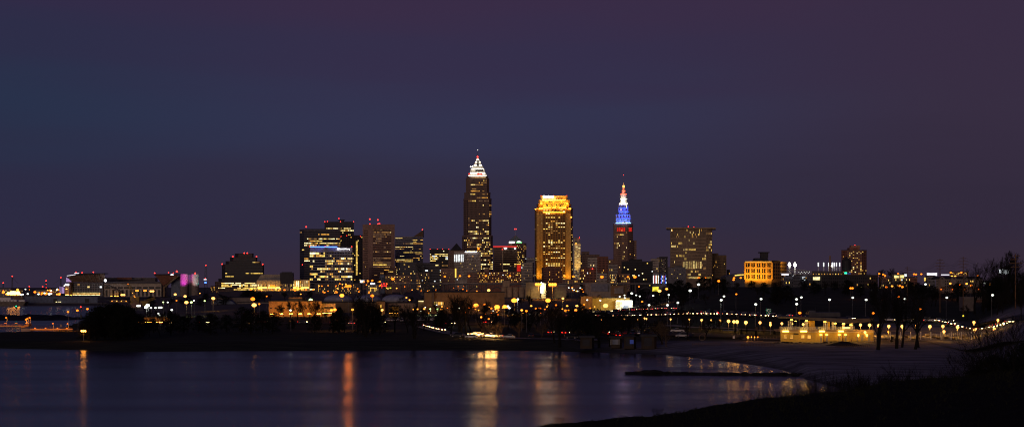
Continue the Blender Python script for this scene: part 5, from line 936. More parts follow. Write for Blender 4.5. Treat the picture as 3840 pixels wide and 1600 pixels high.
# people: one continuous skinned body each, hair and clothing as children
def person(px, py, lab, pose, rz, coat='coat_dark', lift=.0):
    x, y, z = G(px, py); t = thing('person', lab, 'person', (x, y, z + .3 + lift), rz)
    if pose == 'stand': J = dict(pel=(0, 0, .95), ch=(0, .02, 1.28), nk=(0, .02, 1.47), hd=(0, 0, 1.58), tp=(0, 0, 1.7), lk=(-.11, -.03, .5), lf=(-.12, 0, .07), lt=(-.13, -.17, .04), rk=(.11, -.06, .5), rf=(.13, .04, .07), rt=(.15, -.13, .04), ls=(-.19, .02, 1.42), le=(-.26, .04, 1.15), lw=(-.24, -.08, .92), rs=(.19, .02, 1.42), re=(.27, .05, 1.15), rw=(.22, -.1, .93))
    else: J = dict(pel=(0, .1, .5), ch=(0, .05, .84), nk=(0, .02, 1.02), hd=(0, -.01, 1.13), tp=(0, -.02, 1.25), lk=(-.12, -.36, .5), lf=(-.12, -.36, .07), lt=(-.12, -.53, .04), rk=(.12, -.36, .5), rf=(.12, -.36, .07), rt=(.12, -.53, .04), ls=(-.19, .03, .97), le=(-.25, -.05, .72), lw=(-.12, -.28, .62), rs=(.19, .03, .97), re=(.25, -.05, .72), rw=(.12, -.28, .62))
    hip = {a: Vector(J['pel']) + Vector((sx, 0, -.04)) for a, sx in (('lh', -.1), ('rh', .1))}; J.update(hip)
    def hand(w, e):
        w, e = Vector(J[w]), Vector(J[e]); d = (w - e).normalized(); return w, w + d * .09, d
    R = dict(pel=.15, ch=.155, nk=.06, hd=.098, tp=.07, lk=.07, rk=.07, lf=.045, rf=.045, lt=.04, rt=.04, lh=.1, rh=.1, ls=.07, rs=.07, le=.048, re=.048, lw=.034, rw=.034)
    E = [('pel', 'ch'), ('ch', 'nk'), ('nk', 'hd'), ('hd', 'tp'), ('pel', 'lh'), ('lh', 'lk'), ('lk', 'lf'), ('lf', 'lt'), ('pel', 'rh'), ('rh', 'rk'), ('rk', 'rf'), ('rf', 'rt'), ('ch', 'ls'), ('ls', 'le'), ('le', 'lw'), ('ch', 'rs'), ('rs', 're'), ('re', 'rw')]
    for sd_, w, e in (('l', 'lw', 'le'), ('r', 'rw', 're')):
        w0, pm, d = hand(w, e); J[sd_ + 'p'] = pm; R[sd_ + 'p'] = .032; E.append((w, sd_ + 'p')); u = d.cross(Vector((1, 0, 0))).normalized()
        for i in range(4): J[f'{sd_}f{i}'] = pm + d * (.075 - abs(i - 1.3) * .012) + u * (i - 1.5) * .022; R[f'{sd_}f{i}'] = .009; E.append((sd_ + 'p', f'{sd_}f{i}'))
        J[sd_ + 'th'] = pm + u * .05 + d * .02; R[sd_ + 'th'] = .01; E.append((sd_ + 'p', sd_ + 'th'))
    names = list(J); me = bpy.data.meshes.new('body'); me.from_pydata([tuple(J[n_]) for n_ in names], [(names.index(a), names.index(b_)) for a, b_ in E], []); me.materials.append(MATS['skin']); o = link('body', me, t)
    sk = o.modifiers.new('skin', 'SKIN'); 
    for i, n_ in enumerate(names): me.skin_vertices[0].data[i].radius = (R[n_], R[n_]); me.skin_vertices[0].data[i].use_root = n_ == 'pel'
    o.modifiers.new('sub', 'SUBSURF').levels = 1
    def tb(nm, chain, rad, mk): m_ = MB(); m_.tube([J[c_] for c_ in chain], rad, 8); return link(nm, m_.mesh(nm, mk), t)
    m_ = MB()
    m_.tube([Vector(J['pel']) - Vector((0, 0, .05)), J['pel'], J['ch'], Vector(J['nk']) - Vector((0, 0, .04))], [.19, .185, .195, .085], 10)
    for a in 'lr': m_.tube([J['ch'], J[a + 's'], J[a + 'e'], J[a + 'w']], [.08, .085, .065, .05], 8)
    link('coat', m_.mesh('coat', coat), t); m_ = MB()
    for a in 'lr': m_.tube([Vector(J[a + 'h']) + Vector((0, 0, .06)), J[a + 'k'], J[a + 'f']], [.125, .085, .065], 8)
    link('trousers', m_.mesh('trousers', 'trouser_dark'), t)
    h = Vector(J['hd']); m_ = MB(); m_.ball((h.x, h.y + .02, h.z + .035), .112, 10, 1.1); link('hair', m_.mesh('hair', 'hair_dark'), t)
    m_ = MB(); m_.ball((h.x, h.y - .105, h.z), .018, 6); link('nose', m_.mesh('nose', 'skin'), t)
    for s_ in (-.035, .035): m_ = MB(); m_.ball((h.x + s_, h.y - .095, h.z + .03), .011, 6); link('eye', m_.mesh('eye', 'dark_panel'), t)
    for s_ in (-.1, .1): m_ = MB(); m_.ball((h.x + s_, h.y, h.z), .022, 6, 1.4); link('ear', m_.mesh('ear', 'skin'), t)
    m_ = MB(); m_.box(h.x - .025, h.x + .025, h.y - .101, h.y - .09, h.z - .052, h.z - .042); link('mouth', m_.mesh('mouth', 'brick_red'), t)
    return t
person(3203.5, 1281.4, 'person in dark clothes standing before pavilion wall, right of four doors', 'stand', .5)
person(3177, 1281.6, 'person in dark clothes sitting low by rightmost pair of grey doors', 'sit', -.3)
x, y, z = G(3177, 1281.6); t = thing('stool', 'low dark seat under the person sitting by the pavilion doors', 'seat', (x, y, z + .3)); m_ = MB(); m_.box(x - .25, x + .25, y - .1, y + .35, z + .66, z + .72); m_.build('seat', 'wood_brown', t); m_ = MB(); m_.box(x - .2, x + .2, y - .05, y + .3, z + .3, z + .66); m_.build('base', 'wood_brown', t)
for px, lab in ((3193, 'short dark post beside the standing person'), (3161, 'taller dark post left of the sitting person')):
    x, y, z = G(px, 1283.5); m_ = MB(); m_.cyl(x, y, z - .2, z + (1 if px == 3193 else 1.6), .14, .12, 8); o = m_.build('bollard', 'wood_brown'); tag(o, lab, 'bollard')
# terrace fences, ramp rails, ornamental planting right of the pavilion
def fence(name, label, pts, h, mk, step=2.2, rails=3, D=None, cat='fence', group=None):
    P = [Vector(G(px, py)) if D is None else Vector((X(px, D), D, Z(py, D) - h)) for px, py in pts]; t = thing(name, label, cat, P[0], 0, group); mb = MB(); rl = MB()
    for a, b_ in zip(P, P[1:]):
        n = max(1, int((b_ - a).length / step))
        for i in range(n + 1): q = a + (b_ - a) * i / n; mb.bar(q - Vector((0, 0, .3)), q + Vector((0, 0, h)), .09)
        for r_ in range(rails): hh = Vector((0, 0, h * (r_ + 1) / rails - .03)); rl.bar(a + hh, b_ + hh, .07)
    mb.build('post_frame', mk, t); rl.build('rail', mk, t); return t
B = Bld('boardwalk', 'raised timber boardwalk with lit railing, running right from the pavilion', 622, 3550, 'boardwalk')
B.box('deck', 3280, 3860, 1240, 1243, 0, 3, 'wood_grey')
mb = MB(); rl = MB()
for i in range(70): px = 3282 + i * 8.3; mb.bar(k(px, .1, 1239.9), k(px, .1, 1228.5), .08)
for y in (1228.5, 1232, 1236): rl.bar(k(3281, .1, y), k(3858, .1, y), .08)
mb.build('baluster_frame', 'cream_wall', B.root); rl.build('rail', 'cream_wall', B.root)
for i in range(15): B.box('leg', 3300 + i * 38, 3302.5 + i * 38, 1243.1, 1272, .4, .7, 'white_paint')
fence('ramp_railing', 'pale ramp railing sloping up to the right beside dry grasses', [(3470, 1264), (3540, 1262), (3640, 1254)], 1.0, 'white_paint', 1.2, 2)
fence('timber_fence', 'lit timber post fence left of the pavilion', [(2790, 1274), (2850, 1273), (2925, 1272)], 1.1, 'cream_wall', 1.5, 2)
fence('snow_fence', 'low dark slat fence on the sand left of beach house', [(2780, 1300), (2906, 1299)], 1., 'wood_brown', .6, 2)
fence('snow_fence', 'low dark slat fence standing on sand below pavilion right end', [(3135, 1303), (3260, 1303)], 1., 'wood_brown', .6, 2)
fence('snow_fence', 'faint slat fence on the sand below the parked white cars', [(2596, 1296), (2700, 1297)], .9, 'wood_brown', .7, 2)
for i, (px, py) in enumerate(((3345, 1272), (3362, 1276), (3400, 1270), (3450, 1272), (3478, 1266), (3500, 1268), (3520, 1271), (3548, 1272), (3425, 1274), (3610, 1268), (3320, 1276), (3575, 1274))):
    x, y, z = G(px, py); mb = MB()
    for j in range(120): a = rnd.uniform(0, 6.28); r_ = rnd.uniform(0, .5); l = rnd.uniform(.6, 1.5); d = r_ + rnd.uniform(.1, .7); p = Vector((x + math.cos(a) * r_, y + math.sin(a) * r_, z - .1)); q = Vector((x + math.cos(a) * d * 1.5, y + math.sin(a) * d * 1.5, z + l)); mb.face([p + Vector((-.03, 0, 0)), p + Vector((.03, 0, 0)), q])
    tag(mb.build('ornamental_grass', 'dry_grass'), 'dry tan grass clump by the boardwalk ramp', 'grass clump', 'dry grass clumps by the boardwalk')

# ------------------------------------------------------------------ kiosks, sheds, park furniture on the beach edge
for i, (a, b_, t, bt, D, m_, lab) in enumerate(((2176, 2228, 1266, 1296, 585, 'hut_wood', 'dark slat sided beach hut, leftmost of the row behind the sand'), (2248, 2290, 1266, 1284, 640, 'hut_wood', 'brown gabled hut behind the second beach hut'), (2290, 2332, 1267, 1292, 590, 'hut_wood', 'grey hut with blue barred shutter on the sand edge'), (2340, 2385, 1262, 1296, 585, 'hut_wood', 'tall brown hut behind a lit lifeguard notice'), (2405, 2462, 1261, 1297, 582, 'hut_wood', 'plain olive hut, rightmost of the row, lit on its side'))):
    B = Bld('beach_hut', lab, D, (a + b_) / 2, 'hut'); v = B.vol([(a, 0), (b_ - 8, 0), (b_, 3)], t, None, m_, 3.5, roof=None)
    b = MB(); b.prism([(B.x(a) - .3, D - .4), (B.x(b_) + .3, D - .4), (B.x(b_) + .3, D + 7), (B.x(a) - .3, D + 7)], B.z(t) + .01, B.z(t) + .7, 0, .6 if i in (1, 3) else .94); b.build('roof', 'roof_dark', B.root)
    w_ = b_ - 8 - a; B.box('shutter', a + w_ * .2, a + w_ * .8, t + 5, bt - 2, -.08, .05, 'blue_wall' if i == 2 else 'dark_panel'); 
    if i == 2: B.ribs(v, 0, t + 4, bt - 1, 8, .06, .15, 'white_paint')
B = Bld('notice_board', 'blue lit notice board on posts before the tall brown hut', 575, 2368, 'notice board'); B.box('panel', 2362, 2376, 1273, 1288, 0, .1, 'win_blue')
for px in (2363, 2369, 2375): B.box('post', px - .6, px + .6, 1272, 1300, .12, .25, 'metal_dark')
B = Bld('container', 'dark blue container box standing on park grass', 668, 2741, 'container'); B.box('body', 2711, 2771, 1236, 1253, 0, 3, 'car_blue')
for i in range(7): B.box('door', 2713 + i * 8.2, 2719 + i * 8.2, 1238, 1252, -.08, -.01, 'dark_panel')
B = Bld('service_box', 'small white lit cabinet at the end of the car park', 615, 2752, 'cabinet'); B.box('body', 2748, 2756, 1258, 1268.5, 0, .6, 'cream_wall'); B.box('door', 2749, 2755, 1259.5, 1267.5, -.05, -.01, 'white_paint'); B.box('lid', 2747.4, 2756.6, 1257.2, 1257.95, -.1, .7, 'metal_grey')
x, y, z = G(2633, 1276); t = thing('ring_sculpture', 'pale upright ring standing between car park and sand', 'sculpture', (x, y, z)); mb = MB(); mb.tube([(x + 1.05 * math.cos(a * .3), y, z + 1.1 + 1.05 * math.sin(a * .3)) for a in range(22)], [.12] * 22, 6); mb.build('ring', 'tan_wall', t); mb = MB(); mb.box(x - .5, x + .5, y - .3, y + .3, z - .2, z + .12); mb.build('base', 'concrete', t)
x, y, z = G(2600, 1265); t = thing('litter_bin', 'dark bin beside the white parked car', 'bin', (x, y, z)); mb = MB(); mb.cyl(x, y, z, z + 1.3, .45, .5, 10); mb.build('body', 'metal_dark', t); mb = MB(); mb.cyl(x, y, z + 1.31, z + 1.5, .5, .3, 10); mb.build('lid', 'metal_grey', t)
mb = MB(); x, y, z = G(3165, 1296); R0 = 7
for i in range(3): mb.cyl(x, y, z - .2 + i * .5, z + .32 + i * .5, R0 * (1 - i * .3), R0 * (.72 - i * .3), 14)
tag(mb.build('sand_mound', 'rock'), 'dark heap of earth on sand below the pavilion', 'mound')
def rock(px, py, r, lab, group, zoff=0, flat=.6):
    x, y, z = G(px, py) if zoff is None else (X(px, zoff), zoff, py); mb = MB(); mb.ball((0, 0, 0), r, 8, flat)
    mb.v = [tuple(Vector(q) * (1 + .35 * mnoise.noise(Vector(q) * 1.1 / r + Vector((px * .37, 0, 0))))) for q in mb.v]; mb.v = [(q[0] * 1.3 + x, q[1] + y, q[2] + z) for q in mb.v]
    tag(mb.build('rock', 'rock'), lab, 'rock', group)
for i in range(14): rock(2905 + i * 16 + rnd.uniform(-4, 4), 1286 + rnd.uniform(-1, 1.5), rnd.uniform(.4, .9), 'dark boulder edging the lit walk below pavilion', 'boulders along the beach walk', None)
# rock jetty across the bay
t = []
for i in range(58):
    u = i / 57; px = 2352 + u * 660; y0 = 436 - 8 * u; big = 1.7 if .09 < u < .19 else 1
    rock(px, .32 + rnd.uniform(-.1, .2) + .2 * (big > 1), rnd.uniform(.55, .85) * big, 'dark rock in the low jetty reaching across the bay', 'rocks of the low jetty', y0 + rnd.uniform(-.5, .5), .42)
mb = MB(); px0 = []
for i in range(60):
    u = i / 59; px0.append((X(2345 + u * 720, 436 - 8 * u), 436 - 8 * u, .45 + .3 * mnoise.noise(Vector((i * .5, 0, 0)))))
for a, b_ in zip(px0, px0[1:]): mb.hexa([(a[0], a[1] - 2.2, -.4), (b_[0], b_[1] - 2.2, -.4), (b_[0], b_[1] + 2.2, -.4), (a[0], a[1] + 2.2, -.4)], [(a[0], a[1] - .7, a[2]), (b_[0], b_[1] - .7, b_[2]), (b_[0], b_[1] + .7, b_[2]), (a[0], a[1] + .7, a[2])])
tag(mb.build('jetty', 'rock'), 'long low dark stone spit running left from the beach', 'jetty')
# left: breakwater, gangway, dock, channel markers
mb = MB(); q = []
for i in range(90):
    px = -500 + i * 9.2; D = 1180; q.append((X(px, D), D, (3. if px < 230 else 1.5) * min(1, (330 - px) / 60)))
for a, b_ in zip(q, q[1:]):
    for r0, r1, h0, h1 in ((-55, -18, 0, .7), (-18, 6, .7, 1), (6, 40, 1, 0)):
        f = lambda p, r_, h: (p[0], p[1] + r_, max(-.3, p[2] * h + mnoise.noise(Vector((p[0] * .2, r_ * .3, 1))) * .9 * (h > 0) - .3 * (h == 0)))
        mb.face([f(a, r0, h0), f(b_, r0, h0), f(b_, r1, h1), f(a, r1, h1)])
tag(mb.build('breakwater', 'rock'), 'dark rubble breakwater across the harbour mouth at left', 'breakwater')
fence('dock_railing', 'orange lit railing along the sloping dock walkway at left', [(112, 1228), (190, 1232), (268, 1236)], 1.1, 'wood_brown', 1.6, 3)
B = Bld('gangway', 'orange lit truss gangway reaching left from the dock', 800, 40, 'gangway'); B.box('deck', -60, 84, 1222, 1224, 0, 2.2, 'wood_grey'); mb = MB()
for i in range(16):
    a = -60 + i * 9; 
    for dd in (0, 2.2): mb.bar(k2(a, dd, 1224) if 0 else (B.x(a), B.D + dd, B.z(1224)), (B.x(a + 9), B.D + dd, B.z(1232 if i % 2 == 0 else 1224)), .1) if i % 2 == 0 else mb.bar((B.x(a), B.D + dd, B.z(1232)), (B.x(a + 9), B.D + dd, B.z(1224)), .1)
for dd in (0, 2.2): mb.bar((B.x(-60), B.D + dd, B.z(1232)), (B.x(84), B.D + dd, B.z(1232)), .12)
mb.build('truss', 'metal_dark', B.root); mb = MB()
for i in range(25): a = -60 + i * 6; mb.bar((B.x(a), B.D, B.z(1222)), (B.x(a), B.D, B.z(1213)), .06)
for y in (1213, 1217): mb.bar((B.x(-60), B.D, B.z(y)), (B.x(84), B.D, B.z(y)), .06)
mb.build('railing', 'wood_brown', B.root); mb = MB(); mb.hexa([(B.x(82), B.D - 2, B.z(1229)), (B.x(112), B.D - 2, B.z(1222)), (B.x(112), B.D + 3, B.z(1222)), (B.x(82), B.D + 3, B.z(1229))], [(B.x(82), B.D - 2, B.z(1222)), (B.x(112), B.D - 2, B.z(1212)), (B.x(112), B.D + 3, B.z(1212)), (B.x(82), B.D + 3, B.z(1222))]); mb.build('landing', 'tan_wall', B.root)
B.box('fascia', -60, 82, 1219, 1221.9, -.3, 0, 'cream_wall')  # pale board added to catch the orange light
for px in (-10, 25, 60, 97): spot('dock_fill_spot', B.root, px, 1213, 795, px, 1220, 800, 420, (1, .26, .02), 150)  # unseen fill spots added to turn the gangway edge orange
B.box('pontoon', 78, 114, 1230, 1246, -2, 3, 'blue_wall')
for px in (-20, 20, 60, 98): B.box('lamp', px - 4, px + 4, 1210.4, 1211, .5, .9, 'lamp_orange')
B = Bld('dock', 'orange lit landing stage between gangway and park road', 790, 190, 'dock'); B.box('deck', 112, 272, 1236, 1239, 0, 4, 'tan_wall'); B.box('cabinet', 225, 232, 1216, 1225, 2, 3, 'blue_wall'); B.box('fascia', 112, 272, 1231, 1235.9, -.4, 0, 'cream_wall')  # fascia added as an upright face for the orange light
for px in (125, 155, 190, 225, 258): spot('dock_fill_spot', B.root, px, 1227, 786, px, 1233, 790, 420, (1, .26, .02), 150)  # unseen fill spots added so the dock fascia shows orange
for px in (130, 170, 215, 250): B.box('lamp', px - 2, px + 2, 1228, 1229.4, -1.2, -.6, 'lamp_orange')
for px, py, mk, lab in ((60.5, 1147, 'beacon_green', 'channel marker with green light on dark post in the harbour'), (303, 1150, 'beacon_red', 'channel marker with red light on dark post beside orange lamps')):
    D = 1180 if px < 100 else 1000; B = Bld('channel_marker', lab, D, px, 'marker'); B.gz = 0; B.box('post', px - .6, px + .6, py + 2, 1190, 0, .5, 'metal_dark'); B.box('cage', px - 3, px + 3, py + 3, py + 9, -.4, .9, 'metal_dark'); B.beacon(px, py, None, 2.4, mk, 0, 'lamp')
    B.box('pile', px - 2.4, px + 2.4, 1180, 1192, -.3, .8, 'metal_dark')
# ------------------------------------------------------------------ lamps
LAMPS = []   # (empty, px, py, colour word, noun)
COLW = {'lamp_blaze': 'glaring orange', 'lamp_orange': 'orange', 'lamp_amber': 'amber', 'lamp_warm': 'warm yellow', 'lamp_white': 'white', 'lamp_green': 'greenish white', 'lamp_far_orange': 'small orange', 'lamp_far_warm': 'small yellow', 'lamp_far_white': 'small white'}
def lamp(px, py, H, mk, kind='street', r=None, D=None, lit_pole=False):
    if D is None:
        while True:
            x, y, z = G(px, py, H, lerp_tab(SH, px) + 30)
            if H <= 3.2 or y > (800 if px < 2000 and 1165 < py < 1215 else lerp_tab(SH, px) + 40): break
            H -= .4
        if y > 2600: y = 2600
    else: y = D
    x = X(px, y); hz = Z(py, y); z = min(gz(x, y), hz - 2); z = max(z, -1)
    name = {'street': 'street_lamp', 'globe': 'globe_lamp', 'flood': 'floodlight_mast'}[kind]
    t = thing(name, '', {'street': 'street lamp', 'globe': 'globe lamp', 'flood': 'floodlight'}[kind], (x, y, z)); kk = y / F
    pm = MB(); w_ = max(.09, .3 * kk)
    if kind == 'globe':
        rr = r or .38; pm.cyl(x, y, z - .3, hz - rr, .09, .07, 6); pm.build('pole', 'metal_grey', t); h = MB(); h.ball((x, y, hz), rr, 8); h.build('globe', mk, t); c = MB(); c.cyl(x, y, hz + rr * .9, hz + rr * 1.25, rr * .5, .05, 8); c.build('cap', 'metal_dark', t)
    elif kind == 'flood':
        rr = r or 1.; pm.cyl(x, y, z - .3, hz - rr * .5, w_, w_ * .7, 6); pm.build('pole', 'metal_grey', t); c = MB(); c.box(x - rr * 1.4, x + rr * 1.4, y, y + .3, hz - rr * .62, hz - rr * .48); c.build('crossbar', 'metal_dark', t)
        for i in (-1, 0, 1): h = MB(); h.ball((x + i * rr * .7, y - .3, hz), rr * .46, 8); h.build('lamp_head', mk, t)
    else:
        rr = r or .5; pm.cyl(x, y + 1.2, z - .3, hz + .3, w_, w_ * .7, 6); pm.build('pole', 'metal_grey', t); c = MB(); c.bar((x, y + 1.2, hz + .3), (x, y, hz + .25), .1); c.build('arm', 'metal_dark', t); h = MB(); h.ball((x, y, hz), rr, 8, .75); h.build('lamp_head', mk, t)
    if mk in LIGHTC and (y < 1400 or px in (1306, 2019, 2072)):
        l = bpy.data.lights.new('lamp_light', 'SPOT' if kind == 'street' else 'POINT'); l.energy = (330 if px < 3200 else 1300) * rr if kind == 'globe' else 7000 * rr if (900 < y and 980 < px < 2420) else 5000 * rr if px < 260 and py > 1180 else 900 * rr; l.color = LIGHTC[mk]; l.shadow_soft_size = rr * .8
        if kind == 'street': l.spot_size = math.radians(156); l.spot_blend = .25
        if px == 314: l.energy = 160
        if px in (1306, 2019, 2072): l.energy = 3300 if px == 1306 else 14000
        o = bpy.data.objects.new('lamp_light', l); C.objects.link(o); o.parent = t; o.location = (0, -.1 if y < 1400 else -2, hz - z - rr * 1.2)
    LAMPS.append((t, px, py, COLW[mk], {'street': 'street lamp', 'globe': 'globe lamp', 'flood': 'floodlights'}[kind]))
O, A, Wm, Wh, Gr, fo, fw, fh = 'lamp_orange', 'lamp_amber', 'lamp_warm', 'lamp_white', 'lamp_green', 'lamp_far_orange', 'lamp_far_warm', 'lamp_far_white'
for px, py, r in ((2417, 1192, .3), (2424, 1194, .3), (2515, 1196, .3), (2585, 1197, .33), (2631, 1199, .42), (2667, 1200, .38), (2700, 1201, .45), (2732, 1203, .6), (2752, 1205, .55), (2764, 1205.5, .62), (2797, 1208, .62), (2850, 1208.5, .5), (2889, 1217, .42), (2889, 1209, .34), (2932, 1212, .45), (2971, 1213, .3), (3012, 1215, .45), (3227, 1217, .5), (3261, 1218, .58), (3296, 1220.5, .62), (3333, 1222, .52), (3384, 1222.6, .62), (3435, 1222.6, .6), (3487, 1223.5, .58), (3536, 1222, .52), (3591, 1226, .58), (3655, 1236, .58), (3652, 1208, .55), (3729, 1232.6, .52), (3742, 1199, .42), (2256, 1198, .25), (2342, 1196, .35), (2393, 1197, .3)):
    lamp(px, py, 4.0, Wm, 'globe', r * 1.1, D=630 if px > 3600 and py > 1225 else None)
for px, py in ((3244, 1245), (3540, 1242)): lamp(px, py, 4.2, Wm, 'globe', .5, D=600)
for px, py in ((3331, 1243), (3440, 1243)): lamp(px, py, 3.2, A, 'globe', .3, D=606)
lamp(2805, 1263, 1.6, A, 'globe', .42); 
for px in (2818, 2830, 2842): lamp(px, 1262, 1.5, A, 'globe', .18)
# big star-like floodlights and yard lights
for px, py, mk, r, D in ((314, 1239.5, 'lamp_blaze', .9, 640), (40, 1099.5, 'lamp_blaze', 4.2, 2130), (56, 1098, 'lamp_blaze', 5.6, 2120), (1022, 1072, O, 2.6, 1900), (1306, 1072, O, 1.5, 935), (2019, 1065, A, 3., 1700), (2072, 1066, A, 3.6, 1700), (461, 1105, Wm, 2.2, 1900), (520, 1146, Wh, 1.5, 1420), (601, 1152, Wh, 1.5, 1420), (570, 1091, Wm, 2.2, 1900), (514, 1089, A, 1.7, 1950), (544, 1089, A, 1.6, 1950)):
    lamp(px, py, 20, mk, 'flood', r, D)
for px, py, mk, r in ((1928, 1125.6, A, 1.3), (2055, 1125.6, A, 1.2), (1785, 1144, A, .95), (1864, 1150, A, 1.0), (1893, 1149, A, .85), (2271, 1145, Wm, .95), (1282, 1107, A, 1.3), (948, 1120, O, 1.1), (953, 1143, Wm, .95), (800, 1118, Wm, .95), (1832.6, 1087.5, Wm, 1.2), (1833, 1194, A, .5), (2159, 1162, A, .6), (2999, 1172, O, .55), (2163, 1146, Wm, .7), (1089.6, 1162.5, fh, .45), (1087.5, 1203, fw, .35), (1804, 1188, A, .5), (2473, 1090, Wm, .9), (1243, 1162, A, .6), (1256, 1160, A, .7), (1432, 1161, Wm, .65), (1322, 1160, A, .55), (547, 1151, Wh, .8), (554, 1144, Wh, .85), (657, 1103, Wm, 1.1), (694, 1110, Wm, 1.0), (699, 1133, Wm, .9), (717.5, 1132.5, Gr, .7), (797, 1117, Wm, .8), (1165, 1124, Gr, .9), (255, 1168.6, fo, .5), (290, 1163, fo, .55), (328, 1157.5, fo, .55), (1396, 1108, O, 1.), (2111, 1118, Wm, .75), (1942, 1121, Wh, .6), (1721, 1154, Wh, .6)):
    lamp(px, py, 9, mk, 'street', r * (1.35 if r > .8 else 1.1))
for px, py in ((1473, 1045), (2257, 1037.5), (2380.6, 1037.5)): lamp(px, py, 12, O, 'street', 2.0, 1990)
for px, py in ((1668, 1036), (1725, 1034), (1822, 1034), (1912.6, 1034), (2117.6, 1035), (2150, 1036), (2354.6, 1037.5), (1759, 1034.5), (1380, 1053), (1396, 1051), (1424.5, 1055), (1363, 1055.5), (2620.5, 1041), (2646, 1041), (2752.5, 1041.6), (2778, 1041), (2751, 1048.5)): lamp(px, py, 12, fo, 'street', 1.3 if px not in (2117.6, 2150) else 1.6, 1990)
for px, py in ((1591, 1157), (1613, 1157), (1641, 1158), (1657, 1149), (1655, 1159), (1551, 1159), (1566, 1158), (1524, 1115), (1536, 1124), (1607, 1173.6)): lamp(px, py, 6, Gr if px in (1613, 1641) else fw, 'street', .6, 1020 if px > 1540 and py > 1140 else 1150)
for px, py, mk in ((2010, 1156, fo), (1974, 1165, fo), (1956.5, 1162, fw), (1910, 1154, fh), (1842, 1155, fo), (1817, 1141, fo), (2085, 1143, fo), (2120, 1163, fo), (2190, 1141, fo), (2051, 1149, fw), (1905, 1147, fh), (1992, 1146, fw), (2127, 1146, fw), (2251, 1125.6, fh), (2202, 1124, fh), (2343, 1116, fh), (2324, 1111, fh), (2399, 1110, fh), (2386, 1106, fh), (2369, 1099, fh), (2342, 1106, fh), (2449.5, 1107.7, fh), (2508, 1105, Wh), (2542, 1134, fh), (2408, 1130, fo), (2434, 1143, fh), (2715, 1110, fh), (2704.5, 1124, Wh), (2854, 1120, fh), (2987, 1121, fh), (2987.5, 1139, fh), (3005, 1114, fh), (2834, 1140, fh), (2503, 1143, fh), (3111, 1123, fh), (3248, 1123, fh), (3274.5, 1173, fo), (3451, 1157, fo), (3198, 1115, fh), (3392.6, 1120, fh), (3550.5, 1115, fh), (3722, 1105.5, fh), (2500, 1082.6, fw), (2396, 1074, fo), (2761, 1102, fo), (2695, 1053, fo), (2620, 1066, fh), (2588, 1089, fh), (767.5, 1127, Gr), (727, 1126, fh), (749.5, 1099, Wm), (612, 1132, Gr), (629, 1132.5, fh), (566, 1153, fh), (583, 1153, fh), (594, 1175, fh), (374, 1100, Wm), (600, 1182, fh), (644, 1161, fh), (662, 1126, fo), (972, 1139, fo), (1000, 1110, fo), (1128, 1102, fw)):
    lamp(px, py, 9, mk, 'street', .55 if mk[5] != 'f' or py > 1100 else .9)
for px, py, mk in ((3297, 1025.5, O), (3312, 1028, O), (3319, 1033, O), (3368, 1026, fo), (3427.5, 1027, O), (3435, 1028, fo), (3455, 1027, fo), (3481, 1024, fo), (3565.6, 1021, fo), (3605, 1021, O), (3667, 1033, fo), (3324, 1075.6, fo), (3197, 1079.7, fo), (3190, 1079.7, fo), (3374, 1071, fo), (3600.5, 1068, O), (3371, 1112, fo), (3470.5, 1065, fh), (3563.6, 1062, fw), (3625, 1063, fw), (3713.6, 1065.7, fw), (3345, 1072, fw), (3384, 1075, fo), (3642, 1069, fo), (3694, 1061, fh), (3570, 1035, fw), (3582, 1035, fw)):
    lamp(px, py, 8, mk, 'street', .75, 1050 if py > 1050 else 1230)
for px, py in ((23, 1190), (111, 1190), (102.5, 1194), (97, 1197)): lamp(px, py, 4.5, O, 'street', .42, 800)
for px, py in ((198.5, 1212), (253, 1213)): lamp(px, py, 3, O, 'street', .3, 770)
# port and downtown edge: many small lights, each on a post
for i in range(34):
    px = rnd.choice((rnd.uniform(0, 110), rnd.uniform(130, 225), rnd.uniform(150, 225))); py = rnd.gauss(1100, 2) if rnd.random() < .45 else rnd.uniform(1083, 1104)
    lamp(px, py, 9, rnd.choice((fo, fw, fw, fo, fh)), 'street', rnd.choice((1.0, 1.3, 1.8)), rnd.uniform(2120, 2280))
for i in range(30): lamp(rnd.uniform(940, 1175), rnd.gauss(1084, 2.2), 8, rnd.choice((fo, fw, fw)), 'street', rnd.uniform(.8, 1.4), rnd.uniform(2050, 2200))
for i in range(26): lamp(rnd.uniform(1190, 1500), rnd.uniform(1062, 1098), 8, rnd.choice((fo, fw, fo)), 'street', rnd.uniform(.6, 1.0), rnd.uniform(1950, 2040))
for i in range(24): lamp(rnd.uniform(1850, 2240), rnd.uniform(1148, 1180), 6, rnd.choice((fo, fo, fw)), 'street', rnd.uniform(.25, .5))
for i in range(16): lamp(rnd.uniform(1560, 1880), rnd.uniform(1150, 1178), 6, rnd.choice((fw, fh, fo)), 'street', rnd.uniform(.25, .4))
for i in range(22): lamp(rnd.uniform(1500, 1790), rnd.uniform(1072, 1092), 8, rnd.choice((fo, fo, fw)), 'street', rnd.uniform(.5, .8), rnd.uniform(2050, 2150))
for i in range(10): lamp(rnd.uniform(2126, 2196), rnd.uniform(1076, 1094), 8, rnd.choice((fw, fh, fo)), 'street', rnd.uniform(.6, 1.), rnd.uniform(1850, 1950))
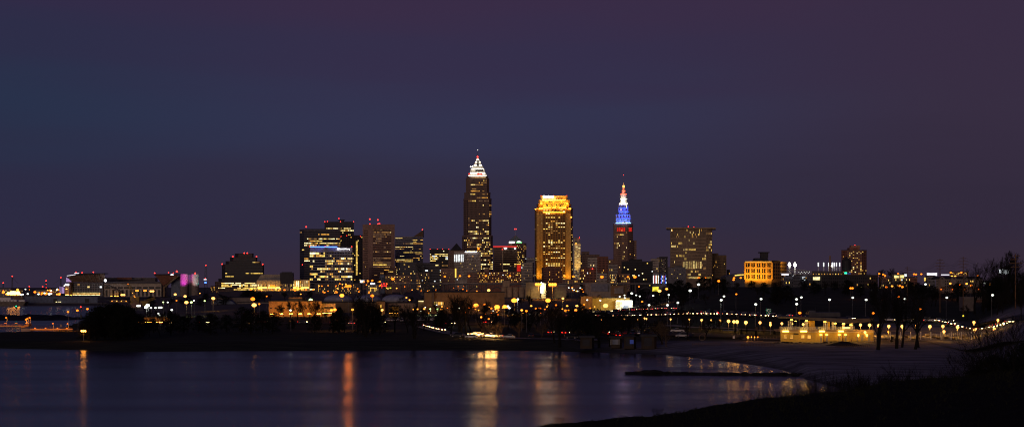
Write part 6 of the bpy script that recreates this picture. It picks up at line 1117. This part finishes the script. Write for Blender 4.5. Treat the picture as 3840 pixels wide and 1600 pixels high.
# ------------------------------------------------------------------ cars
def make_car(kind, paint):
    t = thing('parked_car', 'x', 'car'); b = MB(); L_, W_ = (4.6, 1.8); h0, h1, h2 = .35, .95, 1.45
    if kind != 'sedan': h1, h2 = 1.05, 1.8
    prof = {'sedan': [(-2.3, .35), (2.3, .35), (2.3, .75), (2.15, .9), (.9, .98), (-1.5, 1.0), (-2.25, .95)], 'suv': [(-2.3, .4), (2.3, .4), (2.3, .95), (2.1, 1.08), (1.0, 1.12), (-2.2, 1.1), (-2.3, .9)], 'pickup': [(-2.8, .45), (2.6, .45), (2.6, 1.0), (2.4, 1.12), (1.2, 1.15), (-.6, 1.1), (-.6, 1.15), (-2.8, 1.1)]}[kind]
    roof = {'sedan': [(.95, .98), (.2, 1.42), (-1.0, 1.44), (-1.75, 1.0)], 'suv': [(1.05, 1.12), (.4, 1.75), (-2.0, 1.75), (-2.25, 1.1)], 'pickup': [(1.25, 1.15), (.6, 1.75), (-.55, 1.75), (-.62, 1.1)]}[kind]
    def ext(pts, w0, w1, inset=0):
        m_ = MB(); m_.hexa([(x_, -w0 / 2 + (inset if z_ > 1.2 else 0), z_) for x_, z_ in pts], [(x_, w1 / 2 - (inset if z_ > 1.2 else 0), z_) for x_, z_ in pts]); return m_
    o = link('body', ext(prof, W_, W_).mesh('body', paint), t); bv = o.modifiers.new('b', 'BEVEL'); bv.width = .09; bv.segments = 2
    link('cabin', ext([(x_ * 1.0, z_ - .02) for x_, z_ in roof], W_ - .1, W_ - .1, .16).mesh('cabin', 'car_glass'), t)
    rf = MB(); a, c = roof[1], roof[2]; rf.box(c[0] - .05, a[0] + .05, -W_ / 2 + .2, W_ / 2 - .2, a[1] - .01, a[1] + .05); link('roof', rf.mesh('roof', paint), t)
    wx = 1.4 if kind != 'pickup' else 1.75
    for sx in (-1, 1):
        for sy in (-1, 1):
            m_ = MB(); n = 12; r_ = .34 if kind == 'sedan' else .4
            m_.hexa([(sx * wx + r_ * math.cos(6.2832 * i / n), sy * .93 - .12, r_ + r_ * math.sin(6.2832 * i / n)) for i in range(n)], [(sx * wx + r_ * math.cos(6.2832 * i / n), sy * .93 + .12, r_ + r_ * math.sin(6.2832 * i / n)) for i in range(n)]); wh = link('wheel', m_.mesh('wheel', 'tyre'), t)
            m_ = MB(); r_ *= .6; m_.hexa([(sx * wx + r_ * math.cos(6.2832 * i / 8), sy * .93 - .14, r_ / .6 + r_ * math.sin(6.2832 * i / 8)) for i in range(8)], [(sx * wx + r_ * math.cos(6.2832 * i / 8), sy * .93 + .14, r_ / .6 + r_ * math.sin(6.2832 * i / 8)) for i in range(8)]); link('rim', m_.mesh('rim', 'metal_grey'), wh)
    return t, prof
def add_lights(t, prof, on):
    xf = max(p[0] for p in prof); xb = min(p[0] for p in prof); z = .72 if prof[0][1] < .42 else .9
    for s_ in (-1, 1):
        m_ = MB(); m_.box(xf - .22, xf + .06, s_ * .68 - .26, s_ * .68 + .26, z - .12, z + .12); link('headlight', m_.mesh('headlight', 'head_lamp' if on else 'metal_grey'), t)
        m_ = MB(); m_.box(xb - .06, xb + .18, s_ * .72 - .2, s_ * .72 + .2, z - .1, z + .14); link('taillight', m_.mesh('taillight', 'tail_lamp' if on else 'red_paint'), t)
PROTO = {}
for kd, pt in (('sedan', 'car_silver'), ('sedan', 'car_white'), ('suv', 'car_white'), ('pickup', 'car_white'), ('sedan', 'car_dark'), ('suv', 'car_dark'), ('sedan', 'car_red'), ('suv', 'car_blue')):
    for on in (0, 1):
        t, pf = make_car(kd, pt); add_lights(t, pf, on); PROTO[kd, pt, on] = [t, 0]
bpy.context.view_layer.update()
PW = {'car_silver': 'silver', 'car_white': 'white', 'car_dark': 'dark', 'car_red': 'dark red', 'car_blue': 'dark blue'}
CARS = []
def car(kd, pt, on, x, y, rz, label, group, lift=.35):
    p = PROTO[kd, pt, on]; z = gz(x, y) + lift
    t = dup(p[0], (x, y, z), rz, label, group); p[1] += 1; CARS.append(t); return t
def car_at(kd, pt, on, px, py, ang, label, group='cars parked by the beach'): x, y, z = G(px, py); return car(kd, pt, on, x, y, math.radians(ang), label, group)
car_at('sedan', 'car_silver', 0, 1908, 1272, 180, 'silver saloon parked on park road, lit from the left'); car_at('sedan', 'car_dark', 0, 1866, 1268, 175, 'dark saloon in front of the silver saloon'); car_at('sedan', 'car_white', 0, 1838, 1264, 170, 'pale saloon near bright headlights on the park road'); car_at('suv', 'car_dark', 0, 1712, 1267, 180, 'black car parked in grass left of the bright headlights'); car_at('sedan', 'car_white', 0, 1768, 1272, 165, 'white saloon just below the bright headlights'); car_at('sedan', 'car_dark', 0, 1992, 1268, 90, 'car seen end on under orange lit bare tree', )
car_at('suv', 'car_dark', 0, 2141, 1274, 0, 'black car left of the beach huts, against an orange lit road')
car_at('pickup', 'car_white', 0, 2539, 1252, 180, 'white pickup in the car park, tail to the right'); car_at('suv', 'car_white', 0, 2557, 1270, 180, 'white off road car parked nearest the sand')
for i, (px, kd, pt) in enumerate(((2240, 'suv', 'car_dark'), (2275, 'sedan', 'car_red'), (2317, 'sedan', 'car_white'), (2345, 'sedan', 'car_red'), (2372, 'suv', 'car_blue'), (2396, 'sedan', 'car_silver'), (2424, 'suv', 'car_dark'))): car_at(kd, pt, 0, px, 1258, 90 + rnd.uniform(-8, 8), '%s parked behind the beach huts' % (PW[pt] + ' car'), 'cars parked behind the beach huts')
for px, py, on, ang in ((2262, 1255, 1, 25), (2300, 1262, 1, 10), (2328, 1266, 1, 60), (2066, 1254, 1, 80), (2121, 1256, 1, 70)): car_at('sedan', 'car_red', on, px, py, ang, 'car with glowing red tail lamps in the beach car park', 'cars with lit red tail lamps')
def along(R, s0, s1, gap, off, mode, kinds, label, group, jit=.5):
    d = [0]
    for a, b_ in zip(R, R[1:]): d.append(d[-1] + (b_ - a).length)
    s = s0 * d[-1]
    while s < s1 * d[-1]:
        i = min(len(R) - 2, bisect.bisect(d, s) - 1); a, b_ = R[i], R[i + 1]; p = a + (b_ - a) * ((s - d[i]) / max(.01, d[i + 1] - d[i])); tv = (b_ - a).normalized(); nr = Vector((-tv.y, tv.x)); q = p + nr * off
        th = math.atan2(tv.y, tv.x) + (math.pi if mode < 0 else 0); kd, pt = rnd.choice(kinds); car(kd, pt, 1, q.x, q.y, th, label, group); s += gap * rnd.uniform(1 - jit, 1 + jit)
MIXC = [('sedan', 'car_white'), ('sedan', 'car_silver'), ('suv', 'car_white'), ('sedan', 'car_dark'), ('suv', 'car_dark'), ('suv', 'car_blue')]
along(hwy, .22, .99, 6.4, -5.2, 1, MIXC, 'car driving in the near lane with headlamps lit', 'cars on the highway, near lanes')
along(hwy, .25, .62, 12, -1.8, 1, MIXC, 'car driving in the inner lane with headlamps lit', 'cars on the highway, near lanes')
along(hwy, .25, .66, 15, 5.0, -1, MIXC, 'car driving in the far lane showing red tail lamps', 'cars on the highway, far lanes')
along(ramp_r, .05, .95, 16, 0, -1, MIXC, 'car on the slip road above the highway', 'cars on the slip road')
along(back_r, .25, .99, 30, 0, 1, [('sedan', 'car_red'), ('sedan', 'car_dark')], 'car on dim park drive showing red tail lamps', 'cars on the park drive')
along(loop_r, .02, .40, 9, 0, 1, [('sedan', 'car_dark'), ('sedan', 'car_red')], 'car curving round park loop with red tail lamps', 'cars on the park loop')
for px, py, an in ((1792, 1263, 186), (1817, 1265, 186), (1840, 1268, 186), (1862, 1270, 186), (1776, 1261, 186)): car_at('sedan', 'car_white', 1, px, py, an, 'white car with glaring headlamps on the park road', 'cars with glaring headlamps on the park road')
for px, py in ((1784, 1262), (1804, 1264), (1828, 1267), (1852, 1269)):
    x, y, z = G(px, py); l = bpy.data.lights.new('headlamp_beam', 'POINT'); l.energy = 1500; l.color = (1, .47, .13); l.shadow_soft_size = 1.2; o = bpy.data.objects.new('headlamp_beam', l); C.objects.link(o); o.location = (x, y - 1.5, z + 1.3)
for px, py in ((1318, 1219), (1454, 1208), (1480, 1207), (1510, 1209), (1540, 1208), (1580, 1206), (1620, 1205), (1450, 1205), (1500, 1203)): car_at(rnd.choice(('sedan', 'suv')), 'car_white', int(px == 1318), px, py, rnd.uniform(40, 130), 'pale car parked in the yard behind dark trees', 'pale cars parked in the yard')
for k_, (t, n) in PROTO.items():
    for c_ in kids(t):
        for g_ in kids(c_): bpy.data.objects.remove(g_)
        bpy.data.objects.remove(c_)
    bpy.data.objects.remove(t)
# ------------------------------------------------------------------ power poles and wires
PP = []
for px, yt, D, lab in ((3402, 998, 1010, 'tall wooden power pole with crossarms, leftmost of those on the bluff'), (3525, 969, 900, 'tall power pole with four crossarms left of gabled townhouses'), (3612, 962, 860, 'tallest power pole, standing before the gabled townhouses'), (3808, 951, 700, 'power pole among bare trees at the right edge'), (1990, 1080, 1250, 'thin power pole before the floodlit elevator, left one'), (2044, 1082, 1250, 'thin power pole before the floodlit elevator, right one')):
    x, y = X(px, D), D; z1 = Z(yt, D); t = thing('power_pole', lab, 'power pole', (x, y, gz(x, y))); m_ = MB(); m_.cyl(x, y, gz(x, y) - .5, z1, .26, .16, 7); m_.build('pole', 'wood_brown', t); top = []
    for i in range(4): zz = z1 - .9 - i * 1.5; w_ = (1.4, 2.2, 2.6, 2.0)[i]; m_ = MB(); m_.box(x - w_, x + w_, y - .35, y - .2, zz, zz + .2); m_.build('crossarm', 'wood_brown', t); top += [(x - w_, y, zz + .2), (x + w_, y, zz + .2)]
    PP.append(top)
for a, b_, lab in ((0, 1, 'thin power lines sagging between left and middle bluff poles'), (1, 2, 'thin power lines between the two poles before the townhouses'), (2, 3, 'thin power lines running to the pole at right edge')):
    t = thing('power_lines', lab, 'cables', PP[a][0])
    for i in range(6): P, Q = Vector(PP[a][i]), Vector(PP[b_][i]); m_ = MB(); m_.tube([P + (Q - P) * u - Vector((0, 0, 3.5 * 4 * u * (1 - u))) for u in [j / 10 for j in range(11)]], [.035] * 11, 3); m_.build('cable', 'metal_dark', t)
# ------------------------------------------------------------------ trees and shrubs
def branchy(seed, H, spread, r0, stems=1, counts=(7, 6, 5, 4), lean=0., twig=.022, trunk_frac=.32, tm='bark', cm='twig', up=.35):
    r = random.Random(seed); tr, cr = MB(), MB()
    def grow(p, d, L_, rad, lv):
        n = 4 if lv == 0 else 3 if lv < 3 else 2; pts = [p]; q = p; dd = d
        for i in range(n):
            dd = (dd + Vector((r.gauss(0, .16), r.gauss(0, .16), r.gauss(.02, .1) + (up * .25 if lv else .05)))).normalized(); q = q + dd * (L_ / n); pts.append(q)
        rads = [max(twig, rad * (1 - .72 * i / n)) for i in range(n + 1)]
        (tr if lv == 0 else cr).tube(pts, rads, 6 if lv == 0 else 4 if lv == 1 else 3)
        if lv >= len(counts): return
        k = counts[lv]
        for j in range(k):
            u = (trunk_frac if lv == 0 else .25) + (1 - (trunk_frac if lv == 0 else .25)) * (j + r.random()) / k; i = min(n - 1, int(u * n)); b_ = pts[i] + (pts[i + 1] - pts[i]) * (u * n - i)
            a = r.uniform(0, 6.283); ax = dd.orthogonal(); ax.rotate(Matrix.Rotation(a, 3, dd)); ang = r.uniform(.45, 1.0) * spread
            nd = (d * math.cos(ang) + ax.normalized() * math.sin(ang)).normalized(); nd = (nd + Vector((0, 0, up * .5))).normalized()
            grow(b_, nd, L_ * r.uniform(.45, .68) * (1.15 if lv == 0 else 1) * (1.1 - .35 * u), max(twig, rad * (.55 if lv else .5) * (1 - .5 * u)), lv + 1)
    for s_ in range(stems):
        a = 6.283 * s_ / stems + r.random(); d = Vector((math.cos(a) * (lean if stems > 1 else lean * .3), math.sin(a) * (lean if stems > 1 else .05), 1)).normalized()
        grow(Vector((math.cos(a) * .25 * (stems > 1), math.sin(a) * .25 * (stems > 1), -.4)), d, H * .62, r0, 0)
    z = max(v_[2] for v_ in cr.v); f_ = H / z
    for m_ in (tr, cr): m_.v = [(x_ * f_, y_ * f_, z_ * f_ if z_ > 0 else z_) for x_, y_, z_ in m_.v]
    return tr.mesh('trunk', tm), cr.mesh('crown', cm)
def leafy(seed, H, W_, conifer=False):
    r = random.Random(seed); tr, cr = MB(), MB(); tr.tube([(0, 0, -.4), (.1, 0, H * .4), (0, .1, H * .8)], [.35, .25, .08], 6)
    for i in range(16): a = r.uniform(0, 6.28); z = H * r.uniform(.15, .7); tr.tube([(0, 0, z), (math.cos(a) * W_ * .4, math.sin(a) * W_ * .4, z + H * .12)], [.1, .03], 3)
    for c_ in range(85 if not conifer else 70):
        u = r.random() ** .8; z = H * (.08 + .9 * u); wr = W_ * .5 * ((1 - u) ** .8 + .04 if conifer else math.sqrt(max(.03, 1 - (2 * u - .75) ** 2 * .62))); a = r.uniform(0, 6.28); q = wr * math.sqrt(r.random()) * r.uniform(.75, 1.12); cx, cy = q * math.cos(a), q * math.sin(a); cs = r.uniform(.35, .9) * W_ * .1
        for j in range(34):
            p = Vector((cx + r.gauss(0, cs), cy + r.gauss(0, cs), z + r.gauss(0, cs * .7))); s_ = r.uniform(.12, .34); e1 = Vector((r.gauss(0, 1), r.gauss(0, 1), r.gauss(0, 1))).normalized(); e2 = e1.orthogonal().normalized()
            cr.face([p - e1 * s_, p + e2 * s_ * .5, p + e1 * s_, p - e2 * s_ * .5])
    return tr.mesh('trunk', 'bark'), cr.mesh('crown', 'leaf_dark')
PT = {}
for i in range(4): PT['bare', i] = (10, branchy(40 + i, 10, 1.0, .26, counts=(8, 6, 5, 4)))
for i in range(2): PT['big', i] = (18, branchy(60 + i, 18, .95, .62, stems=1 if i else 2, lean=.22, counts=(7, 6, 5, 3), trunk_frac=.25, twig=.024))
for i in range(2): PT['small', i] = (6, branchy(80 + i, 6, 1.1, .14, counts=(8, 6, 5), trunk_frac=.25, tm='bark_tan', cm='bark_tan'))
for i in range(3): PT['dense', i] = (10, leafy(20 + i, 10, 9))
PT['fir', 0] = (7, leafy(31, 7, 3.6, True))
for i in range(3): PT['shrub', i] = (2, branchy(90 + i, 2, .75, .016, stems=7, lean=.62, counts=(5, 5, 4), twig=.0026, trunk_frac=.2))
TP = {}
TREES = []
KW = {'bare': ('bare_tree', 'tree', 'bare dark tree'), 'big': ('bare_tree', 'tree', 'large spreading bare tree'), 'small': ('young_tree', 'tree', 'small fine twigged bare tree'), 'dense': ('dense_tree', 'tree', 'dense black bushy tree'), 'fir': ('evergreen_tree', 'tree', 'small dark evergreen'), 'shrub': ('bare_shrub', 'shrub', 'leafless foreground shrub')}
def tree(kind, px, H, D, wid=1., z=None, grp=None):
    v = rnd.choice([q for q in PT if q[0] == kind]); h0, (tm, cm) = PT[v]; x = X(px, D); z = gz(x, D) if z is None else z; nm, cat, ds = KW[kind]
    t = thing(nm, '', cat, (x, D, z), rnd.uniform(0, 6.28), grp or {'shrub': 'bare shrubs on the grassy hill'}.get(kind, 'dark winter trees')); s_ = H / h0; t.scale = (s_ * wid, s_ * wid, s_)
    link('trunk', tm, t); link('crown', cm, t); TREES.append((t, px, HY + (EYE - z - H * .5) * F / D, ds)); return t
def tree_to(kind, px, ytop, D, wid=1.):
    z = land(px, D); tree(kind, px, max(2.2, Z(ytop, D) - z), D, wid)
# shore trees, left to middle
for px, yt, D in ((335, 1185, 640), (395, 1150, 650), (440, 1140, 655), (475, 1152, 650), (515, 1176, 660), (310, 1215, 645), (340, 1170, 690), (372, 1148, 670), (415, 1142, 690), (452, 1146, 670), (492, 1160, 700), (360, 1190, 650), (430, 1185, 645), (500, 1190, 650), (535, 1190, 700), (640, 1172, 720), (745, 1182, 740), (790, 1176, 700), (905, 1152, 720), (940, 1158, 700), (985, 1166, 720), (1022, 1172, 700), (850, 1180, 730), (1180, 1180, 720), (1360, 1166, 690), (1400, 1150, 700), (1425, 1178, 690), (1660, 1170, 760), (1640, 1185, 780), (1968, 1162, 760), (1935, 1170, 790), (2150, 1172, 690), (2185, 1168, 720), (2222, 1160, 740), (2260, 1172, 720), (2290, 1180, 740), (2120, 1188, 720), (690, 1186, 730), (1092, 1196, 760), (575, 1192, 740)): tree_to('dense', px, yt, D, 1.05)
for px, yt, D in ((545, 1150, 780), (590, 1160, 800), (625, 1152, 780), (665, 1168, 800), (705, 1172, 760), (600, 1205, 680), (560, 1200, 690), (640, 1208, 690), (1065, 1132, 950), (1090, 1124, 960), (1115, 1118, 930), (1140, 1126, 950), (1160, 1120, 940), (1180, 1128, 950), (1200, 1138, 940), (1045, 1142, 920), (1225, 1165, 900), (1290, 1160, 720), (1340, 1120, 700), (1375, 1092, 690), (1395, 1110, 700), (1530, 1148, 720), (1560, 1130, 690), (1590, 1150, 740), (1690, 1110, 690), (1765, 1100, 690), (1800, 1118, 700), (1862, 1172, 740), (1840, 1160, 760), (2010, 1160, 760), (2045, 1150, 740), (2300, 1180, 700), (2330, 1190, 690), (2375, 1170, 760), (2360, 1182, 720), (2575, 1180, 690), (2640, 1186, 680), (2612, 1182, 720), (2455, 1195, 700), (2490, 1190, 700), (2820, 1180, 740), (2905, 1182, 700), (2870, 1196, 720)): tree_to('bare', px, yt, D, 1.0)
for px, yt, D in ((1555, 1125, 640), (1728, 1085, 655), (1752, 1092, 650), (2080, 1138, 612), (2100, 1142, 600), (1372, 1100, 660)): tree_to('big', px, yt, D, .85)
for px, yt, D in ((1815, 1205, 640), (1872, 1205, 640), (1945, 1202, 655), (2030, 1210, 650), (1860, 1222, 620), (2482, 1200, 600), (2500, 1214, 590), (2450, 1212, 610), (2862, 1222, 650), (2838, 1224, 660), (2700, 1210, 690), (2765, 1206, 720), (2624, 1220, 660)): tree_to('small', px, yt, D, 1.1)
for px, yt, D in ((1272, 1150, 720), (1250, 1170, 720), (2230, 1182, 660), (2780, 1234, 650), (2800, 1228, 660), (2757, 1232, 655), (2835, 1238, 640), (2904, 1232, 650), (3344, 1262, 600), (2748, 1226, 700)): tree_to('fir', px, yt, D)
for kd, px, yt, D, w_ in (('big', 2580, 1176, 625, .9), ('bare', 2646, 1184, 640, 1.3), ('bare', 2484, 1193, 602, 1.7), ('big', 2246, 1166, 598, .8), ('bare', 2312, 1178, 640, 1.4), ('big', 2404, 1182, 660, .9), ('bare', 2352, 1172, 650, 1.4), ('bare', 2700, 1188, 665, 1.2), ('dense', 2196, 1176, 625, 1.2), ('bare', 2285, 1190, 600, 1.2), ('dense', 2330, 1200, 690, 1.3)): tree_to(kd, px, yt, D, w_)
for px, yt, D in ((2065, 1128, 720), (2130, 1140, 740), (2160, 1134, 760), (2205, 1150, 700), (2275, 1148, 760), (2338, 1150, 720), (2420, 1142, 760), (2465, 1150, 740), (2530, 1146, 750), (2600, 1152, 740), (2560, 1160, 700), (2670, 1156, 740), (1905, 1140, 760), (1985, 1136, 740), (1640, 1128, 740), (1480, 1134, 720)): tree_to('bare', px, yt, D, 1.1)
# big trees by the pavilion and on the right
for px, yt, D, w_ in ((3292, 1030, 540, .6), (3362, 1050, 552, .62), (3382, 1065, 560, .6), (3432, 1060, 545, .75), (3445, 1090, 560, .7)): tree_to('big', px, yt, D, w_)
for i in range(58):      # wooded bluff behind the highway
    px = rnd.uniform(2480, 3860); D = rnd.uniform(960, 1190) if px < 3600 else rnd.uniform(700, 1100); tree('dense' if rnd.random() < .55 else 'bare', px, rnd.uniform(6, 10) * (1 if px < 3500 else 1.15) * (.8 if D > 1120 else 1), D, rnd.uniform(.9, 1.3))
for px, yt, D in ((2512, 1062, 1180), (2550, 1050, 1200), (2580, 1058, 1180), (2620, 1042, 1210), (2640, 1036, 1220), (2662, 1032, 1220), (2690, 1044, 1200), (2720, 1050, 1210), (2755, 1056, 1200), (2806, 1060, 1180), (2830, 1052, 1230), (2900, 1058, 1190), (2925, 1054, 1190), (3015, 1062, 1150), (3070, 1066, 1130), (3130, 1060, 1150), (3180, 1066, 1140), (3230, 1064, 1150), (3275, 1060, 1150), (3410, 1062, 1100), (3440, 1060, 1080), (3495, 1070, 1060)): tree_to('dense' if rnd.random() < .6 else 'bare', px, yt, D, 1.2)
for px, yt, D in ((3262, 1016, 1260), (3320, 1008, 1280), (3345, 1004, 1280), (3372, 1012, 1290), (2648, 1100, 1000)): tree_to('bare', px, yt, D, 1.2)
for px, yt, D in ((3655, 985, 830), (3688, 966, 820), (3722, 944, 800), (3768, 936, 790), (3806, 962, 780), (3842, 980, 760), (3745, 1000, 780), (3870, 960, 760), (3790, 1010, 740), (3830, 1020, 700)): tree_to('big' if rnd.random() < .55 else 'bare', px, yt, D, .75)
for px, yt, D in ((3705, 1052, 790), (3735, 1040, 780), (3775, 1030, 760), (3815, 1025, 740), (3850, 1040, 700), (3690, 1080, 760), (3760, 1075, 700), (3830, 1090, 620)): tree_to('dense' if px % 2 else 'bare', px, yt, D, .8)
for i in range(26): px = rnd.uniform(560, 1180); tree('bare' if i % 2 else 'dense', px, rnd.uniform(6, 9), rnd.uniform(1450, 1900), 1.5)
for i in range(34): px = rnd.uniform(1440, 2480); tree('bare', px, rnd.uniform(6, 9), rnd.uniform(1250, 1650), 1.3)
for i in range(14): px = rnd.uniform(2370, 2640); tree('bare' if i % 3 else 'dense', px, rnd.uniform(7, 10), rnd.uniform(1000, 1400), 1.2)
# shrubs on the near slope
def shrub(px, D, H, w_=1.): tree('shrub', px, H, D, w_, hill(px, D))
for px, D, H in ((2905, 60, 1.15), (2960, 61, 1.3), (3010, 60, 1.1), (3050, 60, 1.0), (2850, 59, .6), (3130, 62, 1.75), (3185, 63, 2.0), (3230, 61, 1.6), (3280, 62, 1.9), (3330, 61, 1.3), (3420, 63, 1.7), (3160, 62, 1.7), (3305, 61, 1.6), (3480, 62, 2.0), (3530, 62, 1.6), (3590, 61, 1.5), (3640, 62, 1.6), (3680, 60, 1.7), (3725, 60, 1.9), (3765, 59, 2.0), (3800, 58, 2.1), (3840, 57, 2.3), (3700, 61, 1.6), (3560, 63, 1.4), (3780, 60, 1.5)): shrub(px, D, H, 1.25 if px < 3100 else 1.)
for px, D, H in ((2465, 54.5, .28), (2096, 54.5, .22), (2330, 54.5, .14)): shrub(px, D, H, 1.2)
for px, D, H, w_ in ((3545, 62, 1.0, .8), (3600, 62, .7, 1.5), (3660, 60, .9, 1.4), (3720, 59, 1.1, 1.5), (3790, 58, .8, 1.4), (3850, 57, 1.1, 1.3)): t = tree('dense', px, H, D, w_, hill(px, D), 'dark bushes on the grassy hill'); t.name = 'hill_bush'; t['category'] = 'bush'; TREES[-1] = (t, px, TREES[-1][2], 'dark leafy bush on the near hill')
finish_buildings()
# ------------------------------------------------------------------ labels that single each thing out
LM = [(45, 1150, 'the moored ship'), (180, 1100, 'the port mast lights'), (314, 1240, 'the orange shore floodlight'), (320, 1050, 'the stadium front'), (490, 1060, 'the stadium middle'), (500, 1110, 'the boom crane'), (625, 1045, 'the right grandstand'), (710, 1060, 'the magenta drum towers'), (772, 1030, 'the lattice mast'), (870, 1130, 'the white roofed shed'), (908, 1000, 'the ziggurat office'), (1030, 1060, 'the classical hall'), (1074, 1040, 'the dark counterweight block'), (1110, 1140, 'the orange lit building'), (1240, 1000, 'the blue edged glass block'), (1232, 1150, 'the yellow lit flat block'), (1258, 1115, 'the leftmost dome'), (1370, 1115, 'the middle dome'), (1477, 1115, 'the rightmost dome'), (1420, 960, 'the brown slab tower'), (1440, 1066, 'the red neon sign'), (1604, 1040, 'the bascule bridge truss'), (1740, 1130, 'the brown box building'), (1752, 990, 'the hotel'), (1870, 1038, 'the red brick warehouse'), (1895, 1070, 'the hopper box'), (2000, 1080, 'the elevator blocks'), (2077, 1000, 'the gold tower base'), (2240, 1075, 'the big grey block'), (2290, 1140, 'the yellow depot'), (2340, 1150, 'the white open bay'), (2337, 1000, 'the spire tower'), (2390, 1020, 'the square black block'), (2458, 1083, 'the yellow billboard'), (2490, 1015, 'the lift bridge tower'), (2590, 1000, 'the overhanging roof tower'), (2741, 1245, 'the blue container'), (2550, 1260, 'the white parked cars'), (2430, 1280, 'the rightmost beach hut'), (2310, 1280, 'the grey beach hut'), (2200, 1280, 'the leftmost beach hut'), (1830, 1266, 'the glaring headlamps'), (2870, 1015, 'the gold grid office'), (2883, 1166, 'the green road sign'), (3050, 1230, 'the beach pavilion'), (3230, 1200, 'the pavilion right canopy'), (3174, 1000, 'the round water tank'), (3205, 980, 'the brick apartment tower'), (3200, 1045, 'the long dark roof'), (3375, 1035, 'the lit top floor flats'), (3490, 1030, 'the lit roof terrace'), (3600, 1060, 'the gabled townhouses'), (3665, 1130, 'the concrete underpass'), (3612, 1183, 'the yellow diamond sign'), (3767, 1018, 'the white billboard'), (3600, 1235, 'the boardwalk railing'), (2680, 1408, 'the rock jetty'), (2990, 1400, 'the beach corner'), (1600, 1300, 'the middle shore'), (600, 1300, 'the left shore')]
def place(px, py):
    d, lx, ly, ph = min((math.hypot((px - a) * .8, py - b_), a, b_, w_) for a, b_, w_ in LM); dx, dy = px - lx, py - ly
    rel = 'beside' if d < 22 else ('left of' if dx < 0 else 'right of') if abs(dx) > 1.1 * abs(dy) else ('above' if dy < 0 else 'below')
    return rel + ' ' + ph
ORD = 'first second third fourth fifth sixth seventh eighth ninth tenth eleventh twelfth thirteenth fourteenth fifteenth sixteenth seventeenth eighteenth nineteenth twentieth'.split()
def ordinal(i): return ORD[i] if i < 20 else ('twenty-' + ORD[i - 20] if i < 29 else 'thirtieth' if i == 29 else 'thirty-' + ORD[i - 30] if i < 39 else 'fortieth' if i == 39 else 'forty-' + ORD[i - 40] if i < 49 else 'fiftieth' if i == 49 else 'fifty-' + ORD[i - 50] if i < 59 else 'sixtieth' if i == 59 else 'sixty-' + ORD[i - 60] if i < 69 else 'seventieth' if i == 69 else 'seventy-' + ORD[i - 70])
for t, px, py, cw, nn in LAMPS: t['label'] = f'{cw} {nn} {place(px, py)}'; t['group'] = f'{cw} {nn}{"" if nn.endswith("s") else "s"}'
for t, px, py, ds in TREES: t['label'] = f'{ds} {place(px, py)}'
bpy.context.view_layer.update()
seen = {}
for o in list(C.objects):
    if o.parent is None and 'label' in o: seen.setdefault(o['label'], []).append(o)
for lab, os_ in seen.items():
    if len(os_) < 2 or os_[0].name.startswith(('rock', 'ornamental')): continue
    os_.sort(key=lambda o: o.matrix_world.translation.x / o.matrix_world.translation.y)
    for i, o in enumerate(os_): o['label'] = f'{lab}, {ordinal(i)} from left'
